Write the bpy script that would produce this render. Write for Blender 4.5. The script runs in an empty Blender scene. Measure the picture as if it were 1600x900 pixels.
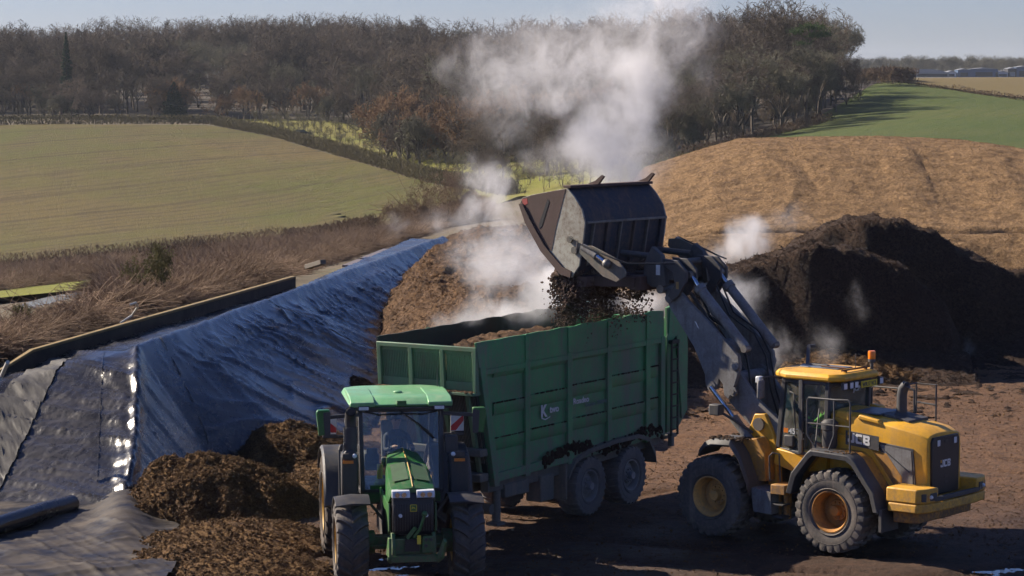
import bpy, bmesh, math, random
import numpy as np
from mathutils import Vector, Matrix, Euler
random.seed(7); np.random.seed(7)
PI = math.pi; R = math.radians
scene = bpy.context.scene
col = scene.collection

# ------------------------------------------------------------------ camera, sky, sun, exposure
CF, CHZ, CH = 4000.0, 115.0, 9.3
PITCH = math.atan((450-CHZ)/CF); PC, PS = math.cos(PITCH), math.sin(PITCH)
cam = bpy.data.objects.new('camera', bpy.data.cameras.new('camera')); col.objects.link(cam)
cam.location = (0, 0, CH); cam.rotation_euler = (PI/2-PITCH, 0, 0)
cam.data.lens = CF*36/1600; cam.data.sensor_width = 36; cam.data.clip_start = .5; cam.data.clip_end = 12000
scene.camera = cam

SUN_EL = 34.0; SUN_AZ = 64.0      # azimuth: from +Y towards -X
sv = Vector((-math.sin(R(SUN_AZ))*math.cos(R(SUN_EL)), math.cos(R(SUN_AZ))*math.cos(R(SUN_EL)), math.sin(R(SUN_EL))))
sl = bpy.data.lights.new('sun', 'SUN'); sl.energy = 5.0; sl.angle = R(.5); sl.color = (1, .87, .70)
so = bpy.data.objects.new('sun', sl); col.objects.link(so); so.rotation_euler = (-sv).to_track_quat('-Z', 'Y').to_euler()
so.location = (-60, 60, 60)
w = bpy.data.worlds.new("World"); scene.world = w; w.use_nodes = True
wn = w.node_tree
sky = wn.nodes.new('ShaderNodeTexSky'); sky.sky_type = 'NISHITA'; sky.sun_disc = False
sky.sun_elevation = R(SUN_EL); sky.sun_rotation = R(-SUN_AZ); sky.altitude = 0; sky.air_density = 1.0; sky.dust_density = .3; sky.ozone_density = 2.2
tint = wn.nodes.new('ShaderNodeMix'); tint.data_type = 'RGBA'; tint.blend_type = 'MULTIPLY'; tint.inputs[0].default_value = 1; tint.inputs[7].default_value = (.56, .63, .98, 1); wn.links.new(sky.outputs[0], tint.inputs[6]); wn.links.new(tint.outputs[2], wn.nodes['Background'].inputs[0]); wn.nodes['Background'].inputs[1].default_value = .055
vs = scene.view_settings; scene.display_settings.display_device = 'sRGB'
vs.view_transform = 'Standard'; vs.look = 'None'; vs.exposure = 1.0; vs.gamma = 1; vs.use_curve_mapping = False
cy = scene.cycles; cy.use_denoising = True; cy.max_bounces = 8; cy.diffuse_bounces = 2; cy.glossy_bounces = 3
cy.transmission_bounces = 4; cy.transparent_max_bounces = 12; cy.volume_bounces = 2
cy.volume_step_rate = .3; cy.volume_max_steps = 200; cy.caustics_reflective = False; cy.caustics_refractive = False
cy.use_adaptive_sampling = True; cy.adaptive_threshold = .03; cy.sample_clamp_indirect = 4

# ------------------------------------------------------------------ view geometry: where a ray of the photograph meets a height or a distance
def G(px, py, z=0.0):
    dx = (px-800)/CF; du = -(py-450)/CF
    ry = PC+du*PS; rz = -PS+du*PC
    t = (z-CH)/rz
    return Vector((dx*t, ry*t, z))
def GY(px, py, Y):
    dx = (px-800)/CF; du = -(py-450)/CF
    ry = PC+du*PS; rz = -PS+du*PC; t = Y/ry
    return Vector((dx*t, Y, CH+rz*t))
def local_plane(o, hd, px, py, y):
    """local (x, z) of a vehicle at o with heading hd (deg) where the ray meets the vertical plane at lateral offset y"""
    h = (math.cos(R(hd)), math.sin(R(hd))); n = (-h[1], h[0])
    ox, oy = o[0]+n[0]*y, o[1]+n[1]*y
    g = G(px, py, 0); rx, ry = g[0], g[1]
    det = -rx*h[1]+h[0]*ry
    t = (-ox*h[1]+h[0]*oy)/det
    return ((rx*t-ox)*h[0]+(ry*t-oy)*h[1], CH*(1-t))

# ------------------------------------------------------------------ numeric noise
def _h(ix, iy, seed):
    n = (ix.astype(np.int64)*374761393+iy.astype(np.int64)*668265263+seed*974634777) & 0x7fffffff
    n = ((n ^ (n >> 13))*1274126177) & 0x7fffffff
    return ((n ^ (n >> 16)) & 0xffff)/65535.0
def vn(x, y, seed=0):
    ix = np.floor(x); iy = np.floor(y); fx = x-ix; fy = y-iy
    fx = fx*fx*fx*(fx*(fx*6-15)+10); fy = fy*fy*fy*(fy*(fy*6-15)+10)
    a = _h(ix, iy, seed); b = _h(ix+1, iy, seed); c = _h(ix, iy+1, seed); d = _h(ix+1, iy+1, seed)
    return (a*(1-fx)+b*fx)*(1-fy)+(c*(1-fx)+d*fx)*fy
def fbm(x, y, o=4, seed=0, g=.5):
    s = 0; a = 1; t = 0
    for i in range(o):
        s = s+a*(vn(x, y, seed+i*17)*2-1); t += a; a *= g
        x, y = x*1.93*.8-y*1.93*.6+3.1, x*1.93*.6+y*1.93*.8+7.7
    return s/t
def ridge(x, y, o=4, seed=0, g=.55):
    s = 0; a = 1; t = 0
    for i in range(o):
        s = s+a*(1-np.abs(vn(x, y, seed+i*13)*2-1)*2); t += a; a *= g
        x, y = x*2.07*.8-y*2.07*.6+1.1, x*2.07*.6+y*2.07*.8+5.7
    return s/t
def sst(a, b, x):
    t = np.clip((x-a)/(b-a), 0, 1); return t*t*(3-2*t)

# ------------------------------------------------------------------ materials
def rgb(c): return (c[0], c[1], c[2], 1)
class NT:
    def __init__(s, name):
        s.m = bpy.data.materials.new(name); s.m.use_nodes = True; s.t = s.m.node_tree
        s.b = s.t.nodes['Principled BSDF']; s.out = s.t.nodes['Material Output']; s._c = None
    def n(s, ty, **k):
        x = s.t.nodes.new(ty)
        for a, b in k.items():
            if a.startswith('i_'): x.inputs[a[2:].replace('_', ' ')].default_value = b
            else: setattr(x, a, b)
        return x
    def l(s, a, b): s.t.links.new(a, b)
    def coord(s):
        if s._c is None: s._c = s.n('ShaderNodeTexCoord')
        return s._c.outputs['Object']
    def noise(s, scale, detail=4, rough=.55, vec=None, dist=0, sc=None):
        v = vec or s.coord()
        if sc:
            mp = s.n('ShaderNodeMapping'); mp.inputs['Scale'].default_value = sc; s.l(v, mp.inputs[0]); v = mp.outputs[0]
        x = s.n('ShaderNodeTexNoise'); x.inputs['Scale'].default_value = scale; x.inputs['Detail'].default_value = detail
        x.inputs['Roughness'].default_value = rough; x.inputs['Distortion'].default_value = dist; s.l(v, x.inputs['Vector'])
        return x.outputs['Fac']
    def ramp(s, fac, a, b, lo=0., hi=1.):
        x = s.n('ShaderNodeMapRange'); x.inputs['From Min'].default_value = a; x.inputs['From Max'].default_value = b
        x.inputs['To Min'].default_value = lo; x.inputs['To Max'].default_value = hi; s.l(fac, x.inputs['Value']); return x.outputs[0]
    def mix(s, f, a, b):
        x = s.n('ShaderNodeMix', data_type='RGBA')
        for v, i in ((f, 0), (a, 6), (b, 7)):
            if hasattr(v, 'is_output'): s.l(v, x.inputs[i])
            elif i == 0: x.inputs[0].default_value = v
            else: x.inputs[i].default_value = rgb(v)
        return x.outputs[2]
    def math(s, op, a, b=0.):
        x = s.n('ShaderNodeMath', operation=op)
        for v, i in ((a, 0), (b, 1)):
            if hasattr(v, 'is_output'): s.l(v, x.inputs[i])
            else: x.inputs[i].default_value = v
        return x.outputs[0]
    def bump(s, h, strength=.5, dist=.02, prev=None):
        x = s.n('ShaderNodeBump'); x.inputs['Strength'].default_value = strength; x.inputs['Distance'].default_value = dist
        s.l(h, x.inputs['Height'])
        if prev: s.l(prev, x.inputs['Normal'])
        return x.outputs[0]
    def fin(s, color=None, rough=None, metal=None, normal=None, spec=None):
        for v, i in ((color, 'Base Color'), (rough, 'Roughness'), (metal, 'Metallic'), (normal, 'Normal'), (spec, 'Specular IOR Level')):
            if v is None: continue
            if hasattr(v, 'is_output'): s.l(v, s.b.inputs[i])
            elif i == 'Base Color': s.b.inputs[i].default_value = rgb(v)
            else: s.b.inputs[i].default_value = v
        return s.m
DUST = (.115, .075, .05)
def paint(name, c, rough=.4, dirt=.35, dirtc=DUST, metal=0, zlow=None, sc=1.0, bump=.15, var=.75):
    """painted or bare metal with mottled wear, splashed dirt, and more dirt low down when zlow is given"""
    k = NT(name)
    big = k.noise(1.7*sc, 5, .6); fine = k.noise(14*sc, 6, .65); spk = k.noise(60*sc, 3, .7)
    base = k.mix(k.ramp(big, .35, .65), c, tuple(x*var for x in c))
    d = k.math('ADD', k.ramp(big, .45, .75, 0, .5), k.ramp(fine, .45, .7, 0, .6))
    stk = k.noise(5*sc, 5, .6, sc=(1, 1, .10)); d = k.math('ADD', d, k.ramp(stk, .5, .68, 0, .7))
    d = k.math('MULTIPLY', d, dirt)
    if zlow is not None:
        sep = k.n('ShaderNodeSeparateXYZ'); k.l(k.coord(), sep.inputs[0])
        low = k.ramp(sep.outputs[2], zlow[1], zlow[0], 0, 1)
        d = k.math('ADD', d, k.math('MULTIPLY', low, k.ramp(fine, .3, .62, .1, 1)))
    d = k.math('MINIMUM', d, .93)
    cc = k.mix(d, base, dirtc)
    cc = k.mix(k.ramp(spk, .62, .72, 0, .35), cc, tuple(min(1, x*1.6+.03) for x in dirtc))
    r = k.n('ShaderNodeMix'); k.l(d, r.inputs[0]); r.inputs[2].default_value = rough; r.inputs[3].default_value = .9
    return k.fin(cc, r.outputs[0], metal, k.bump(fine, bump, .01))
def simple(name, c, rough=.5, metal=0, emit=0):
    k = NT(name); k.fin(c, rough, metal)
    f = k.noise(9, 4); k.fin(k.mix(k.ramp(f, .3, .7), c, tuple(x*.8 for x in c)))
    if emit: k.b.inputs['Emission Color'].default_value = rgb(c); k.b.inputs['Emission Strength'].default_value = emit
    return k.m
def glass(name, tint=(.93, .95, .93), dirt=.06):
    k = NT(name); tr = k.n('ShaderNodeBsdfTransparent'); tr.inputs[0].default_value = rgb(tint)
    gl = k.n('ShaderNodeBsdfGlossy'); gl.inputs['Roughness'].default_value = .04; gl.inputs[0].default_value = (.9, .95, 1, 1)
    fr = k.n('ShaderNodeFresnel'); fr.inputs[0].default_value = 1.33
    m1 = k.n('ShaderNodeMixShader'); k.l(k.math('ADD', fr.outputs[0], .03), m1.inputs[0]); k.l(tr.outputs[0], m1.inputs[1]); k.l(gl.outputs[0], m1.inputs[2])
    df = k.n('ShaderNodeBsdfDiffuse'); df.inputs[0].default_value = (.45, .42, .36, 1)
    m2 = k.n('ShaderNodeMixShader'); k.l(k.ramp(k.noise(5, 5, .6), .35, .75, dirt*.3, dirt*1.5), m2.inputs[0]); k.l(m1.outputs[0], m2.inputs[1]); k.l(df.outputs[0], m2.inputs[2])
    k.l(m2.outputs[0], k.out.inputs[0]); return k.m
def soil(name, c1, c2, c3=None, sc=1.0, bump=1.0, bd=.12, rough=.95, wet=None):
    """loose organic matter: clods and fibres; colour varies clod by clod"""
    k = NT(name)
    a = k.noise(2.2*sc, 6, .65); b = k.noise(11*sc, 6, .7); f = k.noise(45*sc, 4, .75)
    cc = k.mix(k.ramp(b, .35, .65), c1, c2)
    if c3: cc = k.mix(k.ramp(a, .45, .65), cc, c3)
    cc = k.mix(k.ramp(f, .6, .75, 0, .45), cc, tuple(min(1, x*1.9) for x in c2))
    vor = k.n('ShaderNodeTexVoronoi'); vor.inputs['Scale'].default_value = 7*sc; k.l(k.coord(), vor.inputs['Vector'])
    h = k.math('ADD', k.math('ADD', b, k.math('MULTIPLY', f, .6)), k.math('MULTIPLY', vor.outputs[0], .5))
    pit = k.ramp(k.noise(22*sc, 3, .6), .36, .50, .45, 0); cc = k.mix(pit, cc, tuple(x*.45 for x in c1))
    nr = k.bump(h, bump, bd)
    rg = rough
    if wet: 
        rg = k.ramp(k.noise(.35*sc, 4, .6), wet, wet+.08, rough, .25)
    return k.fin(cc, rg, 0, nr, .3)

# ------------------------------------------------------------------ mesh builder
class MB:
    def __init__(s): s.v = []; s.f = []
    def add(s, vs, fs):
        o = len(s.v); s.v += [tuple(q) for q in vs]; s.f += [tuple(i+o for i in q) for q in fs]; return s
    def box(s, x0, x1, y0, y1, z0, z1, M=None):
        v = [Vector((x, y, z)) for z in (z0, z1) for y in (y0, y1) for x in (x0, x1)]
        if M: v = [M@q for q in v]
        return s.add(v, [(0, 2, 3, 1), (4, 5, 7, 6), (0, 1, 5, 4), (2, 6, 7, 3), (0, 4, 6, 2), (1, 3, 7, 5)])
    def prism(s, pts, a, b, ax='y'):
        """pts: 2-D outline; ax y: (x,z) plane, x: (y,z), z: (x,y)"""
        f = {'y': lambda p, t: (p[0], t, p[1]), 'x': lambda p, t: (t, p[0], p[1]), 'z': lambda p, t: (p[0], p[1], t)}[ax]
        n = len(pts); v = [f(p, a) for p in pts]+[f(p, b) for p in pts]
        return s.add(v, [tuple(range(n)), tuple(range(2*n-1, n-1, -1))]+[(i, (i+1) % n, n+(i+1) % n, n+i) for i in range(n)])
    def loft(s, rings, cap=True, closed=False):
        n = len(rings[0]); m = len(rings); v = [q for r in rings for q in r]; fs = []
        for j in range(m if closed else m-1):
            k = (j+1) % m
            for i in range(n): fs.append((j*n+i, j*n+(i+1) % n, k*n+(i+1) % n, k*n+i))
        if cap and not closed: fs += [tuple(range(n-1, -1, -1)), tuple(range((m-1)*n, m*n))]
        return s.add(v, fs)
    def tube(s, pts, r, n=8, cap=True):
        pts = [Vector(p) for p in pts]; rs = r if isinstance(r, (list, tuple)) else [r]*len(pts); rings = []
        u = None
        for i, p in enumerate(pts):
            d = (pts[min(i+1, len(pts)-1)]-pts[max(i-1, 0)]).normalized()
            if u is None: u = d.orthogonal().normalized()
            else:
                u = u-d*u.dot(d); u = u.normalized() if u.length > 1e-6 else d.orthogonal().normalized()
            w2 = d.cross(u)
            rings.append([p+(u*math.cos(2*PI*k/n)+w2*math.sin(2*PI*k/n))*rs[i] for k in range(n)])
        return s.loft(rings, cap)
    def beam(s, a, b, wd, ht, up=(0, 0, 1), wd2=None, ht2=None):
        a = Vector(a); b = Vector(b); d = (b-a).normalized(); up = Vector(up); sd = d.cross(up).normalized(); u = sd.cross(d)
        rings = []
        for p, w_, h_ in ((a, wd, ht), (b, wd2 or wd, ht2 or ht)):
            rings.append([p+sd*sx*w_/2+u*sz*h_/2 for sx, sz in ((-1, -1), (1, -1), (1, 1), (-1, 1))])
        return s.loft(rings)
    def lathe(s, prof, c=(0, 0, 0), ax='y', n=36, closed=True):
        c = Vector(c); rings = []
        for k in range(n):
            t = 2*PI*k/n; cs, sn = math.cos(t), math.sin(t); rg = []
            for r, a in prof:
                rg.append(c+Vector({'y': (r*cs, a, r*sn), 'x': (a, r*cs, r*sn), 'z': (r*cs, r*sn, a)}[ax]))
            rings.append(rg)
        m = len(prof); v = [q for r in rings for q in r]; fs = []
        for k in range(n):
            j = (k+1) % n
            for i in range(m if closed else m-1): fs.append((k*m+i, j*m+i, j*m+(i+1) % m, k*m+(i+1) % m))
        return s.add(v, fs)
    def cyl(s, a, b, r, n=16, r2=None): return s.tube([a, b], [r, r2 if r2 is not None else r], n)
    def sphere(s, c, r, n=12, m=8, sc=(1, 1, 1)):
        c = Vector(c); pr = [(max(1e-4, math.sin(PI*i/m)), -math.cos(PI*i/m)) for i in range(m+1)]
        k = MB().lathe([(a, b) for a, b in pr], ax='z', n=n, closed=False)
        return s.add([c+Vector((q[0]*r*sc[0], q[1]*r*sc[1], q[2]*r*sc[2])) for q in k.v], k.f)
    def xf(s, M): s.v = [tuple(M@Vector(q)) for q in s.v]; return s
    def build(s, name, mat, parent=None, bevel=0, seg=2, smooth=35, loc=None):
        me = bpy.data.meshes.new(name); me.from_pydata(s.v, [], s.f)
        bm = bmesh.new(); bm.from_mesh(me); bmesh.ops.recalc_face_normals(bm, faces=bm.faces); bm.to_mesh(me); bm.free()
        me.materials.append(mat); o = bpy.data.objects.new(name, me); col.objects.link(o)
        if smooth:
            me.shade_smooth()
            if smooth < 180: me.set_sharp_from_angle(angle=R(smooth))
        if bevel:
            b = o.modifiers.new('b', 'BEVEL'); b.width = bevel; b.segments = seg; b.limit_method = 'ANGLE'; b.angle_limit = R(30)
        if parent: o.parent = parent
        if loc is not None: o.location = loc
        return o
def tag(o, label=None, cat=None, group=None, kind=None):
    for k, v in (('label', label), ('category', cat), ('group', group), ('kind', kind)):
        if v: o[k] = v
    return o
def empty(name, loc, rz=0, label=None, cat=None, group=None):
    o = bpy.data.objects.new(name, None); col.objects.link(o); o.location = loc; o.rotation_euler = (0, 0, rz); o.empty_display_size = .3
    return tag(o, label, cat, group)
def copy_tree(o, parent=None):
    c = o.copy(); col.objects.link(c); c.parent = parent
    for ch in [x for x in o.children]: copy_tree(ch, c)
    return c
def grid_obj(name, X, Y, Z, mat, keep=None, smooth=True, parent=None):
    ny, nx = X.shape; co = np.stack([X, Y, Z], -1).reshape(-1, 3).astype(np.float32)
    i = np.arange(ny*nx).reshape(ny, nx)
    q = np.stack([i[:-1, :-1], i[:-1, 1:], i[1:, 1:], i[1:, :-1]], -1).reshape(-1, 4)
    if keep is not None:
        k = keep.reshape(-1); q = q[k[q].any(1)]
        used = np.unique(q); mp = np.zeros(ny*nx, int); mp[used] = np.arange(len(used)); co = co[used]; q = mp[q]
    me = bpy.data.meshes.new(name); me.vertices.add(len(co)); me.vertices.foreach_set('co', co.ravel())
    me.loops.add(len(q)*4); me.loops.foreach_set('vertex_index', q.ravel().astype(np.int32))
    me.polygons.add(len(q)); me.polygons.foreach_set('loop_start', (np.arange(len(q))*4).astype(np.int32))
    me.polygons.foreach_set('use_smooth', np.full(len(q), smooth)); me.update(calc_edges=True)
    me.materials.append(mat); o = bpy.data.objects.new(name, me); col.objects.link(o)
    if parent: o.parent = parent
    return o
def text(name, s, size, M, mat, parent, off=0, sx=1, ext=.004, spacing=1, shear=0):
    cu = bpy.data.curves.new(name, 'FONT'); cu.body = s; cu.size = size; cu.offset = off; cu.extrude = ext; cu.space_character = spacing; cu.shear = shear
    t = bpy.data.objects.new(name, cu); col.objects.link(t)
    me = bpy.data.meshes.new_from_object(t.evaluated_get(bpy.context.evaluated_depsgraph_get())); bpy.data.objects.remove(t)
    me.transform(M@Matrix.Diagonal((sx, 1, 1, 1))); me.materials.clear(); me.materials.append(mat)
    o = bpy.data.objects.new(name, me); col.objects.link(o); o.parent = parent; return o
def Mside(x, y, z): return Matrix(((-1, 0, 0, x), (0, 0, 1, y), (0, 1, 0, z), (0, 0, 0, 1)))
def Mrear(x, y, z): return Matrix(((0, 0, -1, x), (-1, 0, 0, y), (0, 1, 0, z), (0, 0, 0, 1)))
def scatter(name, pts, src, smin, smax, mat, label, cat='vegetation', seed=1, tilt=0.12):
    """uncountable growth: copies of one mesh on a cloud of points (geometry nodes)"""
    me = bpy.data.meshes.new(name); me.vertices.add(len(pts)); me.vertices.foreach_set('co', np.asarray(pts, np.float32).ravel()); me.update()
    o = bpy.data.objects.new(name, me); col.objects.link(o); tag(o, label, cat, kind='stuff')
    ng = bpy.data.node_groups.new(name+'_nodes', 'GeometryNodeTree')
    ng.interface.new_socket('Geometry', in_out='INPUT', socket_type='NodeSocketGeometry'); ng.interface.new_socket('Geometry', in_out='OUTPUT', socket_type='NodeSocketGeometry')
    N = ng.nodes; gi = N.new('NodeGroupInput'); go = N.new('NodeGroupOutput'); ip = N.new('GeometryNodeInstanceOnPoints')
    oi = N.new('GeometryNodeObjectInfo'); oi.inputs[0].default_value = src; oi.transform_space = 'ORIGINAL'
    r1 = N.new('FunctionNodeRandomValue'); r1.data_type = 'FLOAT_VECTOR'; r1.inputs[0].default_value = (-tilt, -tilt, 0); r1.inputs[1].default_value = (tilt, tilt, 6.283); r1.inputs['Seed'].default_value = seed
    r2 = N.new('FunctionNodeRandomValue'); r2.data_type = 'FLOAT'; r2.inputs[2].default_value = smin; r2.inputs[3].default_value = smax; r2.inputs['Seed'].default_value = seed+5
    L = ng.links.new; L(gi.outputs[0], ip.inputs['Points']); L(oi.outputs['Geometry'], ip.inputs['Instance']); L(r1.outputs[0], ip.inputs['Rotation']); L(r2.outputs[1], ip.inputs['Scale'])
    L(ip.outputs[0], go.inputs[0]); m = o.modifiers.new('scatter', 'NODES'); m.node_group = ng
    return o

# ================================================================== LAND
# terrain: thin-plate surface through points read off the slopes of the valley
_c = [(-6, 62, -1), (-3, 80, -1), (0, 100, -1), (-9.5, 56, -1.0), (-14, 54, -.8), (-14, 66, .9), (-11.5, 74, 1.0), (-9, 84, 1.2), (-5.5, 98, 1.2), (-3, 110, .6), (-30, 66, .2), (-60, 60, 0), (-30, 95, -1.5), (-20, 100, -.8), (-40, 45, -.8), (-12, 48, -.8), (0, 30, -1), (-30, 20, -.2), (-60, 10, 0), (20, 30, -1), (60, 30, -1), (10, 60, -1.2), (35, 60, -1.2),
      (5, 90, -1.5), (30, 90, -1.5), (60, 90, -1.5), (5, 118, -2), (30, 125, -1.6), (60, 125, -1.5), (100, 60, -1), (100, 120, 0)]
for q in ((0, 458, 150), (200, 452, 150), (350, 445, 150), (0, 440, 200), (500, 415, 150), (650, 380, 200), (0, 415, 320), (300, 385, 332), (580, 357, 345), (660, 340, 352), (730, 300, 390),
          (0, 193, 600), (200, 192, 610), (340, 195, 620), (430, 213, 575), (500, 230, 540), (600, 262, 470), (200, 300, 440), (500, 320, 410), (0, 300, 440),
          (0, 186, 660), (400, 187, 660), (500, 190, 650), (600, 213, 610), (620, 255, 480), (730, 262, 455), (900, 256, 440), (1000, 250, 420), (900, 290, 350), (850, 300, 300),
          (1060, 245, 380), (1200, 212, 420), (1290, 185, 465), (1340, 152, 520), (1400, 215, 330), (1600, 215, 340), (1600, 180, 430), (1400, 131, 560), (1500, 146, 530), (1600, 152, 520),
          (1400, 124, 800), (1600, 122, 760), (1500, 121, 950), (1400, 120, 1400), (1600, 119, 2000), (1300, 119, 2200), (0, 150, 800), (300, 140, 820), (600, 134, 820), (900, 136, 800), (1150, 135, 760),
          (0, 118, 1200), (600, 116, 1200), (1000, 118, 1300), (-400, 190, 640), (-400, 420, 330), (-300, 300, 450), (2000, 180, 460), (2000, 130, 700), (-400, 120, 1200), (2000, 119, 1500), (-900, 420, 330), (-900, 200, 640), (2600, 160, 500)):
    p = GY(*q); _c.append(tuple(p))
_c = np.array(_c, float)
TS = 100.0
def _U(r2): return np.where(r2 > 1e-12, .5*r2*np.log(np.maximum(r2, 1e-12)), 0)
# distances are warped so far control points weigh like near ones
def _w(x, y):
    r = np.sqrt(x*x+y*y)+40; k = np.log(r/40)*2.2/r*TS
    return x*k/TS*1.0, y*k/TS*1.0
_wx, _wy = _w(_c[:, 0], _c[:, 1]); _n = len(_c)
_K = _U((_wx[:, None]-_wx[None])**2+(_wy[:, None]-_wy[None])**2)+np.eye(_n)*2e-4
_P = np.stack([np.ones(_n), _wx, _wy], 1)
_A = np.zeros((_n+3, _n+3)); _A[:_n, :_n] = _K; _A[:_n, _n:] = _P; _A[_n:, :_n] = _P.T
_S = np.linalg.solve(_A, np.concatenate([_c[:, 2], np.zeros(3)]))
def terr(x, y):
    x = np.asarray(x, float); y = np.asarray(y, float); sh = x.shape; x = x.ravel(); y = y.ravel(); wx, wy = _w(x, y)
    z = _S[_n]+_S[_n+1]*wx+_S[_n+2]*wy
    for i in range(_n): z = z+_S[i]*_U((wx-_wx[i])**2+(wy-_wy[i])**2)
    return z.reshape(sh)
def terr1(x, y): return float(terr(np.array([x]), np.array([y]))[0])
def hit(px, py, y0=60, y1=1500):
    """where a ray of the photograph meets the land"""
    a = GY(px, py, 100.0); Y = np.exp(np.linspace(math.log(y0), math.log(y1), 700)); kx = a.x/100; kz = (a.z-CH)/100
    d = CH+kz*Y-terr(kx*Y, Y); i = np.argmax(d < 0) if (d < 0).any() else len(Y)-1
    t = d[i-1]/(d[i-1]-d[i]) if i > 0 and (d < 0).any() else 0
    yy = Y[i-1]+(Y[i]-Y[i-1])*t if i > 0 else Y[0]
    return (kx*yy, yy)

k = NT('rough_land'); n1 = k.noise(.05, 6, .6); n2 = k.noise(.9, 6, .7)
M_land = k.fin(k.mix(k.ramp(n2, .35, .65), k.mix(k.ramp(n1, .4, .6), (.085, .062, .04), (.05, .055, .022)), (.13, .1, .06)), .95, 0, k.bump(n2, .8, .3))
th = np.linspace(R(-62), R(62), 240); rr = np.exp(np.linspace(math.log(8), math.log(7000), 260))
TH, RR = np.meshgrid(th, rr); X = RR*np.sin(TH); Y = RR*np.cos(TH)-0.0
Z = terr(X, Y); far = sst(1500, 2600, RR); Z = Z*(1-far)+far*7.0-.25
tag(grid_obj('ground', X, Y, Z, M_land), 'rough scrubby ground of the valley', kind='structure')

def field(name, A, B, mat, n=(90, 120), lift=.12, amp=0.0, kind='structure', label=None):
    """sheet draped on the land between two outlines"""
    def rs(P, m):
        P = np.array(P, float); d = np.r_[0, np.cumsum(np.hypot(*np.diff(P, axis=0).T))]; t = np.linspace(0, d[-1], m)
        return np.stack([np.interp(t, d, P[:, 0]), np.interp(t, d, P[:, 1])], 1)
    a = rs(A, n[0]); b = rs(B, n[0]); t = np.linspace(0, 1, n[1])[:, None, None]
    Q = a[None]*(1-t)+b[None]*t; X, Y = Q[..., 0], Q[..., 1]
    Z = terr(X, Y)+lift+(fbm(X*.3, Y*.3, 3)*amp if amp else 0)
    o = grid_obj(name, X, Y, Z, mat); return tag(o, label, kind=kind)
def H(*L): return [hit(*q) for q in L]

# arable field on the left, drilled in curving lines
k = NT('young_crop')
mp = k.n('ShaderNodeMapping'); mp.inputs['Rotation'].default_value = (0, 0, R(38)); k.l(k.coord(), mp.inputs[0])
wv = k.n('ShaderNodeTexWave'); wv.inputs['Scale'].default_value = .07; wv.inputs['Distortion'].default_value = 6; wv.inputs['Detail'].default_value = 2; wv.inputs['Detail Scale'].default_value = .5; k.l(mp.outputs[0], wv.inputs[0])
wv2 = k.n('ShaderNodeTexWave'); wv2.inputs['Scale'].default_value = .012; wv2.inputs['Distortion'].default_value = 2.5; wv2.inputs['Detail'].default_value = 1; wv2.inputs['Detail Scale'].default_value = .6; k.l(mp.outputs[0], wv2.inputs[0])
n1 = k.noise(.013, 5, .6); n2 = k.noise(2.5, 5, .8, sc=(1, .35, 1)); n3 = k.noise(.12, 5, .7, sc=(1, .4, 1))
c = k.mix(k.ramp(n1, .38, .62), (.088, .092, .016), (.145, .105, .034))
c = k.mix(k.ramp(n3, .4, .65, 0, .65), c, (.125, .085, .038)); c = k.mix(k.ramp(n2, .35, .65, 0, .6), c, (.055, .052, .018))
c = k.mix(k.math('MULTIPLY', k.ramp(wv.outputs['Fac'], .5, .95, 0, .5), k.ramp(n3, .35, .6)), c, (.05, .042, .017)); c = k.mix(k.ramp(wv2.outputs['Fac'], .96, .998, 0, .4), c, (.04, .03, .015))
M_crop = k.fin(c, .95, 0, k.bump(n2, .9, .25), .2)
field('arable_field', [(-240, 330)]+H((0, 412), (150, 398), (300, 383), (450, 368), (580, 356), (650, 345), (725, 305)), [(-280, 600)]+H((0, 196), (150, 196), (330, 197), (430, 216), (510, 240), (620, 272), (735, 297)), M_crop, (200, 200), .15, .15)
k = NT('leaf_litter'); n1 = k.noise(.4, 5, .7); M_lit = k.fin(k.mix(k.ramp(n1, .35, .65), (.055, .038, .024), (.03, .024, .016)), .95)
field('wood_floor', [(-260, 655)]+H((0, 184), (200, 184), (400, 185), (520, 190), (600, 206), (640, 222), (760, 242), (900, 243), (1050, 238), (1130, 222), (1210, 203), (1290, 177), (1330, 153)), [(-330, 1050), (-200, 1050), (-100, 1050), (0, 1050), (60, 950), (80, 760), (88, 640), (84, 580)], M_lit, (160, 100), .15)
# meadow with young trees beyond the hedge
k = NT('meadow_grass'); n1 = k.noise(.03, 4); n2 = k.noise(1.3, 6, .7)
M_mead = k.fin(k.mix(k.ramp(n2, .35, .65), k.mix(k.ramp(n1, .4, .6), (.19, .20, .036), (.23, .20, .06)), (.13, .13, .03)), .95, 0, k.bump(n2, .7, .3), .2)
field('meadow', H((335, 193), (430, 210), (510, 234), (620, 268), (735, 292), (900, 330), (1040, 320)), H((335, 186), (450, 187), (560, 192), (650, 225), (760, 245), (900, 248), (1060, 240)), M_mead, (140, 60), .12)
# green field on the right
k = NT('green_crop'); n1 = k.noise(.02, 5); n2 = k.noise(.9, 6, .75)
wv = k.n('ShaderNodeTexWave'); wv.inputs['Scale'].default_value = .045; wv.inputs['Distortion'].default_value = 6; wv.inputs['Detail Scale'].default_value = .1
mp = k.n('ShaderNodeMapping'); mp.inputs['Rotation'].default_value = (0, 0, R(18)); k.l(k.coord(), mp.inputs[0]); k.l(mp.outputs[0], wv.inputs[0])
c = k.mix(k.ramp(n1, .35, .65), (.075, .105, .024), (.11, .12, .034)); c = k.mix(k.ramp(n2, .35, .65, 0, .8), c, (.045, .062, .018))
c = k.mix(k.ramp(wv.outputs['Fac'], .9, 1, 0, .5), c, (.05, .08, .02))
M_green = k.fin(c, .95, 0, k.bump(n2, .9, .5), .2)
field('green_field', [hit(980, 262)]+H((1150, 300), (1400, 300), (1600, 300))+[(120, 200), (220, 200)], [hit(1000, 250), hit(1200, 208), hit(1290, 180)]+H((1335, 131), (1450, 135), (1600, 156))+[(240, 470)], M_green, (160, 100), .12)
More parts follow.
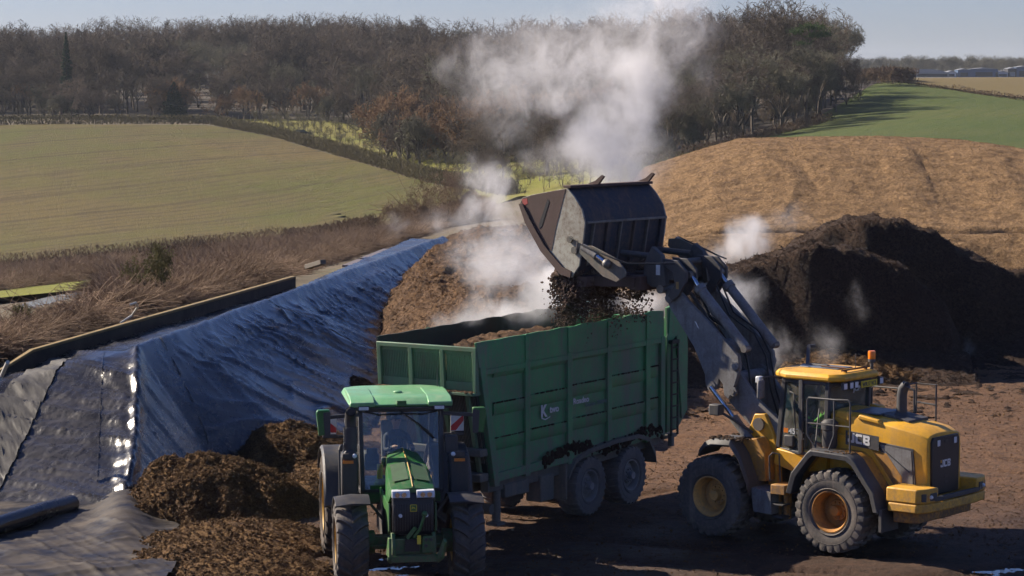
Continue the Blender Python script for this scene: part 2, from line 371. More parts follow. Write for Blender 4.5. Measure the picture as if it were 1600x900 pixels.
k = NT('stubble'); n1 = k.noise(.05, 4); n2 = k.noise(.6, 5, .7)
M_stub = k.fin(k.mix(k.ramp(n2, .35, .65), (.15, .11, .045), (.11, .09, .035)), .95, 0, None, .2)
field('brown_field', H((1335, 129), (1450, 133.5), (1600, 154))+[(240, 480)], H((1380, 124), (1480, 122.5), (1600, 121.5))+[(400, 900)], M_stub, (90, 60), .2)
# the lane between the two near hedges
k = NT('lane_track'); n2 = k.noise(.8, 6, .7); M_lane = k.fin(k.mix(k.ramp(n2, .35, .65), (.17, .125, .085), (.1, .08, .05)), .95)
field('farm_lane', H((-60, 428), (150, 413), (320, 396), (450, 384), (590, 368)), H((-60, 424), (150, 409), (320, 391), (450, 379), (590, 363)), M_lane, (60, 4), .1)
# wet hollow: grass and shallow water below the wall
k = NT('bright_grass'); n2 = k.noise(1.5, 6, .7); M_bg = k.fin(k.mix(k.ramp(n2, .35, .65), (.2, .2, .035), (.12, .13, .03)), .95, 0, k.bump(n2, .6, .15), .2)
field('rough_grass', H((-80, 478), (60, 462), (160, 452)), H((-80, 462), (50, 448), (170, 434)), M_bg, (50, 20), .1)
field('rough_grass', H((215, 430), (290, 424), (330, 418)), H((215, 424), (290, 417), (330, 413)), M_bg, (30, 8), .1)
k = NT('ditch_water'); n2 = k.noise(3, 4); M_ditch = k.fin((.25, .28, .33), .12, 0, k.bump(n2, .3, .03), 1.0)
field('ditch_water', H((28, 489), (60, 487), (110, 473), (165, 458)), H((35, 482), (60, 474), (110, 464), (160, 452)), M_ditch, (30, 6), .2)

# ------------------------------------------------------------------ bare trees, hedges, scrub
def twigmat(name, c, c2, leaf=None):
    k = NT(name); oi = k.n('ShaderNodeObjectInfo'); f = k.noise(1.2, 3)
    cc = k.mix(oi.outputs['Random'], tuple(x*.8 for x in c), tuple(x*1.15 for x in c2)); cc = k.mix(k.ramp(f, .35, .65, 0, .5), cc, tuple(x*1.5 for x in c2))
    return k.fin(cc, .9, 0, None, .2)
M_bark = twigmat('bark', (.06, .05, .042), (.10, .082, .068))
M_twig = twigmat('twigs', (.05, .040, .032), (.12, .094, .072))
M_twig_grey = twigmat('grey_twigs', (.07, .064, .048), (.125, .115, .08))
M_russet = twigmat('russet_twigs', (.14, .08, .043), (.19, .12, .068))
M_fir = twigmat('dark_needles', (.012, .03, .018), (.022, .042, .022))
M_pine = twigmat('pine_needles', (.04, .075, .025), (.06, .095, .03))
def ribbons(name, segs, mat, parent=None):
    """segs: array n x 8 (p0, p1, r0, r1) -> thin three-sided spindles"""
    s = np.asarray(segs, float); n = len(s); a = s[:, :3]; b = s[:, 3:6]; d = b-a; d /= np.maximum(np.linalg.norm(d, axis=1, keepdims=True), 1e-9)
    ref = np.where(np.abs(d[:, 2:3]) > .9, np.array([[1., 0, 0]]), np.array([[0, 0, 1.]])); u = np.cross(d, ref); u /= np.linalg.norm(u, axis=1, keepdims=True); v = np.cross(d, u)
    V = np.empty((n, 6, 3))
    for k_ in range(3):
        t = 2*PI*k_/3; o = u*math.cos(t)+v*math.sin(t); V[:, k_] = a+o*s[:, 6:7]; V[:, 3+k_] = b+o*s[:, 7:8]
    base = (np.arange(n)*6)[:, None]
    q = np.concatenate([base+np.array([[0, 1, 4, 3]]), base+np.array([[1, 2, 5, 4]]), base+np.array([[2, 0, 3, 5]])], 1).reshape(-1, 4)
    me = bpy.data.meshes.new(name); me.vertices.add(n*6); me.vertices.foreach_set('co', V.astype(np.float32).ravel())
    me.loops.add(q.size); me.loops.foreach_set('vertex_index', q.ravel().astype(np.int32)); me.polygons.add(len(q)); me.polygons.foreach_set('loop_start', (np.arange(len(q))*4).astype(np.int32))
    me.update(calc_edges=True); me.materials.append(mat); o = bpy.data.objects.new(name, me); col.objects.link(o)
    if parent: o.parent = parent
    return o
def grow(h, spread, seed, levels=6, trunk=.28, first=.25, dens=1.0, droop=.05, tw=.03):
    """skeleton of a broadleaf tree in winter; returns trunk segments and crown segments"""
    rnd = random.Random(seed); T = []; C = []
    def br(p, d, L, r, lv):
        n = 3 if lv < 2 else 2; q = p
        for i in range(n):
            d = (d+Vector((rnd.uniform(-1, 1), rnd.uniform(-1, 1), rnd.uniform(-.5, .7)))*(.14+.05*lv)).normalized()
            e = q+d*(L/n); ra = r*(1-.3*i/n); rb = r*(1-.3*(i+1)/n)
            (T if lv < 3 else C).append((*q, *e, max(ra, tw), max(rb, tw*.8))); q = e
            if lv >= 2 and lv < levels:
                s = d.orthogonal().normalized(); s.rotate(Matrix.Rotation(rnd.uniform(0, 2*PI), 3, d)); dd = (d*rnd.uniform(.4, .9)+s*rnd.uniform(.6, 1)+Vector((0, 0, .1))).normalized()
                if rnd.random() < dens: br(q, dd, L*rnd.uniform(.45, .65), r*.5, lv+1)
        if lv < levels:
            for j in range(rnd.choice((2, 3)) if lv < 4 else 2):
                s = d.orthogonal().normalized(); s.rotate(Matrix.Rotation(rnd.uniform(0, 2*PI), 3, d))
                dd = (d+s*rnd.uniform(.35, .95)*spread+Vector((0, 0, .12-droop*lv))).normalized(); br(q, dd, L*rnd.uniform(.6, .82), r*.58, lv+1)
    p = Vector((0, 0, 0)); d = Vector((rnd.uniform(-.05, .05), rnd.uniform(-.05, .05), 1)).normalized(); L0 = h*first; r = trunk
    T.append((*p, *(p+d*L0*.5), r*1.15, r*.9)); T.append((*(p+d*L0*.5), *(p+d*L0), r*.9, r*.75)); p = p+d*L0
    a0 = rnd.uniform(0, 6.28); nb = rnd.choice((3, 4, 4))
    for j in range(nb):
        a = a0+j*2*PI/nb+rnd.uniform(-.4, .4); t = rnd.uniform(.3, .75)*spread
        br(p-d*rnd.uniform(0, L0*.3), Vector((math.cos(a)*t, math.sin(a)*t, 1)).normalized(), h*.24*rnd.uniform(.8, 1.15), r*.5, 1)
    br(p, d, h*.26, r*.6, 1)
    T = np.array(T); C = np.array(C); top = max(C[:, 5].max(), 1); s = h/top
    for A in (T, C): A[:, 2] *= s; A[:, 5] *= s
    if h > 12:      # broadleaf crowns round off: trim twigs beyond an uneven dome
        rx = h*.36*spread; th_ = np.arctan2(C[:, 4], C[:, 3]); wob = 1+.12*np.sin(th_*3+seed)+.1*np.sin(th_*5+C[:, 5]*.9+seed*2)
        e = np.sqrt((C[:, 3]**2+C[:, 4]**2)/(rx*wob)**2+((C[:, 5]-h*.60)/(h*.40*wob))**2); C = C[e < 1]
    return T, C
protos = []
def tree_proto(h, spread, seed, mat, **k_):
    T, C = grow(h, spread, seed, **k_); t = empty('bare_tree', (0, 0, -50)); ribbons('trunk', T, M_bark, t); ribbons('crown', C, mat, t)
    me = bpy.data.meshes.new('wood_tree'); return t
PT = [tree_proto(16, 1.0, 1, M_twig), tree_proto(17, .8, 2, M_twig_grey), tree_proto(15, 1.2, 3, M_twig), tree_proto(18, .9, 4, M_twig), tree_proto(14, 1.1, 5, M_twig_grey), tree_proto(16, 1.1, 6, M_twig)]
PR = [tree_proto(9, 1.3, 11, M_russet, first=.12, levels=6), tree_proto(8, 1.4, 12, M_russet, first=.1, levels=6)]
PB = [tree_proto(8, 1.3, 21, M_twig, first=.08), tree_proto(7, 1.4, 22, M_twig_grey, first=.08)]
used_p = set()
def put(P, x, y, s, label, group, rz=None, cat='tree'):
    i = id(P)
    t = P if i not in used_p else copy_tree(P); used_p.add(i)
    t.location = (x, y, terr1(x, y)-.1); t.scale = (s*random.uniform(.9, 1.15), s*random.uniform(.9, 1.15), s); t.rotation_euler = (0, 0, random.uniform(0, 6.28) if rz is None else rz)
    if group is None and 'group' in t: del t['group']
    return tag(t, label, cat, group)
# woodland outlines (world)
wl = H((-120, 186), (0, 186), (150, 186), (300, 186), (420, 187), (520, 192), (600, 208))
def along(P, m):
    P = np.array(P, float); d = np.r_[0, np.cumsum(np.hypot(*np.diff(P, axis=0).T))]; t = np.linspace(0, d[-1], m)
    return np.stack([np.interp(t, d, P[:, 0]), np.interp(t, d, P[:, 1])], 1)
GW = 'bare winter trees of the hillside wood'; LW = 'bare leafless tree standing in the hillside wood'
front = along(wl, 34)
back_pts = []
edge_all = along(wl+H((650, 222), (720, 235), (820, 240), (950, 243), (1050, 240), (1130, 226), (1210, 206), (1280, 182), (1335, 152)), 300)
cnt = 0
for row in range(4):
    m = (34, 28, 22, 18)[row]
    for i, (x, y) in enumerate(along(wl+H((650, 222), (760, 240), (900, 245)), m)):
        x += random.uniform(-3, 3); y += 5+row*13+random.uniform(-4, 4)
        s = random.uniform(.8, 1.2)*(.66+.16*row if row < 2 else 1.15)
        put(random.choice(PT), x, y, s, LW, GW); cnt += 1
        if row < 2:
            russ = 250 < 800+CF*x/y < 480 and random.random() < .8 or random.random() < .12
            P = random.choice(PR if russ else PB)
            put(P, x+random.uniform(-4, 4), y-3+row*6, random.uniform(.8, 1.25), 'copper brown leafy tree at the lower edge of the wood' if russ else 'low bare thicket tree at the lower edge of the wood', 'russet trees along the wood edge' if russ else 'low thicket trees along the wood edge'); cnt += 1
# projecting copse in the middle and its copper-tinted crowns
for i in range(64):
    px = 606+(i*17.3) % 410+random.uniform(-5, 5); x, y = hit(px, 258-(0 if px < 760 else 6)); y += random.uniform(0, 45); x = (px-800)/CF*y
    russ = random.random() < .25
    put(random.choice(PR if russ else PB), x, y, random.uniform(1.0, 1.6), 'copper brown bushy tree of the copse above the saplings' if russ else 'dense low bare tree of the copse above the saplings', 'russet copse trees' if russ else 'bare copse trees'); cnt += 1
# the tall wood on the right with its edge running away from the viewer
GR = 'tall bare trees at the right end of the wood'
rp = along(H((1000, 246), (1060, 243), (1130, 228), (1210, 208), (1280, 184), (1338, 153)), 34)
for row in range(4):
    for i, (x, y) in enumerate(rp):
        if row and i % 2 == row % 2: continue
        xx = x-row*9+random.uniform(-2.5, 2.5); yy = y+row*3+random.uniform(-4, 4)
        px = 800+CF*xx/yy; hh = 17.5 if px > 1120 else 15.5
        hh *= float(np.interp(px, [1100, 1180, 1240, 1290, 1345], [.80, .98, .90, .72, .42]))
        put(random.choice(PT), xx, yy, random.uniform(.82, 1.02)*hh/16, 'tall bare tree at the right end of the wood above the tan mound', GR); cnt += 1
        if random.random() < .5: put(random.choice(PB), xx+random.uniform(-3, 3), yy-2, random.uniform(.5, .9), 'low bare shrub under the tall trees at the wood edge', 'shrubs under the tall trees'); cnt += 1
print('trees placed', cnt)
# the mass of the wood behind them
srcT, srcC = grow(16, 1.05, 31)
def wood_tree(name, seed, mat, h=16, **k_):
    T, C = grow(h, 1.05, seed, **k_); return ribbons(name, np.concatenate([T, C]), mat)
wt = wood_tree('bare_tree', 31, M_twig); wt2 = wood_tree('bare_tree', 32, M_twig_grey)
for o_, px, py in ((wt, 20, 184), (wt2, 560, 196)):
    x, y = hit(px, py); o_.location = (x, y+8, terr1(x, y+8)); tag(o_, 'bare tree with one stem standing at the far left of the wood' if px < 100 else 'bare tree with one stem where the wood meets the sapling meadow', 'tree')
pts = [[], []]
rs = np.random.RandomState(3)
for i in range(9000):
    x = rs.uniform(-260, 110); y = rs.uniform(450, 1000)
    e = edge_all; j = np.argmin(np.abs(e[:, 0]/e[:, 1]-x/y)); ye = e[j, 1]
    if x/y > e[:, 0].max()/ye if False else False: continue
    if x > 0 and x/y > .1365: continue
    if y < ye+38 or y > ye+270: continue
    if 800+CF*x/y > 1200 and y > 560+(1338-(800+CF*x/y))*1.2: continue
    pts[0 if fbm(np.array([x*.022]), np.array([y*.022]), 3, 200)[0] > .02 else 1].append((x, y))
# thin to about 6.5 m spacing
for a in (0, 1):
    P = np.array(pts[a]); keep = []; cell = {}
    for q in P:
        c_ = (int(q[0]//10.5), int(q[1]//10.5))
        if c_ in cell: continue
        cell[c_] = 1; keep.append(q)
    P = np.array(keep); zz = terr(P[:, 0], P[:, 1])-.3
    scatter('distant_wood', np.c_[P, zz], (wt, wt2)[a], (1.05, .6)[a], (1.6, 1.1)[a], M_twig, 'grey brown mass of bare trees covering the hill behind the fields', 'wood', seed=3+a, tilt=.08)
# emergent oaks on the skyline
for px, top, Y, sp, lab in ((132, 34, 800, 5, 'tall spreading bare tree on the skyline beside the narrow conifer'), (352, 24, 840, 0, 'big round-crowned bare oak standing highest on the left skyline'), (458, 40, 860, 2, 'small round bare crown on the skyline right of the big oak'), (640, 24, 860, 3, 'broad bare crown on the skyline left of the steam'), (735, 30, 860, 1, 'bare crown on the skyline just left of the steam plume'), (930, 20, 860, 5, 'bare crown on the skyline inside the steam plume'), (60, 58, 780, 3, 'leftmost broad bare crown on the skyline'), (1200, 32, 560, 2, 'highest bare tree of the right-hand wood'), (225, 48, 800, 4, 'low bare crown on the skyline between conifer and big oak')):
    x = (px-800)/CF*Y; z0 = terr1(x, Y); hh = CH+(115-top)/CF*Y-z0; P = PT[sp]; t = put(P, x, Y, hh/(16, 17, 15, 18, 14, 16)[sp], lab, None)
# conifers
def conifer(h, wd, seed, mat, trunk_h=.08, tiers=70, name='conifer'):
    rnd = random.Random(seed); S = []; t = empty(name, (0, 0, -50))
    for i in range(tiers):
        f = i/tiers; z = h*(trunk_h+(1-trunk_h)*f); L = wd*(1-f)**.8*(.75+.5*rnd.random())
        for j in range(9):
            a = rnd.uniform(0, 6.28); d = Vector((math.cos(a), math.sin(a), rnd.uniform(-.5, .1)+.3*f)); p = Vector((0, 0, z)); e = p+d*L
            S.append((*p, *e, .05, .02))
            for q in range(9):
                u = rnd.uniform(.2, 1); b = p.lerp(e, u); v = Vector((rnd.uniform(-1, 1), rnd.uniform(-1, 1), rnd.uniform(-.7, .3)))*.55*(L*.35+.3)
                S.append((*b, *(b+v), .12, .04))
    MB().cyl((0, 0, 0), (0, 0, h*.97), .22, 8, .05).build('trunk', M_bark, t); ribbons('crown', S, mat, t); return t
for px, py, dy, h, wd, lab in ((105, 186, 14, 22, 2.3, 'tall narrow dark conifer rising at the left of the wood'), (272, 186, 3, 9.5, 3.4, 'short dark conifer beside the copper trees'), (620, 240, 60, 11, 3, 'dark conifer inside the wood near the middle')):
    x, y = hit(px, py); yy = y+dy; x = x*yy/y; c_ = conifer(h, wd, px, M_fir); c_.location = (x, yy, terr1(x, yy)); tag(c_, lab, 'conifer')
# the lone pine on the skyline
x, y = hit(1262, 196); y += 30; x = (1262-800)/CF*y; pine = empty('pine_tree', (x, y, terr1(x, y)), 0, 'green pine with a flat windswept crown on the skyline', 'pine tree')
hp = CH+y*(115-40)/CF-terr1(x, y)
MB().tube([(0, 0, 0), (.3, 0, hp*.4), (0, .2, hp*.7), (.5, 0, hp*.96)], [.32, .26, .2, .08], 8).build('trunk', M_bark, pine)
S = []; rnd = random.Random(5)
for (bx, bz, L) in ((-2.2, .93, 1.6), (1.6, .97, 2.2), (2.6, .9, 1.5), (-.2, .985, 1.6), (-1.2, .8, 1.3), (.9, .89, 1.4)):
    c0 = Vector((bx, 0, hp*bz)); S.append((0, 0, hp*(bz-.1), *c0, .09, .05))
    for q in range(420):
        v = Vector((rnd.gauss(0, .5)*L, rnd.gauss(0, .5)*L, rnd.gauss(0, .17)*L)); u = Vector((rnd.uniform(-1, 1), rnd.uniform(-1, 1), rnd.uniform(-.2, 1)))*.3
        S.append((*(c0+v), *(c0+v+u), .05, .03))
ribbons('crown', S, M_pine, pine)

# ------------------------------------------------------------------ hedges (each hedge is one thing: a long trimmed row of twigs)
def hedge(name, P, hgt, wd, mat, label, dens=60, seed=0, rag=.25, src_len=.9, tr=.03):
    rs = np.random.RandomState(seed+11); P = np.array(P, float); d = np.r_[0, np.cumsum(np.hypot(*np.diff(P, axis=0).T))]; n = int(d[-1]*dens)
    t = rs.uniform(0, d[-1], n); x = np.interp(t, d, P[:, 0]); y = np.interp(t, d, P[:, 1]); z = terr(x, y)
    hh = hgt*(1+rag*fbm(t*.25, t*0, 3, seed)); a = rs.uniform(0, 6.28, n); r_ = rs.uniform(0, 1, n)**.6*wd/2
    bx = x+r_*np.cos(a); by = y+r_*np.sin(a); bz = z+rs.uniform(0, .85, n)*hh
    v = np.stack([rs.normal(0, .35, n), rs.normal(0, .35, n), rs.uniform(.2, 1, n)], 1)*src_len*hgt*.3
    S = np.c_[bx, by, bz, bx+v[:, 0], by+v[:, 1], np.minimum(bz+v[:, 2], z+hh*1.08), np.full(n, tr), np.full(n, tr*.5)]
    o = ribbons(name, S, mat); tag(o, label, 'hedge'); return o
M_hedge = twigmat('hedge_twigs', (.075, .052, .036), (.11, .075, .05)); M_hedge2 = twigmat('hedge_twigs_olive', (.07, .062, .032), (.1, .085, .045))
hedge('hedge', [(-240, 326)]+H((0, 415), (150, 400), (300, 386), (450, 371), (590, 358)), 1.5, 2.2, M_hedge, 'trimmed brown hedge along the near edge of the ploughed field', 60, 1, tr=.04)
hedge('hedge', H((-80, 436), (150, 421), (330, 403)), 1.9, 2.6, M_hedge, 'second brown hedge on the near side of the farm lane', 70, 2, .3, tr=.04)
hedge('hedge', [(-230, 600)]+H((0, 196), (150, 195), (330, 195), (430, 213), (510, 236), (620, 268), (740, 295), (800, 306)), 2.4, 3.0, M_hedge2, 'long clipped hedge curving along the top of the ploughed field', 80, 3, .12, tr=.07)
hedge('hedge', H((1330, 132), (1400, 133), (1500, 143), (1600, 158))+[(240, 470)], 1.2, 2, M_hedge, 'low dark hedge between the green field and the brown field', 18, 4, .5, tr=.07)
hedge('hedge', H((1320, 124), (1390, 126), (1420, 129)), 3, 5, M_hedge, 'dark overgrown hedge running from the wood to the grey shed', 60, 5, .3, tr=.09)
hedge('hedge', H((1000, 262), (1100, 238), (1200, 215), (1290, 190)), 1.6, 4, M_hedge, 'ragged low scrub hedge at the foot of the tall wood', 50, 6, .6, tr=.06)

# ------------------------------------------------------------------ saplings with stakes and guards in the meadow
def sapling(seed):
    rnd = random.Random(seed); t = empty('sapling', (0, 0, -50)); T = []; C = []
    T.append((0, 0, 0, .02, 0, 1.6, .06, .045)); T.append((.02, 0, 1.6, 0, 0, 3.0, .045, .02))
    for i in range(46):
        z = rnd.uniform(1.2, 2.9); a = rnd.uniform(0, 6.28); L = rnd.uniform(.4, 1.1); e = (math.cos(a)*L, math.sin(a)*L, z+rnd.uniform(.2, .7)); C.append((0, 0, z, *e, .03, .02))
        for q in range(2): C.append((*e, e[0]+rnd.uniform(-.4, .4), e[1]+rnd.uniform(-.4, .4), e[2]+rnd.uniform(0, .5), .022, .015))
    ribbons('trunk', T, M_bark, t); ribbons('crown', C, M_twig_grey, t)
    MB().box(-.12, -.02, -.05, .05, 0, 1.1).build('stake', M_stake, t); return t
M_stake = simple('pale_wood_stake', (.36, .3, .22), .9)
SP = [sapling(1), sapling(2)]
n_s = 0
def meadow_ok(px, py): return True
for row in range(9):
    for i in range(30):
        px = 395+i*23+row*6; py_top = np.interp(px, [340, 560, 640, 700, 760, 1060], [188, 194, 222, 262, 254, 246]); py_bot = np.interp(px, [340, 430, 510, 620, 735, 1060], [191, 208, 230, 264, 288, 310])
        f = (row+.7)/9; py = py_top+(py_bot-py_top)*f
        if px > 1060 or py_bot-py_top < 6: continue
        if (row+i) % 2 and px > 600: continue
        x, y = hit(px+random.uniform(-4, 4), py); P = SP[(row+i) % 2]
        put(P, x, y, random.uniform(.6, 1.05), 'young bare sapling with a pale stake in the meadow rows', 'staked saplings planted in the meadow', cat='sapling'); n_s += 1
print('saplings', n_s)
# low fence of pale posts at the top of the meadow
fp = along(H((345, 187.5), (450, 189), (560, 195)), 26)
fence = empty('post_fence', (fp[0][0], fp[0][1], terr1(*fp[0])), 0, 'line of pale fence posts where the meadow meets the wood', 'fence')
for x, y in fp: MB().box(-.08, .08, -.08, .08, -.1, 1.3).build('post', M_stake, fence, loc=(x-fp[0][0], y-fp[0][1], terr1(x, y)-terr1(*fp[0])))

# ------------------------------------------------------------------ bramble scrub between the clamp wall and the lane
M_bram = twigmat('bramble_stems', (.105, .068, .045), (.19, .135, .095)); M_dead = twigmat('dead_stems', (.2, .135, .09), (.3, .215, .15))
def clump(name, seed, n, w_, h_, mat, r_=.012):
    rnd = random.Random(seed); S = []
    for i in range(n):
        a = rnd.uniform(0, 6.28); d = rnd.uniform(0, w_); p = Vector((math.cos(a)*d, math.sin(a)*d, rnd.uniform(-.1, .3))); v = Vector((rnd.gauss(0, .55), rnd.gauss(0, .55), rnd.uniform(.2, 1.2)))*h_*.3
        for s_ in range(4):
            e = p+v; S.append((*p, *e, r_, r_*.8)); p = e; v = v+Vector((rnd.gauss(0, .9), rnd.gauss(0, .9), -.3+rnd.gauss(0, .6)))*h_*.28
            if p.z < 0: break
    return ribbons(name, S, mat)
b1 = clump('bramble_bush', 1, 520, 1.5, .85, M_bram, .011); b2 = clump('bramble_bush', 2, 300, 1.4, .75, M_dead, .010); b3 = clump('bramble_bush', 3, 420, 1.6, 2.0, M_bram, .02)
for o_, px, py, lab in ((b1, 420, 392, 'reddish bramble bush just outside the clamp wall'), (b2, 130, 500, 'pale dead stems bent over beside the wall near the ditch'), (b3, 660, 352, 'tall dark bramble bush at the far end of the clamp')):
    x, y = hit(px, py); o_.location = (x, y, terr1(x, y)-.1); tag(o_, lab, 'bush')
def proj(x, y, z):
    d = y*PC-(z-CH)*PS; u = y*PS+(z-CH)*PC
    return 800+CF*x/d, 450-CF*u/d
near = np.array(H((-160, 600), (0, 560), (200, 500), (380, 452), (480, 415), (600, 382), (700, 352))); farl = np.array(H((-160, 432), (0, 428), (150, 414), (320, 397), (450, 386), (590, 370), (660, 352), (735, 318)))
un, uf = near[:, 0]/near[:, 1], farl[:, 0]/farl[:, 1]
rs = np.random.RandomState(8); N_ = 60000
y = rs.uniform(52, 400, N_)**1.0; u = rs.uniform(-.26, -.012, N_); x = u*y
yn = np.interp(u, un, near[:, 1]); yf = np.interp(u, uf, farl[:, 1])
px, py = proj(x, y, terr(x, y))
ok = (y > yn+1.0) & (y < yf-2)
grass = ((px < 185) & (py > 436+(160-px)*.12) & (py < 535-px*.22)) | ((px > 205) & (px < 335) & (py > 409) & (py < 428))
dens = np.where(y < 110, 1, np.where(y < 200, .8, .6)); dens = np.where(grass, .0, dens)
ok &= rs.uniform(0, 1, N_) < dens*.75
P = np.c_[x, y, terr(x, y)-.1][ok]; P = P[:14000]; m = rs.randint(0, 10, len(P)); print('bramble points', len(P))
scatter('brambles', P[m < 5], b1, .3, .75, M_bram, 'reddish brown brambles filling the bank between wall and lane', seed=1)
scatter('dead_stems', P[(m >= 5) & (m < 8)], b2, .3, .75, M_dead, 'pale dead stems scattered through the brambles', seed=2)
scatter('tall_brambles', P[(m >= 8) & (P[:, 1] > 120)], b3, .2, .45, M_bram, 'taller dark scrub in the brambles', seed=3)
# ragged shrub on the bank, thicket by the end of the clamp
k_ = dict(first=.06, levels=6, trunk=.05, tw=.012)
def shrub(px, py, h, seed, mat, lab, dy=0, spread=1.3):
    x, y = hit(px, py); T, C = grow(h, spread, seed, **k_); C = C[::2]; t = empty('shrub', (x, y+dy, terr1(x, y+dy)-.1), 0, lab, 'shrub')
    ribbons('stem', T, M_bark, t); ribbons('crown', C, mat, t); return t
M_olive = twigmat('olive_shrub', (.075, .07, .03), (.13, .12, .05))
shrub(195, 520, 2.3, 41, M_olive, 'olive green shrub standing above the brambles beside the ditch', 8)
shrub(30, 520, 1.2, 42, M_olive, 'small ragged shrub near the left edge by the wet hollow')
for i, (px, py, h) in enumerate(((700, 350, 4.0), (675, 352, 3.4), (650, 356, 2.6), (730, 346, 3.0), (615, 360, 2.2))):
    shrub(px, py, h*1.5, 50+i, M_bram, ('tallest bare shrub at the far end of the clamp', 'bare shrub left of the tallest one at the clamp end', 'low bare shrub by the near hedge end', 'bare shrub partly behind the steam at the clamp end', 'smallest bare shrub on the hedge line')[i])
for i, px in enumerate((820, 850, 880, 760, 910)):
    shrub(px, 305, 7+i % 3, 70+i, M_twig, ('grey shrub in the meadow behind the bucket tip', 'round grey shrub behind the raised bucket', 'third grey shrub behind the raised bucket', 'grey shrub in the meadow at the hedge end', 'rightmost grey shrub behind the bucket')[i])

# ------------------------------------------------------------------ far side: shed, stores, pylons, tree line, small car
far_y = 1500
def fx(px, Y): return (px-800)/CF*Y
M_shed = simple('shed_roof_grey', (.30, .31, .33), .6); M_shedw = simple('shed_wall', (.36, .36, .35), .8); M_blue = simple('blue_cladding', (.05, .10, .2), .6); M_wht = simple('white_panels', (.6, .62, .64), .7); M_dark = simple('dark_opening', (.03, .03, .035), .8)
Y = 1450; b = empty('farm_shed', (fx(1435, Y), Y, terr1(fx(1435, Y), Y)), 0, 'long low grey shed with a shallow pitched roof on the right horizon', 'shed')
MB().box(-15, 15, -9, 9, -1, 1.8).build('wall', M_shedw, b)
MB().prism([(-15.6, 1.8), (-12, 3.2), (-6, 4.3), (4, 4.3), (11, 3.4), (15.6, 1.8)], -9.5, 9.5).build('roof', M_shed, b)
MB().box(-2.5, 14, -9.3, -9.02, .2, 1.6).build('doorway', M_dark, b)
for i, (px, wd, ht, mat, lab) in enumerate(((1501, 7, 2.6, M_blue, 'small blue industrial unit on the horizon right of the grey shed'), (1532, 16, 2.9, M_blue, 'long blue industrial unit in the middle of the right horizon'), (1561, 8, 1.7, M_wht, 'low white unit on the right horizon'), (1576, 5, 3, M_dark, 'dark square store near the right edge of the horizon'), (1594, 9, 3.6, M_blue, 'blue store at the extreme right of the horizon'), (1482, 5, 1.8, M_wht, 'small pale unit just right of the grey shed'))):
    t = empty('industrial_unit', (fx(px, Y+20), Y+20, terr1(fx(px, Y+20), Y+20)), 0, lab, 'building'); MB().box(-wd/2, wd/2, -6, 6, -2, ht*1.5).build('wall', mat, t)
    MB().prism([(-wd/2-.3, ht*1.5), (0, ht*1.5+.8), (wd/2+.3, ht*1.5)], -6.3, 6.3).build('roof', M_shed, t)
    MB().box(-wd*.3, wd*.3, -6.25, -6.03, .2, ht*.9).build('door', M_dark if mat != M_dark else M_shedw, t)
def pylon(px, top, Y, lab):
    x = fx(px, Y); z0 = terr1(x, Y)-1; hh = CH+(115-top)/CF*Y-z0; S = []
    for sx in (-1, 1):
        for sy in (-1, 1): S.append((sx*2.4, sy*2.4, 0, sx*.3, sy*.3, hh, .3, .22))
    for f in (.62, .76, .9): S += [(-6+3*f, 0, hh*f, 6-3*f, 0, hh*f, .28, .28), (-6+3*f, 0, hh*f, 0, 0, hh*(f+.07), .16, .16), (6-3*f, 0, hh*f, 0, 0, hh*(f+.07), .16, .16)]
    for i in range(8):
        a, b_ = i/8, (i+1)/8; wa, wb = 2.4-2.1*a, 2.4-2.1*b_
        S += [(-wa, -wa, hh*a, wb, -wb, hh*b_, .14, .14), (wa, -wa, hh*a, -wb, -wb, hh*b_, .14, .14)]
    o = ribbons('electricity_pylon', S, M_shed); o.location = (x, Y, z0); tag(o, lab, 'pylon')
pylon(1341, 92, 2600, 'small lattice pylon just right of the wood'); pylon(1560, 92, 2500, 'taller lattice pylon on the right horizon'); pylon(1587, 102, 3300, 'tiny distant pylon near the right edge')
pts = []
rs = np.random.RandomState(5)
for i in range(420):
    px = rs.uniform(1325, 1760); Y = rs.uniform(1560, 1900); pts.append((fx(px, Y), Y, terr1(fx(px, Y), Y)-.3))
scatter('distant_trees', pts, wt2, .45, .95, M_twig, 'low line of bare trees along the right horizon', 'wood', seed=9)
pts = [(fx(px_, Y_), Y_, terr1(fx(px_, Y_), Y_)-.3) for px_, Y_ in zip(rs.uniform(-900, 0, 500), rs.uniform(900, 1300, 500))]
scatter('distant_trees', pts, wt, .8, 1.2, M_twig, 'bare trees beyond the left end of the wood', 'wood', seed=10)
x, y = hit(471, 215); car = empty('parked_car', (x, y+2.5, terr1(x, y+2.5)+.2), R(8), 'small dark car parked on the meadow behind the clipped hedge', 'car')
MB().prism([(-2.1, .35), (-2.15, .9), (-1.9, 1.0), (-1.3, 1.45), (.4, 1.48), (1.1, 1.02), (2.05, .9), (2.15, .35)], -.85, .85).build('body', simple('car_paint', (.02, .022, .03), .25), car, .06)
MB().prism([(-1.75, 1.0), (-1.25, 1.38), (.35, 1.4), (.95, 1.02)], -.87, .87).build('window', simple('car_glass', (.1, .13, .16), .08), car)
for sx in (-1.3, 1.3):
    for sy in (-.78, .78): MB().lathe([(.05, -.1), (.33, -.1), (.33, .1), (.05, .1)], (sx, sy, .33), n=14).build('wheel', simple('car_tyre', (.02, .02, .02), .8), car)

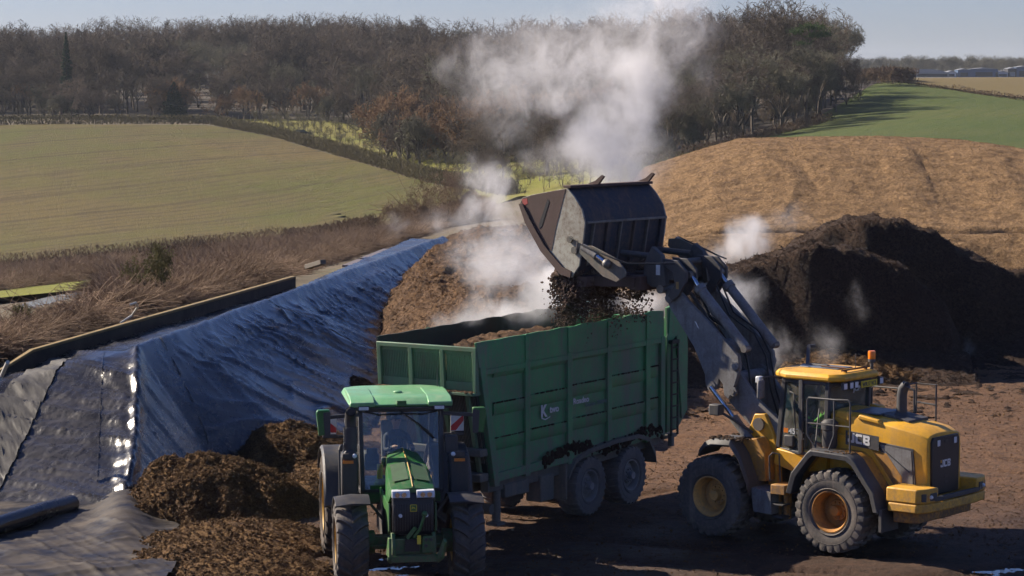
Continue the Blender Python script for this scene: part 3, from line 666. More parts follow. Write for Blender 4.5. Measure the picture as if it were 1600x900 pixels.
# ================================================================== YARD
M_yard = soil('yard_mud', (.055, .036, .026), (.10, .066, .047), (.17, .115, .078), 1.0, .9, .05, .9)
k = NT('yard_surface')
a = k.noise(.16, 5, .6); b = k.noise(1.6, 7, .7); f = k.noise(24, 5, .75); st = k.noise(.9, 4, .6, sc=(.35, 1.6, 1))
sep = k.n('ShaderNodeSeparateXYZ'); k.l(k.coord(), sep.inputs[0])
sunlit = k.math('MULTIPLY', k.ramp(sep.outputs[1], 50, 60, 0, 1), k.ramp(sep.outputs[0], 24, 6, .35, 1))      # strip behind the machines: sunlight painted in as paler ground, and less wet sheen
cc = k.mix(k.ramp(b, .35, .65), (.042, .022, .013), (.085, .046, .028)); cc = k.mix(k.ramp(st, .5, .7, 0, .7), cc, (.11, .058, .034))
cc = k.mix(k.math('MULTIPLY', sunlit, k.ramp(b, .3, .55, .35, 1)), cc, (.175, .092, .046)); cc = k.mix(k.ramp(f, .56, .68, 0, .6), cc, (.12, .068, .042)); cc = k.mix(k.ramp(k.noise(9, 5, .75), .5, .38, 0, .7), cc, (.02, .013, .01))
wet = k.ramp(a, .5, .6)
rg = k.n('ShaderNodeMix'); k.l(k.math('MULTIPLY', wet, k.ramp(sunlit, .5, 0, 0, 1)), rg.inputs[0]); rg.inputs[2].default_value = .92; rg.inputs[3].default_value = .5
h = k.math('ADD', k.math('MULTIPLY', b, 1.2), k.math('MULTIPLY', f, .5))
M_yard = k.fin(cc, rg.outputs[0], 0, k.bump(h, 1, .12), .35)
xs = np.arange(-17, 34, .09); ys = np.arange(36, 92, .11); X, Y = np.meshgrid(xs, ys)
rut = np.zeros_like(X)
for (ax, ay, ang, ofs) in ((2, 46, 8, 0), (2, 46, 8, 2.0), (8, 47, -14, 0), (8, 47, -14, 2.1), (4, 60, 70, 0), (4, 60, 70, 2), (-2, 43, 20, .6), (12, 62, 160, 0), (12, 62, 160, 2)):
    dx, dy = math.cos(R(ang)), math.sin(R(ang)); dd = (X-ax)*-dy+(Y-ay)*dx-ofs+fbm(X*.15, Y*.15, 2, 5)*1.2; al = (X-ax)*dx+(Y-ay)*dy
    rut -= np.exp(-(dd/.28)**2)*(.10+.045*np.sin(al*2*PI/.22))*sst(-.1, .4, fbm(X*.2, Y*.2, 2, int(ang)+9)+.2)
Z = .05*fbm(X*.5, Y*.5, 4, 1)+.05*ridge(X*1.9, Y*1.9, 4, 2)*sst(-.2, .5, fbm(X*.3, Y*.3, 3, 4))+.02*ridge(X*6, Y*6, 3, 6)+rut-.02
keepm = (X > -11.5+0.14*(Y-55)) | (Y < 55)
tag(grid_obj('yard', X, Y, Z-.03, M_yard, keepm), 'dark muddy yard with tyre ruts', kind='structure')
XX, YY = np.meshgrid(np.linspace(-40, 110, 76), np.linspace(12, 130, 60)); edge = (XX > -11+.14*(YY-50)) | (YY < 54)
tag(grid_obj('yard', XX, YY, XX*0-.12, M_yard, edge), 'wider compacted yard', kind='structure')

# puddles
k = NT('puddle_water'); nn = k.noise(2.5, 3); M_pud = k.fin((.018, .014, .012), .04, 0, k.bump(nn, .12, .02), 1.0); k.b.inputs['IOR'].default_value = 1.5
def puddle(px, py, rx, ry, seed, rot=0, z=-.078):
    c0 = G(px, py); n = 60; a = np.linspace(0, 2*PI, n, endpoint=False); rr_ = 1+.35*fbm(np.cos(a)*1.7+seed, np.sin(a)*1.7, 3, seed)*2
    x = np.cos(a)*rx*rr_; y = np.sin(a)*ry*rr_; cr, sr = math.cos(R(rot)), math.sin(R(rot))
    v = [(c0.x+p*cr-q*sr, c0.y+p*sr+q*cr, z) for p, q in zip(x, y)]
    o = MB().add(v, [tuple(range(n))]).build('puddle', M_pud, smooth=0); tag(o, kind='structure')
for q in ((430, 888, 1.2, .7, 1, 10), (470, 872, .5, .2, 2, 20), (478, 802, .28, .35, 3, 0), (650, 872, .7, .5, 4, 0), (600, 890, .6, .5, 5, 0), (1375, 838, .5, .22, 6, 30), (1592, 888, .6, .5, 7, 0), (1240, 805, .35, .12, 8, 0), (1130, 830, .4, .1, 9, 0), (1595, 565, 1.0, 1.0, 10, 0), (700, 895, .5, .3, 12, 0), (1225, 560, .3, .3, 13, 0)):
    puddle(*q)

# ------------------------------------------------------------------ clamp: wall, tarpaulins
HP = 2.8
W = [Vector((-18.5, 57.0, 1.9)), Vector((-14.6, 59.0, 2.1)), G(0, 578, 2.35), G(52, 546, 2.75), G(200, 504, 3.1), G(330, 468, 3.15), G(462, 431, 3.15)]
k = NT('weathered_shaded_wall'); n1 = k.noise(3, 5, .65); n2 = k.noise(.8, 3)
M_wall = k.fin(k.mix(k.ramp(n1, .35, .65), (.045, .04, .034), (.02, .018, .017)), .9, 0, k.bump(n1, .5, .03))  # face coloured near-black for the shadow it stands in
k = NT('lit_coping'); n1 = k.noise(4, 5, .65); M_cop = k.fin(k.mix(k.ramp(n1, .35, .65), (.26, .18, .075), (.17, .13, .06)), .9, 0, k.bump(n1, .5, .02))  # ochre puts the sunlit look of the top edge into the colour
wall = empty('clamp_wall', W[2], 0, 'long dark retaining wall with an ochre coping along the back of the sheeted clamp', 'wall')
def strip(mb, P, w0, w1, z0, z1):
    rings = []
    for i, p in enumerate(P):
        d = (P[min(i+1, len(P)-1)]-P[max(i-1, 0)]); d.z = 0; d.normalize(); nrm = Vector((-d.y, d.x, 0))
        rings.append([p+nrm*w0+Vector((0, 0, z0)), p+nrm*w1+Vector((0, 0, z0)), p+nrm*w1+Vector((0, 0, z1)), p+nrm*w0+Vector((0, 0, z1))])
    return mb.loft(rings)
Pl = [p-W[2] for p in W]
strip(MB(), Pl, 0, .12, -1.6, -.07).build('wall_face', M_wall, wall); strip(MB(), Pl, -.02, .14, -.067, 0).build('coping', M_cop, wall, .02)

TOPP = [G(215, 545, HP), G(660, 385, HP)]; TB = TOPP[0]; TE = TOPP[1]
foot = [G(-60, 785, 0), G(100, 795, 0), G(197, 800, 0), G(300, 790, 0), G(430, 748, 0), G(520, 640, 0), G(600, 560, 0), G(660, 500, 0)]
print('tarp', TB, TE, [tuple(round(a, 1) for a in f_) for f_ in foot])
tdir = (TE-TB); tdir.z = 0; tdir.normalize(); tn = Vector((tdir.y, -tdir.x, 0))   # towards the yard
def tarp_height(X, Y):
    """flat top, front slope towards the viewer, side slope towards the yard"""
    s = (X-TB.x)*tdir.x+(Y-TB.y)*tdir.y; q = (X-TB.x)*tn.x+(Y-TB.y)*tn.y
    fw = np.interp(s, [-6.3, 0, 3, 10.7, 20, 36], [1.65, 1.75, 3.4, 3.9, 3.9, 3.9])
    side = HP*(1-q/fw)
    Yf = np.interp(X, [-19, -14, -11.06, -8.2, -6], [55.0, 55.0, 54.7, 53.9, 53.3]); Yt = np.interp(X, [-19, -15, -11.6, TB.x, -4], [57.2, 58.2, 59.3, TB.y, 63.5])
    zt_ = np.interp(X, [-19, -15, -11.6, TB.x], [1.5, 1.8, 2.15, HP])
    front = zt_*(Y-Yf)/(Yt-Yf)
    plat = np.where(front > zt_, zt_+(HP-zt_)*sst(0, 6, Y-Yt), zt_)
    return s, q, side, front, plat
FX = np.arange(-19, 1, .055); FY = np.arange(52.5, 101, .075); X, Y = np.meshgrid(FX, FY)
s, q, side, front, plat = tarp_height(X, Y)
kk = .12
top = plat+.04*fbm(X*.6, Y*.6, 4, 3)
def smin(a, b, k_): h_ = np.clip(.5+.5*(b-a)/k_, 0, 1); return b*(1-h_)+a*h_-k_*h_*(1-h_)
base = smin(smin(top, side, .10), front, .10)
# a rolled lip and a sagging crease below it along the top edge
base += .09*np.exp(-((q-.0)/.22)**2)*(s > 0)-.07*np.exp(-((q-.75)/.16)**2)*sst(0, 3, s)
base += (.13+.06*ridge(Y*2.2, X*.6, 3, 71))*np.exp(-((side-front)/.17)**2)*sst(.1, .6, base)*(s < 0)
# folds: on the yard side they run obliquely down the slope, on the front they sag across it
sideM = sst(-.15, .15, front-side)*sst(.0, .5, HP-base); frontM = (1-sst(-.15, .15, front-side))*sst(.0, .5, HP-base)
hd_ = s*.55-q*.85
def folds(u, v, o, seed, p=7):
    """thin taut creases, long in v"""
    r_ = 0; am = 1; t_ = 0
    for i in range(o):
        r_ = r_+am*(1-np.abs(vn(u+.35*vn(u*.3, v*2, seed+40+i), v, seed+i)*2-1))**p; t_ += am; am *= .62; u = u*1.9+3.7; v = v*1.35+1.3
    return r_/t_
lo_ = sst(HP, HP-1.0, base)
wu = .8*fbm(X*.25, Y*.25, 2, 90)
base += sideM*(.32*folds(hd_*.55+wu, (s*.8+q*.6)*.06, 3, 21, 10)+.13*folds(hd_*1.5+wu*.6, (s+q*.4)*.12+4, 3, 24, 6))*(.35+.65*lo_)+sideM*.12*folds(s*1.1+q*.15+wu, q*.2+3, 3, 31, 8)*sst(HP-2.2, HP-.2, base)+sideM*.12*(vn(hd_*.35, s*.08, 37)-.5)*2
base += frontM*1.25*(.22*folds((s+X*.30+.35*np.sin(X*.7)+wu*.7)*.75, X*.12+3, 3, 41, 4)+.10*folds((s+X*.25+wu)*2.2, X*.3, 3, 44, 4))+frontM*.26*folds(X*1.6+s*.5+wu, s*.3, 3, 47, 4)*np.exp(-((front-side)/.6)**2)+frontM*.16*(vn(X*.35, s*.6+wu, 48)-.5)
base += (1-sideM)*(1-frontM)*.05*folds(X*1.1+Y*.5, Y*.12-X*.1, 4, 51)
base += .10*np.exp(-((s-3.6-q*1.1)/.13)**2)*sideM*sst(.3, 1.6, q)       # one strong fold running to the foot
wallq = np.interp(Y, [p.y for p in W]+[101], [p.x for p in W]+[-4.0])
inside = (X > wallq+.08)
ground_sheet = .035+.05*np.maximum(0, ridge(X*.35+Y*.1, Y*.9-X*.25, 4, 61))*1.3+.02*fbm(X*3, Y*3, 2, 5)
fl = base
Zt = np.maximum(fl, -.3)
k = NT('black_silage_sheet'); n1 = k.noise(1.1, 5, .6, dist=1.2); n2 = k.noise(8, 4, .6); n3 = k.noise(.35, 4, .6)
fold = k.n('ShaderNodeTexWave'); fold.inputs['Scale'].default_value = .55; fold.inputs['Distortion'].default_value = 6; fold.inputs['Detail'].default_value = 3; fold.inputs['Detail Scale'].default_value = .8
mp = k.n('ShaderNodeMapping'); mp.inputs['Rotation'].default_value = (0, 0, R(28)); k.l(k.coord(), mp.inputs[0]); k.l(mp.outputs[0], fold.inputs[0])
seam = k.n('ShaderNodeTexBrick')
dustf = k.math('MULTIPLY', k.ramp(n3, .4, .65), k.ramp(n2, .35, .65, .3, 1))
cc = k.mix(k.math('MULTIPLY', dustf, .55), (.017, .017, .019), (.085, .076, .068))
rg = k.n('ShaderNodeMix'); k.l(dustf, rg.inputs[0]); rg.inputs[2].default_value = .22; rg.inputs[3].default_value = .38
hh = k.math('ADD', k.math('MULTIPLY', k.noise(2.2, 5, .6, vec=mp.outputs[0], sc=(1, .16, 1), dist=.6), 1.6), k.math('MULTIPLY', k.noise(1.8, 4, .6, vec=mp.outputs[0], sc=(.2, 1, 1), dist=.8), .35))
M_tarp = k.fin(cc, rg.outputs[0], 0, k.bump(k.math('ADD', k.math('MULTIPLY', hh, .5), k.math('MULTIPLY', n2, .08)), .6, .06), .6)
keepT = (Zt > -.12) & inside
tp = grid_obj('silage_sheet', X, Y, Zt, M_tarp, keepT); tag(tp, 'big glossy black plastic sheet draped over the clamp with a hip and folds', 'tarpaulin')
# ground sheet in front of the clamp
k = NT('dusty_black_sheet'); n1 = k.noise(1.3, 5, .6); n2 = k.noise(9, 4, .6)
M_gs = k.fin(k.mix(k.ramp(n1, .35, .7, 0, .85), (.018, .017, .017), (.085, .068, .055)), k.ramp(n1, .35, .65, .4, .75), 0, k.bump(n1, .4, .05), .3)
gx = np.arange(-19, -4, .05); gy = np.arange(42, 56.5, .06); X2, Y2 = np.meshgrid(gx, gy)
gz = .07+.10*folds(Y2*.9-X2*.45, X2*.15+Y2*.1, 4, 61)+.10*(vn(X2*.4, Y2*.7, 66)-.5)+.36*np.exp(-((X2+8.15+(Y2-53.5)*.12)/.55)**2)*sst(47.3, 53.5, Y2)+.12*folds(X2*.9+Y2*.5, Y2*.2, 3, 63)*sst(54, 49, Y2)
_p, _q = proj(X2, Y2, gz); edge_x = np.interp(_q, [780, 800, 830, 900, 960], [270, 262, 285, 262, 230])+10*fbm(Y2*2, X2*0, 2, 3)
keepG = (_p < edge_x) & (Y2 < np.interp(X2, [-19, -14, -11.06, -8.2, -6], [55.4, 55.4, 55.1, 54.3, 53.8]))
gs = grid_obj('ground_sheet', X2, Y2, gz, M_gs, keepG); tag(gs, 'dusty grey black sheet spread on the ground in front of the clamp', 'tarpaulin')
# dull strip laid over the front slope, rolled sheet, seams
def on_tarp(x, y):
    i = int(round((y-FY[0])/.075)); j = int(round((x-FX[0])/.055)); i = min(max(i, 0), len(FY)-1); j = min(max(j, 0), len(FX)-1); return float(max(Zt[i, j], 0.0))
M_dull = k = NT('matt_grey_sheet'); n1 = k.noise(3, 5, .6); M_dull = k.fin(k.mix(k.ramp(n1, .35, .65), (.05, .047, .043), (.075, .07, .062)), .55, 0, k.bump(n1, .3, .03), .5)
a0, a1, b0, b1_ = G(80, 572, 2.3), G(112, 572, 2.35), G(-60, 690, 1.1), G(-10, 725, .9)
n = 60; xs_ = []; X3 = np.zeros((n, 9)); Y3 = X3.copy(); Z3 = X3.copy()
for i in range(n):
    for j in range(9):
        p = a0.lerp(b0, i/(n-1)).lerp(a1.lerp(b1_, i/(n-1)), j/8); X3[i, j] = p.x; Y3[i, j] = p.y; Z3[i, j] = on_tarp(p.x, p.y)+.035+.01*math.sin(i*.9+j)
tag(grid_obj('sheet_strip', X3, Y3, Z3, M_dull), 'matt grey strip of sheeting laid over the black sheet at the left edge', 'sheeting')
def seamline(pl, lab, r_=.010):
    pts_ = []
    for i in range(len(pl)-1):
        for t in np.linspace(0, 1, 24)[:-1]:
            p = pl[i].lerp(pl[i+1], t); pts_.append((p.x, p.y, on_tarp(p.x, p.y)+.012))
    MB().tube(pts_, r_, 5).build('seam', M_tarp, tp)
seamline([G(163, 575, 2.3), G(157, 650, 1.5), G(152, 780, .1)], ''); seamline([G(250, 570, 2.2), G(330, 690, .6)], ''); seamline([G(420, 505, 2.2), G(590, 600, .2)], '')
ra = G(112, 787, .25); rb = G(-60, 838, .28)
roll = empty('sheet_roll', ra, 0, 'rolled up length of black sheeting lying at the left edge on the ground sheet', 'roll')
mb = MB(); ln = rb-ra; mb.tube([(0, 0, 0), ln*.3+Vector((0, 0, .02)), ln*.7, ln], [.19, .2, .19, .2], 18).build('rolled_sheet', M_tarp, roll, smooth=60)
MB().cyl(-ln.normalized()*.02, -ln.normalized()*.002, .09, 12).build('core', M_dark, roll)
# pale pipe ends at the wall, old planks at the far end of the wall
M_pipe = simple('pale_pipe', (.5, .49, .45), .6)
p0 = G(2, 588, 2.6); mb = MB().tube([p0+Vector((-.1, -.2, -.3)), p0+Vector((0, 0, .0)), G(12, 566, 3.0)], .05, 8); tag(mb.build('drain_pipe', M_pipe), 'short pale pipe sticking up at the left end of the wall', 'pipe')
pa = G(190, 505, 2.8); mb = MB().tube([G(188, 505, 2.9), G(207, 492, 3.1), G(215, 480, 3.35), G(212, 473, 3.5), G(203, 476, 3.45)], .03, 8); tag(mb.build('bent_pipe', M_pipe), 'thin pale pipe bent over above the wall near the olive shrub', 'pipe')
M_wood = paint('grey_timber', (.14, .125, .105), .85, .3)
pl0 = G(480, 417, 2.9); t = empty('timber_baulk', pl0, 0, 'old weathered timber baulk resting at the far end of the wall', 'timber'); e = G(505, 407, 3.2)-pl0
MB().beam((0, 0, 0), e+Vector((0, 0, -.05)), .2, .16).build('baulk', M_wood, t, .02)
# pale wet boards / folded pale sheet on the flat top
M_pale = soil('wet_pale_litter', (.12, .10, .09), (.26, .22, .2), None, .7, .4, .03, .45)
for i, (px, py, L, wd) in enumerate(((600, 398, 5.5, 1.0), (645, 388, 4, .6), (560, 410, 3.5, .5))):
    c0 = G(px, py, 2.62); o = MB().beam((0, -L/2, 0), (0, L/2, 0), wd, .07).build('old_board', M_pale); o.location = c0; o.rotation_euler = (0, 0, R(-7)); tag(o, ('wide pale board on the flat top of the clamp near its far end', 'pale board beside the compost at the far end of the clamp', 'narrow pale board nearest the viewer on the clamp top')[i], 'board')

# ================================================================== COMPOST
C_br = soil('brown_compost', (.14, .072, .030), (.34, .20, .085), (.095, .05, .023), 1.3, 1, .16)
C_tan = soil('tan_compost', (.22, .13, .058), (.37, .235, .12), (.14, .083, .04), .8, .9, .16)
C_dk = soil('dark_compost', (.034, .020, .013), (.085, .050, .033), (.05, .029, .019), .8, 1, .16)
C_cen = soil('mixed_compost', (.12, .066, .034), (.30, .18, .10), (.075, .042, .024), 1.0, 1, .2)
def heap(name, x0, x1, y0, y1, st, fn, mat, label, cut=.0):
    xs_ = np.arange(x0, x1, st); ys_ = np.arange(y0, y1, st*1.15); X, Y = np.meshgrid(xs_, ys_); Z = fn(X, Y)
    o = grid_obj(name, X, Y, Z, mat, Z > cut); m_ = Z > cut+.02; HPTS[label] = np.c_[X[m_], Y[m_], Z[m_]]; return tag(o, label, 'heap')
def mound(X, Y, cx, cy, rx, ry, h, rot=0, p=1.0, seed=0, irr=.25):
    cr, sr = math.cos(R(rot)), math.sin(R(rot)); u = ((X-cx)*cr+(Y-cy)*sr)/rx; v = (-(X-cx)*sr+(Y-cy)*cr)/ry
    r_ = np.sqrt(u*u+v*v)*(1+irr*fbm(X*.55, Y*.55, 3, seed)); return h*(1-np.clip(r_, 0, 1.6)**1.6)**1*p if False else h*(1-np.minimum(r_, 1.35)**1.7)
def clods(X, Y, a, seed=0, f=1.6): return a*(ridge(X*f, Y*f, 4, seed)+.5*ridge(X*f*3.3, Y*f*3.3, 3, seed+7)+.28*ridge(X*f*8, Y*f*8, 2, seed+9))
HPTS = {}
c1 = G(325, 800); c2 = G(440, 722)
heap('compost_heap', -12, 0, 46, 56, .045, lambda X, Y: np.maximum(np.maximum(mound(X, Y, c1.x-.15, c1.y+.4, 1.85, 1.7, 1.2, 0, 1, 1, .6), mound(X, Y, c1.x+1.0, c1.y+.1, 1.4, 1.3, .8, 0, 1, 3)), mound(X, Y, c1.x-.9, c1.y+.5, .9, 1.3, 1.1, 0, 1, 4))+clods(X, Y, .10, 2)-.02, C_br, 'crumbly brown compost heap on the sheet nearest the viewer', .0)
heap('compost_heap', -9, -2, 50, 61, .05, lambda X, Y: np.maximum(mound(X, Y, c2.x+.1, c2.y+.6, 1.75, 2.0, 1.1, 0, 1, 11, .6), mound(X, Y, c2.x+1.2, c2.y-.3, 1.2, 1.4, .7, 0, 1, 12))+clods(X, Y, .09, 9)-.02, C_br, 'second brown compost heap behind, at the foot of the black sheet', .0)
def spill(X, Y):
    a = G(390, 850); z = np.maximum(mound(X, Y, a.x-.2, a.y+.2, 2.1, 2.0, .42, 0, 1, 21), mound(X, Y, a.x-.7, a.y-1.6, 1.7, 1.5, .30, 0, 1, 22)); b_ = G(470, 770)
    z = np.maximum(z, mound(X, Y, b_.x+.2, b_.y, 1.4, 2.6, .36, 0, 1, 23)); z = np.maximum(z, mound(X, Y, b_.x+.9, b_.y+4, 1.6, 4.0, .35, 0, 1, 24))
    e_ = G(385, 893); z = np.maximum(z, mound(X, Y, e_.x, e_.y, 1.7, 1.5, .30, 0, 1, 26))
    return z+clods(X, Y, .055, 25, 2.2)-.03+.02*np.sin((X*.3+Y)*2*PI/.28)*sst(.1, .2, z)
heap('compost_spill', -11, 0, 44, 63, .05, spill, C_br, 'low spread of trodden brown compost between the heaps and the tractor', .0)
f_ = G(530, 655)
heap('compost_heap', -6.5, 0, 56, 72, .06, lambda X, Y: np.maximum(mound(X, Y, f_.x+.3, f_.y+2, 1.1, 2.2, .85, 0, 1, 31), mound(X, Y, f_.x+2.2, f_.y+6, 2.4, 4, 1.2, 0, 1, 32))+clods(X, Y, .1, 33)-.03, C_br, 'small brown heap behind the tractor mirror against the sheet', .0)
def centre(X, Y):
    xl = np.interp(Y, [58, 63, 70, 76, 81, 85, 90, 98, 110], [-2.4, -3.0, -3.8, -4.5, -5.7, -5.6, -5.2, -4.6, -5])+.35*fbm(Y*.5, X*.4, 3, 40)+.0
    e = sst(0, 3.6, X-xl)**.8; yy = np.interp(Y, [58, 62, 72, 84, 96, 108, 118], [0, 1.7, 2.6, 2.9, 3.1, 2.4, 0]); rt = sst(0, -3.2, X-np.interp(Y, [58, 66, 80, 100], [2.0, 3.4, 4.8, 4.0])-.6*fbm(Y*.4, X*.2, 3, 41))
    lump = .45*ridge(X*.28+Y*.10, Y*.22, 3, 42)+.30*ridge(X*.9, Y*.7, 5, 44, .62)
    return (yy*e**(.55+.25*fbm(Y*.35, X*.35, 3, 49))+lump*e**.5*sst(58, 62, Y)+clods(X, Y, .15, 46, 1.6)*e)*rt**.6-.1
heap('compost_heap', -8, 16, 57, 118, .085, centre, C_cen, 'long steaming brown compost heap stretching back behind the trailer', .05)
# tan mound
cxs = np.array([GY(px_, py_, 108)[0] for px_, py_ in ((940, 330), (985, 300), (1020, 262), (1100, 236), (1170, 216), (1280, 213), (1400, 212), (1520, 217), (1600, 228), (1700, 250))]); czs = np.array([GY(px_, py_, 108)[2] for px_, py_ in ((940, 330), (985, 300), (1020, 262), (1100, 236), (1170, 216), (1280, 213), (1400, 212), (1520, 217), (1600, 228), (1700, 250))])
cxs = np.r_[cxs[0]-3, cxs, 36, 60]; czs = np.r_[0, czs, 5.0, 4.0]; czs[1] *= .8
def tan(X, Y):
    zc = np.interp(X, cxs, czs); t = Y-88+.8*fbm(X*.12, Y*0, 3, 50)
    low = 3.7*sst(0, 7.0, t)**.8; up = sst(6.5, 20, t); back = sst(140, 112, Y)
    z = np.minimum(low, zc*.62)+(zc-np.minimum(3.7, zc*.62))*up**.8
    groove = ridge(X*.42+.3*fbm(X, Y*.2, 2, 3), Y*.05, 3, 52)*.2*sst(7, 10, t)*sst(20, 14, t)
    step = -.6*np.exp(-((t-6.6-.5*fbm(X*.25, Y*0, 3, 54))/.22)**2)*sst(-.35, .25, fbm(X*.3, Y*0+9, 2, 55)+.15)-.5*np.exp(-((t-3.6-.6*fbm(X*.3, Y*0+5, 3, 57))/.2)**2)*sst(-.2, .3, fbm(X*.35, Y*0+3, 2, 58))
    return (z+groove+step+.12*ridge(X*.5, Y*.5, 3, 56)*sst(7, 4, t))*back+.05*ridge(X*1.3, Y*1.3, 4, 59)+.03*ridge(X*4, Y*4, 3, 60)-.15
heap('compost_mound', 1, 52, 86, 140, .13, tan, C_tan, 'huge smooth tan mound with vertical runnels filling the right background', .0)
# dark cut heaps: crest height by position, nearly upright faces towards the yard
def cut_heap(cr, Yc, foot, back, seed):
    cx_ = np.array([GY(a, b, Yc)[0] for a, b in cr]); cz_ = np.array([GY(a, b, Yc)[2] for a, b in cr])
    def fn(X, Y):
        wob = .8*fbm(X*.3, Y*.05, 4, seed); zc = np.interp(X, cx_, cz_, left=-.5, right=-.5)+.18*ridge(X*.6, Y*.4, 3, seed+1)
        t = (Y-foot+wob)/(Yc-foot); face = np.clip(t, 0, 1)**.8; bk = sst(back, Yc+1, Y)
        apron = .9*np.exp(-np.maximum(0, foot-Y+wob*.6)/1.1)*sst(foot-4.5, foot-1, Y)*np.clip(zc, 0, 1)
        z = zc*np.where(t > 0, face, 0)*bk
        return np.maximum(z, apron*.95-.05)+clods(X, Y, .13, seed+2, 1.1)*np.clip(zc, 0, 1)-.12
    return fn
heap('dark_heap', 3.5, 19, 69, 98, .1, cut_heap([(1000, 600), (1030, 500), (1080, 440), (1130, 424), (1175, 412), (1225, 400), (1290, 386), (1345, 392), (1420, 420), (1480, 468), (1500, 520), (1515, 600)], 79.4, 78.1, 94, 70), C_dk, 'dark freshly cut compost heap with an upright face behind the loader cab')
heap('dark_heap', 8, 34, 74, 104, .11, cut_heap([(1180, 480), (1250, 380), (1330, 343), (1400, 341), (1450, 358), (1520, 400), (1580, 425), (1700, 430), (1850, 470), (2100, 600)], 85.0, 83.6, 99, 80), C_dk, 'second dark compost heap rising behind and to the right')
a = G(1615, 545)
heap('rubble_heap', 12, 26, 74, 92, .08, lambda X, Y: mound(X, Y, a.x+.8, a.y+.5, 2.2, 2.2, 1.6, 0, 1, 91)+clods(X, Y, .22, 92, 1.4)-.05, C_br, 'lumpy brown heap cut off by the right edge of the picture', .0)
a = G(1330, 585)
heap('compost_spill', 6, 20, 66, 82, .07, lambda X, Y: np.maximum(mound(X, Y, a.x-.6, a.y-.5, 3.2, 2.2, .85, 0, 1, 93), mound(X, Y, a.x-3.6, a.y+1, 1.8, 1.6, .6, 0, 1, 94))+clods(X, Y, .13, 95, 1.5)-.05, C_br, 'rough toppled clods at the foot of the dark heap', .0)
# loose clods on the yard
rs = np.random.RandomState(12); S = MB()
ico = bmesh.new(); bmesh.ops.create_icosphere(ico, subdivisions=1, radius=1); IV = [v.co.copy() for v in ico.verts]; IF = [tuple(v.index for v in f.verts) for f in ico.faces]; ico.free()
def lumps(P, smin_, smax_, mat, name, label, kind='stuff'):
    mb = MB()
    for p in P:
        r_ = rs.uniform(smin_, smax_); sq = rs.uniform(.5, 1, 3); mb.add([(p[0]+v.x*r_*sq[0]*rs.uniform(.7, 1.2), p[1]+v.y*r_*sq[1]*rs.uniform(.7, 1.2), p[2]+v.z*r_*sq[2]) for v in IV], IF)
    return tag(mb.build(name, mat), label, 'litter', kind=kind)
P = [(x_, y_, .02) for x_, y_ in zip(rs.uniform(-9, 18, 5200), rs.uniform(44, 76, 5200)) if fbm(np.array([x_*.3]), np.array([y_*.3]), 3, 77)[0] > -.05]
lumps(P, .008, .035, C_br, 'yard_crumbs', 'crumbs and clods of compost strewn over the yard')

def clod_src(name, n, r_, mat, seed, x, y, label):
    q = np.random.RandomState(seed); mb = MB()
    for i in range(n):
        rr_ = r_*q.uniform(.4, 1); c0 = Vector((q.normal(0, r_*1.6), q.normal(0, r_*1.6), q.uniform(-.2, .4)*r_)); s3 = q.uniform(.5, 1.1, 3)
        mb.add([(c0.x+v.x*rr_*s3[0]*q.uniform(.75, 1.25), c0.y+v.y*rr_*s3[1]*q.uniform(.75, 1.25), c0.z+v.z*rr_*s3[2]*q.uniform(.8, 1.2)) for v in IV], IF)
    o = mb.build(name, mat, smooth=0); o.location = (x, y, .03); return tag(o, label, 'clod')
K1 = clod_src('compost_clod', 7, .05, C_br, 1, G(478, 838).x, G(478, 838).y, 'loose clump of brown clods on the spill beside the tractor wheel')
K2 = clod_src('compost_clod', 7, .06, C_dk, 2, G(1395, 612).x, G(1395, 612).y, 'loose clump of dark clods on the yard behind the beacon')
K3 = clod_src('compost_clod', 8, .05, C_cen, 3, G(1100, 655).x, G(1100, 655).y, 'loose clump of pale clods on the sunlit strip behind the trailer')
K4 = clod_src('compost_clod', 8, .045, C_tan, 4, G(1560, 650).x, G(1560, 650).y, 'loose clump of tan shreds near the right edge of the yard')
rs = np.random.RandomState(77)
q_ = np.c_[rs.uniform(-7, 26, 42000), rs.uniform(43, 80, 42000)]; m_ = fbm(q_[:, 0]*.35, q_[:, 1]*.35, 4, 78) > rs.uniform(-.5, .35, 42000); q_ = q_[m_]
scatter('yard_litter', np.c_[q_, np.full(len(q_), -.03)], K3, .05, .34, None, 'fine litter of compost crumbs trodden into the yard', 'litter', seed=4, tilt=.5)
for lab, P in list(HPTS.items()):
    if len(P) < 10: continue
    tan_ = 'tan mound' in lab; dk_ = 'dark freshly' in lab or 'second dark' in lab; cen_ = 'long steaming' in lab
    n = 24000 if (tan_ or cen_) else 14000 if dk_ else 9000
    if 'low spread' in lab: n = 9000
    if tan_: P = P[P[:, 1] < 114]
    idx = rs.choice(len(P), min(n, len(P)), replace=False); P = P[idx]+np.c_[rs.uniform(-.04, .04, (len(idx), 2)), np.zeros(len(idx))]
    src = K4 if tan_ else K2 if dk_ else K3 if cen_ else K1
    scatter('loose_compost', P, src, .15, .62 if not tan_ else .4, None, 'loose crumbs lying on the '+lab.split(' filling')[0].split(' stretching')[0].split(' behind the loader')[0], 'litter', seed=len(P) % 50, tilt=.6)

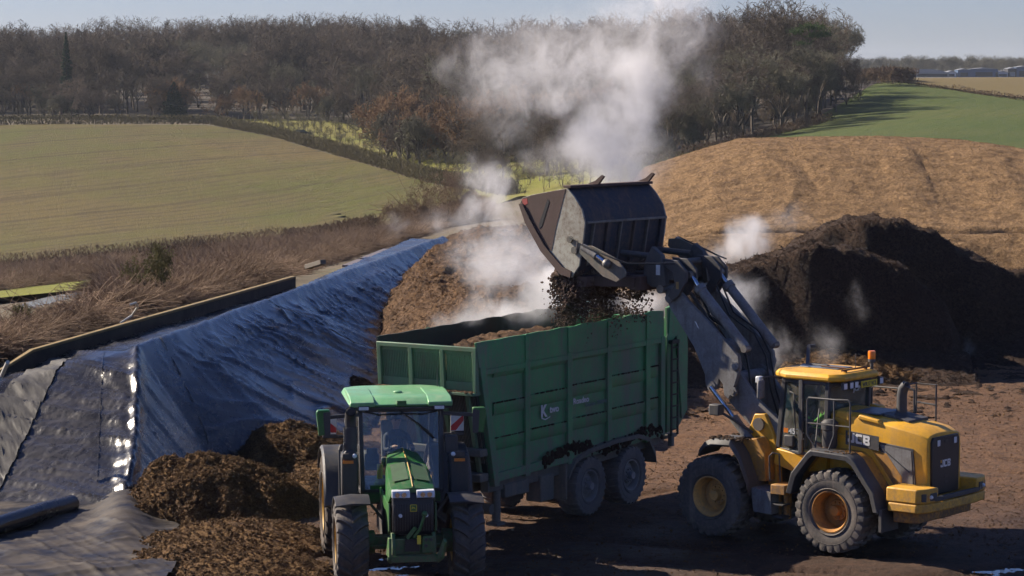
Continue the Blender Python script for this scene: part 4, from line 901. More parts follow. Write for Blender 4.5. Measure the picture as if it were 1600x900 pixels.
# ================================================================== WHEELS
M_tyre = paint('tyre_rubber', (.075, .07, .07), .8, .75, (.17, .135, .11), bump=.4, sc=1.3)
M_tyre_mud = paint('muddy_tyre_rubber', (.05, .044, .04), .85, .9, (.15, .11, .082), bump=.5, sc=1.3)
def wheel(name, parent, pos, Rr, Wd, rim_r, style, tm, rm, hub, side=1, rot=0, nl=20):
    """rim mesh placed at the axle, the tyre its child; side +1 when the outside faces +y"""
    h = Wd/2; o = side
    rim = MB(); rim.lathe([(rim_r*.98, -h*.86), (rim_r, -h*.8), (rim_r*.9, -h*.6), (rim_r*.88, h*.1), (rim_r*.9, h*.6), (rim_r, h*.8), (rim_r*1.02, h*.88), (rim_r*.96, h*.9), (rim_r*.84, h*.6), (rim_r*.82, o*hub*h), (rim_r*.82, o*hub*h-.03), (rim_r*.80, -h*.6)], n=40) if False else None
    a = hub*h
    rim.lathe([(rim_r*.86, -h*.8), (rim_r*1.0, -h*.86), (rim_r*1.02, -h*.8), (rim_r*.9, -h*.5), (rim_r*.9, h*.5), (rim_r*1.02, h*.8), (rim_r*1.03, h*.9), (rim_r*.97, h*.91), (rim_r*.86, h*.62), (rim_r*.84, a+.03), (rim_r*.84, -h*.7)], n=40)
    rim.lathe([(.001, a), (rim_r*.86, a+.0), (rim_r*.86, a+.03), (rim_r*.55, a+.06), (rim_r*.5, a+.1), (.001, a+.1)], n=32, closed=False)
    rim.lathe([(.001, a+.22), (rim_r*.24, a+.22), (rim_r*.28, a+.17), (rim_r*.28, a+.05)], n=20, closed=False)
    for k_ in range(10):
        t = 2*PI*k_/10; rim.cyl((rim_r*.4*math.cos(t), a+.08, rim_r*.4*math.sin(t)), (rim_r*.4*math.cos(t), a+.14, rim_r*.4*math.sin(t)), .022, 6)
    if side < 0: rim.xf(Matrix.Diagonal((1, -1, 1, 1)))
    w_ = rim.build(name, rm, parent, loc=pos)
    ty = MB(); hl = {'r1': .07, 'block': .035, 'road': .022}[style]; Ro = Rr-hl
    ty.lathe([(rim_r*1.0, -h*.82), (rim_r*1.12, -h*.93), (rim_r+(Ro-rim_r)*.5, -h*1.0), (Ro*.94, -h*.97), (Ro*.985, -h*.86), (Ro, -h*.5), (Ro*1.004, 0), (Ro, h*.5), (Ro*.985, h*.86), (Ro*.94, h*.97), (rim_r+(Ro-rim_r)*.5, h*1.0), (rim_r*1.12, h*.93), (rim_r*1.0, h*.82)], n=56)
    for r_ in (rim_r*1.14, rim_r+(Ro-rim_r)*.62):
        for sg in (-1, 1): ty.lathe([(r_-.012, sg*h*.955), (r_, sg*h*1.012), (r_+.012, sg*h*.955)], n=48)
    for i in range(nl):
        for sd in (-1, 1):
            ph = 2*PI*(i+(.5 if sd > 0 else 0))/nl
            if style == 'r1': st = [(0.02, 0, 1.0), (.35, .12, 1.0), (.72, .22, .995), (.96, .27, .965), (1.02, .29, .90)]; tw = .05
            elif style == 'block': st = [(.08, 0, 1.0), (.45, .05, 1.0), (.8, .06, .995), (1.0, .06, .955), (1.03, .06, .87)]; tw = .085
            else: st = [(.1, 0, 1.0), (.5, .03, 1.0), (.85, .05, .995), (1.0, .06, .96), (1.02, .06, .9)]; tw = .055
            rings = []
            for f, dph, rf in st:
                t = ph+dph; c, s_ = math.cos(t), math.sin(t); rad = Vector((c, 0, s_)); tan_ = Vector((-s_, 0, c)); ro = Rr*rf; ri = ro-hl*1.6
                ws = tw*(1.15 if style == 'r1' else 1)*(.85+.3*f); y_ = sd*f*h*.985
                rings.append([rad*ri-tan_*ws*.65+Vector((0, y_, 0)), rad*ri+tan_*ws*.65+Vector((0, y_, 0)), rad*ro+tan_*ws*.45+Vector((0, y_, 0)), rad*ro-tan_*ws*.45+Vector((0, y_, 0))])
            ty.loft(rings)
    if rot: ty.xf(Matrix.Rotation(rot, 4, 'Y'))
    ty.build('tyre', tm, w_, smooth=40)
    return w_

# ================================================================== PEOPLE
def person(name, root_loc, rz, pose, cloth, legs_m, skin, hairm, label, vest=None):
    """seated figure; joints given in metres in the figure's own frame (x forward, z up, seat at 0)"""
    P = pose; V = []; E_ = []; Rd = []
    def v(p, r): V.append(p); Rd.append(r); return len(V)-1
    def ch(a, lst):
        for p, r in lst:
            b = v(p, r); E_.append((a, b)); a = b
        return a
    pel = v((0, 0, .10), .15); ch(pel, [((.02, 0, .25), .14), ((.03, 0, .42), .155), ((.04, 0, .53), .13)]); ne = len(V)-1
    nk = ch(ne, [((.05, 0, .60), .062), ((.06, 0, .66), .058), ((.075, 0, .72), .085), ((.08, 0, .79), .098), ((.075, 0, .86), .08)])
    for s_ in (-1, 1):
        ha = P['hand_l'] if s_ > 0 else P['hand_r']; el = P['elb_l'] if s_ > 0 else P['elb_r']
        ch(ne, [((.03, s_*.19, .50), .065), (tuple((Vector((.03, s_*.2, .5))+Vector(el))/2), .054), (el, .046), (tuple((Vector(el)+Vector(ha))/2), .042), (ha, .03), (tuple(Vector(ha)+Vector((.05, 0, .01))), .032)])
        ch(pel, [((.06, s_*.10, .10), .09), ((.25, s_*.13, .12), .085), ((.44, s_*.15, .12), .065), ((.50, s_*.15, -.08), .058), ((.50, s_*.15, -.30), .042), ((.58, s_*.16, -.36), .04), ((.68, s_*.17, -.37), .032)])
    me = bpy.data.meshes.new(name); me.from_pydata(V, E_, []); o = bpy.data.objects.new(name, me); col.objects.link(o)
    sk = o.modifiers.new('skin', 'SKIN'); lay = me.skin_vertices[0].data
    for i, r_ in enumerate(Rd): lay[i].radius = (r_, r_); lay[i].use_root = (i == 0)
    sb = o.modifiers.new('sub', 'SUBSURF'); sb.levels = 2; sb.render_levels = 2
    dg = bpy.context.evaluated_depsgraph_get(); m2 = bpy.data.meshes.new_from_object(o.evaluated_get(dg)); bpy.data.objects.remove(o)
    for m_ in (cloth, skin, legs_m, hairm): m2.materials.append(m_)
    hl_, hr_ = Vector(P['hand_l']), Vector(P['hand_r'])
    for p in m2.polygons:
        c = p.center; p.use_smooth = True
        if c.z > .615: p.material_index = 1
        elif (c-hl_).length < .075 or (c-hr_).length < .075: p.material_index = 1
        elif c.z < .18 and c.x > .02: p.material_index = 2
    b = bpy.data.objects.new(name, m2); col.objects.link(b); b.location = root_loc; b.rotation_euler = (0, 0, rz); tag(b, label, 'person')
    hair = MB().sphere((.06, 0, .835), .108, 14, 8, (1.0, .88, .82)); hair.v = [(x_, y_, max(z_, .80 if x_ > .08 else .74)) for x_, y_, z_ in hair.v]; hair.build('hair', hairm, b, smooth=180)
    f = MB().sphere((.168, 0, .775), .02, 8, 6, (1, .8, 1.4))
    for s_ in (-1, 1): f.sphere((.08, s_*.092, .775), .025, 8, 6, (.6, .4, 1))
    f.build('face_features', skin, b, smooth=180)
    ey = MB()
    for s_ in (-1, 1): ey.sphere((.16, s_*.034, .795), .012, 8, 6)
    ey.build('eyes', simple('eye_dark', (.02, .015, .012), .3), b, smooth=180)
    for s_, ha in ((1, hl_), (-1, hr_)):
        for q in range(4):
            fm = MB(); y0 = (q-1.5)*.019; fm.tube([ha+Vector((.05, y0, .015)), ha+Vector((.085, y0, .012)), ha+Vector((.10, y0, -.015)), ha+Vector((.085, y0*.9, -.035))], [.0095, .009, .0085, .007], 6); fm.build('finger', skin, b, smooth=180)
        MB().tube([ha+Vector((.02, -s_*.03, 0)), ha+Vector((.055, -s_*.048, -.01)), ha+Vector((.08, -s_*.04, -.03))], [.011, .01, .008], 6).build('thumb', skin, b, smooth=180)
    return b
M_skin = simple('skin', (.42, .25, .18), .6); M_hair = simple('dark_hair', (.03, .02, .015), .7)
M_navy = simple('navy_jacket', (.035, .045, .065), .85); M_trs = simple('dark_trousers', (.03, .03, .035), .9); M_hiviz = simple('hi_vis_cloth', (.30, .75, .06), .7)

# ================================================================== TRACTOR
T_g = paint('tractor_green', (.022, .15, .033), .3, .4, (.12, .12, .07), zlow=(.5, 1.6), bump=.06)
T_roof = paint('tractor_roof_green', (.17, .42, .20), .28, .35, (.34, .40, .28), bump=.05)
T_bk = paint('tractor_black', (.038, .04, .048), .45, .5, (.10, .08, .065), zlow=(.2, 1.3), bump=.1)
T_vent = paint('vent_mesh_green', (.05, .11, .05), .55, .3, (.10, .10, .08), bump=.3, sc=3)
T_gr = paint('grille_mesh_black', (.012, .013, .02), .35, .3, (.05, .04, .036), bump=.4, sc=3)
T_ye = paint('rim_yellow', (.55, .33, .035), .45, .55, (.28, .17, .08), zlow=None)
M_gl = glass('cab_glass'); M_chr = simple('chrome', (.7, .75, .8), .12, 1); M_lamp = simple('lamp_lens', (.75, .78, .82), .1); M_amb = simple('amber_lens', (.75, .22, .03), .3); M_red = simple('red_reflective', (.6, .03, .04), .4); M_whr = simple('white_reflective', (.75, .75, .75), .4); M_hose = simple('hose_black', (.015, .015, .016), .5); M_steel = paint('worn_steel', (.20, .19, .18), .45, .5, (.14, .1, .07), metal=.4)
M_int = simple('cab_interior_grey', (.06, .06, .06), .8); M_seat = simple('seat_cloth', (.22, .20, .165), .9); M_ylb = simple('yellow_plastic', (.75, .6, .05), .5)
M_ws = glass('clean_screen', (.96, .97, .96), .03)
tr = empty('tractor', (-2.30, 49.22, 0), R(-82), 'green tractor with a black grille facing the viewer, coupled to the green trailer', 'tractor')
RR_, RF_ = 1.0, .76
for s_ in (-1, 1):
    wheel('rear_wheel', tr, (0, s_*1.05, RR_), RR_, .68, .55, 'r1', M_tyre_mud if s_ < 0 else M_tyre, T_ye, .1, s_, s_*.1, 20)
    wheel('front_wheel', tr, (2.85, s_*1.06, RF_), RF_, .58, .42, 'r1', M_tyre, T_ye, .1, s_, .1, 19)
# bonnet: lofted cross-sections from screen to nose
def hs(x, hw, zt, zb, crown=.07, sh=.10):
    return [Vector((x, y, z)) for y, z in ((-hw, zb), (-hw, zt-sh-.05), (-hw*.93, zt-sh*.35), (-hw*.6, zt), (-hw*.2, zt+crown*.6), (0, zt+crown), (hw*.2, zt+crown*.6), (hw*.6, zt), (hw*.93, zt-sh*.35), (hw, zt-sh-.05), (hw, zb))]
mb = MB(); mb.loft([hs(1.75, .30, 2.26, 1.75), hs(2.2, .35, 2.22, 1.62), hs(2.7, .40, 2.13, 1.52), hs(3.2, .42, 2.02, 1.5), hs(3.55, .42, 1.92, 1.62, .05), hs(3.72, .41, 1.86, 1.72, .03)])
hood = mb.build('bonnet', T_g, tr, .012, smooth=50)
for s_ in (-1, 1):
    mb = MB(); mb.add([(2.72, s_*.05, 2.206), (3.45, s_*.05, 2.004), (3.45, s_*.34, 1.955), (2.72, s_*.32, 2.155)], [(0, 1, 2, 3)] if s_ < 0 else [(3, 2, 1, 0)])
    mb.v = [(a, b, c+.004) for a, b, c in mb.v]; mb.build('bonnet_vent', T_vent, hood)
mb = MB().tube([(1.8, 0, 2.335), (2.7, 0, 2.207), (3.4, 0, 2.03), (3.7, 0, 1.9)], .012, 6); mb.build('trim_line', T_ye, hood)
for s_ in (-1, 1): MB().prism([(1.9, 1.50), (1.9, 1.62), (3.4, 1.55), (3.66, 1.60), (3.7, 1.1), (3.5, 1.0), (2.9, 1.35)], s_*.40, s_*.435).build('side_panel', T_g, hood, .01)
gr = MB(); gr.prism([(3.05, 1.05), (3.05, 1.80), (3.74, 1.80), (3.82, 1.55), (3.80, 1.15), (3.74, 1.03)], -.37, .37)
grille = gr.build('grille', T_gr, tr, .03, 3)
mb = MB()
for i in range(15):
    y = -.33+i*.66/14; mb.box(3.803, 3.826, y-.006, y+.006, 1.12, 1.6)
mb.build('grille_ribs', T_bk, grille)
for s_ in (-1, 1):
    mb = MB(); mb.prism([(3.70, 1.70), (3.70, 1.86), (3.80, 1.84), (3.835, 1.72)], s_*.06, s_*.385); hl = mb.build('headlight', M_lamp, tr, .012)
    m2 = MB(); m2.box(3.80, 3.845, min(s_*.06, s_*.39), max(s_*.06, s_*.39), 1.685, 1.70); m2.build('light_trim', T_bk, hl)
    for yy in (.17, .29): MB().lathe([(.002, 3.845), (.045, 3.845), (.05, 3.80)], (0, s_*yy, 1.775), 'x', 14, False).build('lens', M_chr, hl)
    MB().lathe([(.002, 3.86), (.032, 3.86), (.038, 3.80)], (0, s_*.235, 1.40), 'x', 12, False).build('work_light', M_lamp, tr)
# emblem: yellow-edged rounded green badge with an abstract leaping mark
mb = MB().prism([(-.06, 1.47), (.06, 1.47), (.065, 1.58), (.05, 1.60), (-.05, 1.60), (-.065, 1.58)], 3.83, 3.838, 'x'); em = mb.build('badge', M_ylb, grille, .008)
MB().prism([(-.048, 1.485), (.048, 1.485), (.052, 1.575), (.04, 1.588), (-.04, 1.588), (-.052, 1.575)], 3.8385, 3.841, 'x').build('badge_field', T_g, em)
MB().prism([(-.035, 1.51), (-.02, 1.53), (.01, 1.535), (.035, 1.505), (.03, 1.535), (.012, 1.553), (-.012, 1.555), (-.03, 1.575), (-.024, 1.553), (-.034, 1.54)], 3.8415, 3.844, 'x').build('badge_mark', M_ylb, em)
# chassis, axle, front linkage
mb = MB().box(.1, 3.55, -.24, .24, .62, 1.15); mb.box(1.0, 2.2, -.42, .42, .7, 1.5); mb.box(2.0, 3.1, -.33, .33, 1.1, 1.6); mb.build('chassis', T_bk, tr, .02)
mb = MB().beam((2.85, -.80, .76), (2.85, .80, .76), .26, .24); mb.box(2.6, 3.2, -.28, .28, .55, 1.0)
for s_ in (-1, 1): mb.cyl((2.85, s_*.62, .76), (2.85, s_*.86, .76), .22, 16); mb.beam((3.1, s_*.2, .72), (3.08, s_*.72, .72), .05, .05)
mb.build('front_axle', T_g, tr, .015)
mb = MB().box(3.45, 3.85, -.38, .38, .70, .98); mb.prism([(3.5, .66), (3.5, 1.08), (3.78, 1.08), (3.95, .85), (3.95, .66)], -.40, -.33); mb.prism([(3.5, .66), (3.5, 1.08), (3.78, 1.08), (3.95, .85), (3.95, .66)], .33, .40)
mb.box(3.85, 4.0, -.44, .44, .58, .70); hitch = mb.build('front_linkage', T_g, tr, .012)
mb = MB().box(3.86, 3.90, -.16, .10, .76, .98); mb.build('linkage_recess', T_gr, hitch)
for s_ in (-1, 1):
    mb = MB(); e = (4.28, s_*.52, 1.02) if s_ > 0 else (4.15, s_*.46, 1.06); mb.beam((3.9, s_*.42, .62), (4.1, s_*.47, .72), .05, .16); mb.beam((4.1, s_*.47, .72), e, .05, .2, wd2=.05, ht2=.09); mb.build('lower_link', T_g, hitch, .008)
mb = MB().tube([(3.9, .0, 1.02), (3.95, .10, 1.16), (3.98, .18, 1.42)], [.035, .028, .028], 8); mb.sphere((3.98, .185, 1.45), .055); mb.beam((3.88, -.12, 1.0), (3.93, .03, 1.2), .05, .07); mb.build('top_link', T_g, hitch)
mb = MB().prism([(.14, .74), (.36, .74), (.38, 1.04), (.16, 1.04)], 3.90, 3.955, 'x'); cp = mb.build('coupling_plate', T_g, hitch, .01)
[MB().cyl((3.956, a_, b_), (3.985, a_, b_), .03, 10).build('coupling', T_bk, cp) for a_, b_ in ((.21, .98), (.30, .98), (.21, .87))]; MB().box(3.956, 3.964, -.02+.07, .12, .9, 1.06).build('label_plate', M_ylb, hitch)
# front fenders
for s_ in (-1, 1):
    n = 9; rings = []
    for i in range(n):
        a = R(62)+R(92)*i/(n-1); rr = .84; x = 2.85+rr*math.cos(a); z = .76+rr*math.sin(a); nx, nz = math.cos(a), math.sin(a)
        rings.append([Vector((x, s_*.73, z)), Vector((x, s_*1.35, z-.03)), Vector((x+nx*.03, s_*1.36, z+nz*.03-.03)), Vector((x+nx*.045, s_*1.05, z+nz*.045)), Vector((x+nx*.03, s_*.72, z+nz*.03))])
    fm = MB().loft(rings); fd = fm.build('front_fender', T_bk, tr, .006); MB().beam((2.75, s_*.45, 1.15), (2.75, s_*.80, 1.6), .06, .05).build('fender_bracket', T_bk, fd)
# rear fenders
for s_ in (-1, 1):
    rings = []; n = 11
    for i in range(n):
        a = R(8)+R(140)*i/(n-1); rr = 1.11; x = rr*math.cos(a); z = 1.0+rr*math.sin(a); nx, nz = math.cos(a), math.sin(a)
        rings.append([Vector((x, s_*.68, z)), Vector((x, s_*1.40, z-.03)), Vector((x+nx*.035, s_*1.42, z+nz*.035-.06)), Vector((x+nx*.04, s_*1.38, z+nz*.04)), Vector((x+nx*.04, s_*.68, z+nz*.04))])
    MB().loft(rings).build('rear_fender', T_bk, tr, .01)
# cab: posts, panes, floor, roof
def quad(a, b, c, d, th, mat, name, par):
    a, b, c, d = map(Vector, (a, b, c, d)); n_ = (b-a).cross(d-a).normalized()*th
    return MB().add([a, b, c, d, a+n_, b+n_, c+n_, d+n_], [(3, 2, 1, 0), (4, 5, 6, 7), (0, 1, 5, 4), (1, 2, 6, 5), (2, 3, 7, 6), (3, 0, 4, 7)]).build(name, mat, par, smooth=0)
cb = MB(); cb.box(-.1, 1.65, -.62, .62, 1.25, 1.52)
cabb = cb.build('cab_floor', T_bk, tr, .02)
A_ = {s_: ((1.72, s_*.74, 1.5), (1.42, s_*.76, 3.05)) for s_ in (-1, 1)}; B_ = {s_: ((.62, s_*.86, 1.5), (.62, s_*.86, 3.05)) for s_ in (-1, 1)}; C_ = {s_: ((-.32, s_*.76, 1.9), (-.30, s_*.78, 3.05)) for s_ in (-1, 1)}
for s_ in (-1, 1):
    for D in (A_, B_, C_): MB().beam(D[s_][0], D[s_][1], .085, .10, up=(1, 0, 0)).build('cab_post', T_bk, tr, .015)
    MB().beam(A_[s_][0], B_[s_][0], .07, .09).beam(B_[s_][0], (B_[s_][0][0]-.3, s_*.82, 1.95), .07, .09).beam((.3, s_*.82, 1.95), C_[s_][0], .07, .07).build('cab_sill', T_bk, tr, .01)
    o_ = (0, -s_*.02, 0)
    quad(A_[s_][0], B_[s_][0], B_[s_][1], A_[s_][1], .006, M_gl, 'door_glass', tr); quad(B_[s_][0], C_[s_][0], C_[s_][1], B_[s_][1], .006, M_gl, 'side_glass', tr)
quad(A_[-1][0], A_[1][0], A_[1][1], A_[-1][1], .006, M_ws, 'windscreen', tr); quad(C_[-1][0], C_[1][0], C_[1][1], C_[-1][1], .006, M_gl, 'rear_glass', tr)
MB().beam(A_[-1][0], A_[1][0], .08, .10).build('screen_sill', T_bk, tr, .01); MB().box(1.35, 1.50, -.80, .80, 2.97, 3.06).box(-.36, -.26, -.8, .8, 2.97, 3.06).build('roof_frame', T_bk, tr, .01)
MB().box(1.66, 1.74, -.60, -.32, 1.46, 1.62).box(1.70, 1.76, -.72, .72, 1.30, 1.50).build('screen_apron', T_g, tr, .01)
rf = MB()
def rr2(x0, x1, hw, c): return [(x0, -hw+c), (x0+c, -hw), (x1-c, -hw), (x1, -hw+c), (x1, hw-c), (x1-c, hw), (x0+c, hw), (x0, hw-c)]
rf.loft([[Vector((x, y, 3.055)) for x, y in rr2(-.5, 1.58, .93, .14)], [Vector((x, y, 3.12)) for x, y in rr2(-.55, 1.66, .985, .16)], [Vector((x, y, 3.22)) for x, y in rr2(-.5, 1.50, .93, .18)], [Vector((x, y, 3.255)) for x, y in rr2(-.3, 1.2, .70, .15)]])
roof = rf.build('roof', T_roof, tr, .02, 3)
for s_ in (-1, 1): MB().prism([(1.67, 3.08), (1.70, 3.17), (1.45, 3.25), (.6, 3.275), (.1, 3.26), (.1, 3.2), (1.4, 3.12)], s_*.50, s_*.96).build('roof_shoulder', T_roof, roof, .02)
MB().box(1.62, 1.70, -.09, .09, 3.10, 3.20).build('roof_catch', T_g, roof, .008); MB().box(1.50, 1.64, -.95, .95, 3.04, 3.075).build('roof_lip', T_bk, roof, .01)
MB().sphere((.9, 0, 3.27), .09, 14, 8, (1, 1, .35)).build('receiver_dome', T_roof, roof, smooth=180); MB().cyl((.0, .86, 3.25), (.0, .86, 3.62), .008, 6).build('aerial', T_bk, roof)
for s_ in (-1, 1):
    wl_ = MB().box(1.60, 1.685, min(s_*.60, s_*.82), max(s_*.60, s_*.82), 3.02, 3.11).build('roof_light', T_bk, roof, .01); MB().box(1.686, 1.694, min(s_*.62, s_*.80), max(s_*.62, s_*.80), 3.035, 3.095).build('lens', M_lamp, wl_)
MB().tube([(1.5, -.02, 3.0), (1.56, .1, 2.92), (1.60, .52, 2.60)], .010, 6).beam((1.585, .30, 2.78), (1.62, .62, 2.48), .02, .03).build('wiper', M_hose, tr)
MB().tube([(1.5, -.7, 2.98), (1.56, -.4, 2.93), (1.57, 0, 2.95), (1.56, .4, 2.93), (1.5, .7, 2.98)], .012, 6).build('wiring', M_hose, tr)
# exhaust stack and after-treatment box on the tractor's right, air box on its left
mb = MB().cyl((1.88, -.98, 2.28), (1.88, -.98, 2.75), .13, 20); mb.tube([(1.88, -.98, 2.70), (1.88, -.98, 2.88), (1.95, -.98, 3.0), (2.03, -.98, 3.06)], [.105, .105, .10, .10], 18, cap=False); mb.build('exhaust_stack', T_bk, tr)
MB().sphere((2.02, -.98, 3.04), .095, 12, 6, (.3, 1, 1)).build('exhaust_mouth', M_dark, tr)
mb = MB().prism([(-1.16, 1.35), (-.84, 1.35), (-.84, 2.22), (-.92, 2.34), (-1.08, 2.34), (-1.16, 2.2)], 1.70, 2.05, 'x'); bx_ = mb.build('exhaust_box', T_bk, tr, .04, 3)
MB().tube([(2.08, -1.19, 1.4), (2.1, -1.2, 2.36), (2.05, -1.18, 2.42), (1.9, -1.14, 2.42), (1.85, -1.14, 2.3)], .022, 8).build('grab_rail', T_bk, tr)
mb = MB().box(1.70, 2.0, .86, 1.24, 1.35, 2.20); mb.build('side_box', T_bk, tr, .05, 3)
MB().box(1.66, 1.86, .80, 1.04, 2.22, 2.55).build('air_intake', T_bk, tr, .02); MB().box(1.72, 1.9, .84, .96, 2.05, 2.25).build('side_step_panel', T_bk, tr, .02)
for s_ in (-1, 1):
    k_ = MB().box(1.98, 2.1, min(s_*.94, s_*1.14), max(s_*.94, s_*1.14), 2.18, 2.28).build('marker_lamp', T_bk, tr, .012); MB().box(2.101, 2.12, min(s_*.94, s_*1.14), max(s_*.94, s_*1.14), 2.10, 2.155).build('amber_lens', M_amb, k_); MB().sphere((2.11, s_*.92, 2.24), .045, 10, 8).build('lamp_lens', M_lamp, k_, smooth=180)
# mirrors on arms
for s_ in (-1, 1):
    ar = MB().beam((1.50, s_*.78, 2.93), (1.62, s_*1.42, 2.90), .05, .07).build('mirror_arm', T_bk, tr, .01)
    MB().prism([(s_*1.36, 2.60), (s_*1.55, 2.56), (s_*1.60, 3.0), (s_*1.57, 3.05), (s_*1.34, 3.05)], 1.56, 1.70, 'x').build('mirror', T_g, ar, .02); MB().prism([(s_*1.335, 2.58), (s_*1.44, 2.56), (s_*1.47, 3.0), (s_*1.335, 3.02)], 1.701, 1.72, 'x').build('mirror_trim', T_bk, ar, .005)
# striped marker boards at the back
for s_ in (-1, 1):
    x0, y0, y1, z0, z1 = -.72, s_*(1.20 if s_ > 0 else 1.05), s_*(1.46 if s_ > 0 else 1.32), 2.28, 2.58
    bd = MB().box(x0, x0+.02, min(y0, y1), max(y0, y1), z0, z1).build('marker_board', M_whr, tr); dy = y1-y0
    MB().prism([(y0, z0), (y0+dy*.35, z0), (y1, z0+.22), (y1, z1), (y1-dy*.0, z1), (y0, z0+.12)] if False else [(y0+dy*.02, z0+.01), (y0+dy*.40, z0+.01), (y1-dy*.02, z0+.20), (y1-dy*.02, z1-.01), (y0+dy*.85, z1-.01), (y0+dy*.02, z0+.10)], x0+.021, x0+.024, 'x').build('red_stripe', M_red, bd)
    MB().box(x0-.08, x0+.04, min(y0, y1), max(y0, y1), z0-.10, z0-.02).beam((x0, s_*.8, 2.2), (x0, y1, 2.22), .05, .06).build('board_bracket', T_bk, tr, .01)
# inside the cab
seat = MB().box(.15, .65, -.26, .26, 1.80, 1.93); seat.prism([(.08, 1.9), (.22, 1.9), (.12, 2.62), (-.02, 2.62)], -.25, .25).box(-.02, .10, -.14, .14, 2.62, 2.82); seat.box(.2, .5, -.15, .15, 1.52, 1.8); seat.build('seat', M_seat, tr, .04, 3)
MB().tube([(1.45, 0, 1.5), (1.30, 0, 2.0), (1.16, 0, 2.22)], [.09, .07, .05], 10).build('steering_column', M_int, tr)
sw = MB().lathe([(.185, -.015), (.205, 0), (.185, .015), (.17, 0)], n=28); sw.box(-.18, .18, -.01, .01, -.02, .02); sw.xf(Matrix.Translation((1.12, 0, 2.26)) @ Matrix.Rotation(R(62), 4, 'Y') @ Matrix.Rotation(R(90), 4, 'X')); sw.build('steering_wheel', M_int, tr)
MB().box(.2, .8, -.62, -.34, 1.75, 2.08).build('armrest_console', M_int, tr, .04); MB().box(1.15, 1.25, -.62, -.42, 2.0, 2.25).build('display', M_int, tr, .02); MB().box(.9, .96, -.40, -.30, 1.62, 1.9).build('yellow_lever', M_ylb, tr, .01)
person('person', tr.matrix_basis @ Vector((0, 0, 0)) if False else (-2.30+.36*math.cos(R(-82)), 49.22+.36*math.sin(R(-82)), 1.88), R(-72), dict(hand_l=(.60, .14, .36), elb_l=(.33, .27, .24), hand_r=(.58, -.16, .36), elb_r=(.28, -.27, .24)), M_navy, M_trs, M_skin, M_hair, 'driver in a dark jacket and cap seated behind the tractor windscreen holding the wheel')

# ================================================================== TRAILER
K_g = paint('trailer_green', (.05, .27, .10), .5, .85, (.17, .18, .135), zlow=(1.0, 2.0), bump=.15, sc=.8)
K_gl = paint('trailer_green_light', (.10, .21, .12), .5, .5, (.15, .13, .09), bump=.15)
K_mud = paint('muddy_chassis', (.13, .135, .12), .85, .95, (.20, .16, .13), bump=.6)
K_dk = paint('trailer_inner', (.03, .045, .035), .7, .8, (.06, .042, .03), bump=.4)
K_rim = paint('grey_rim', (.26, .26, .265), .6, .6, (.22, .19, .16))
K_ty = paint('trailer_tyre', (.13, .128, .13), .85, .7, (.22, .19, .165), bump=.4)
TO = Vector((.643, 54.08, 0)); TH_ = 237.0
kt = empty('silage_trailer', TO, R(TH_), 'tall dark green twin axle silage trailer being loaded with compost behind the tractor', 'trailer')
def K(px, py, y=1.2): return local_plane(TO, TH_, px, py, y)
for s_ in (-1, 1):
    for x_ in (0, -1.72): wheel('wheel', kt, (x_, s_*.97, .64), .64, .5, .335, 'road', K_ty, K_rim, -.1 if False else .25, s_, x_, 26)
hy = 1.2; xf_b, xf_t, xr = 3.68, 4.30, -3.12; zb, zt, ze = 1.30, 4.05, 3.50
def xfr(z): return xf_b+(xf_t-xf_b)*(z-zb)/(zt-zb)
def zbot(x): return 1.27+.14*(3.68-x)/6.8
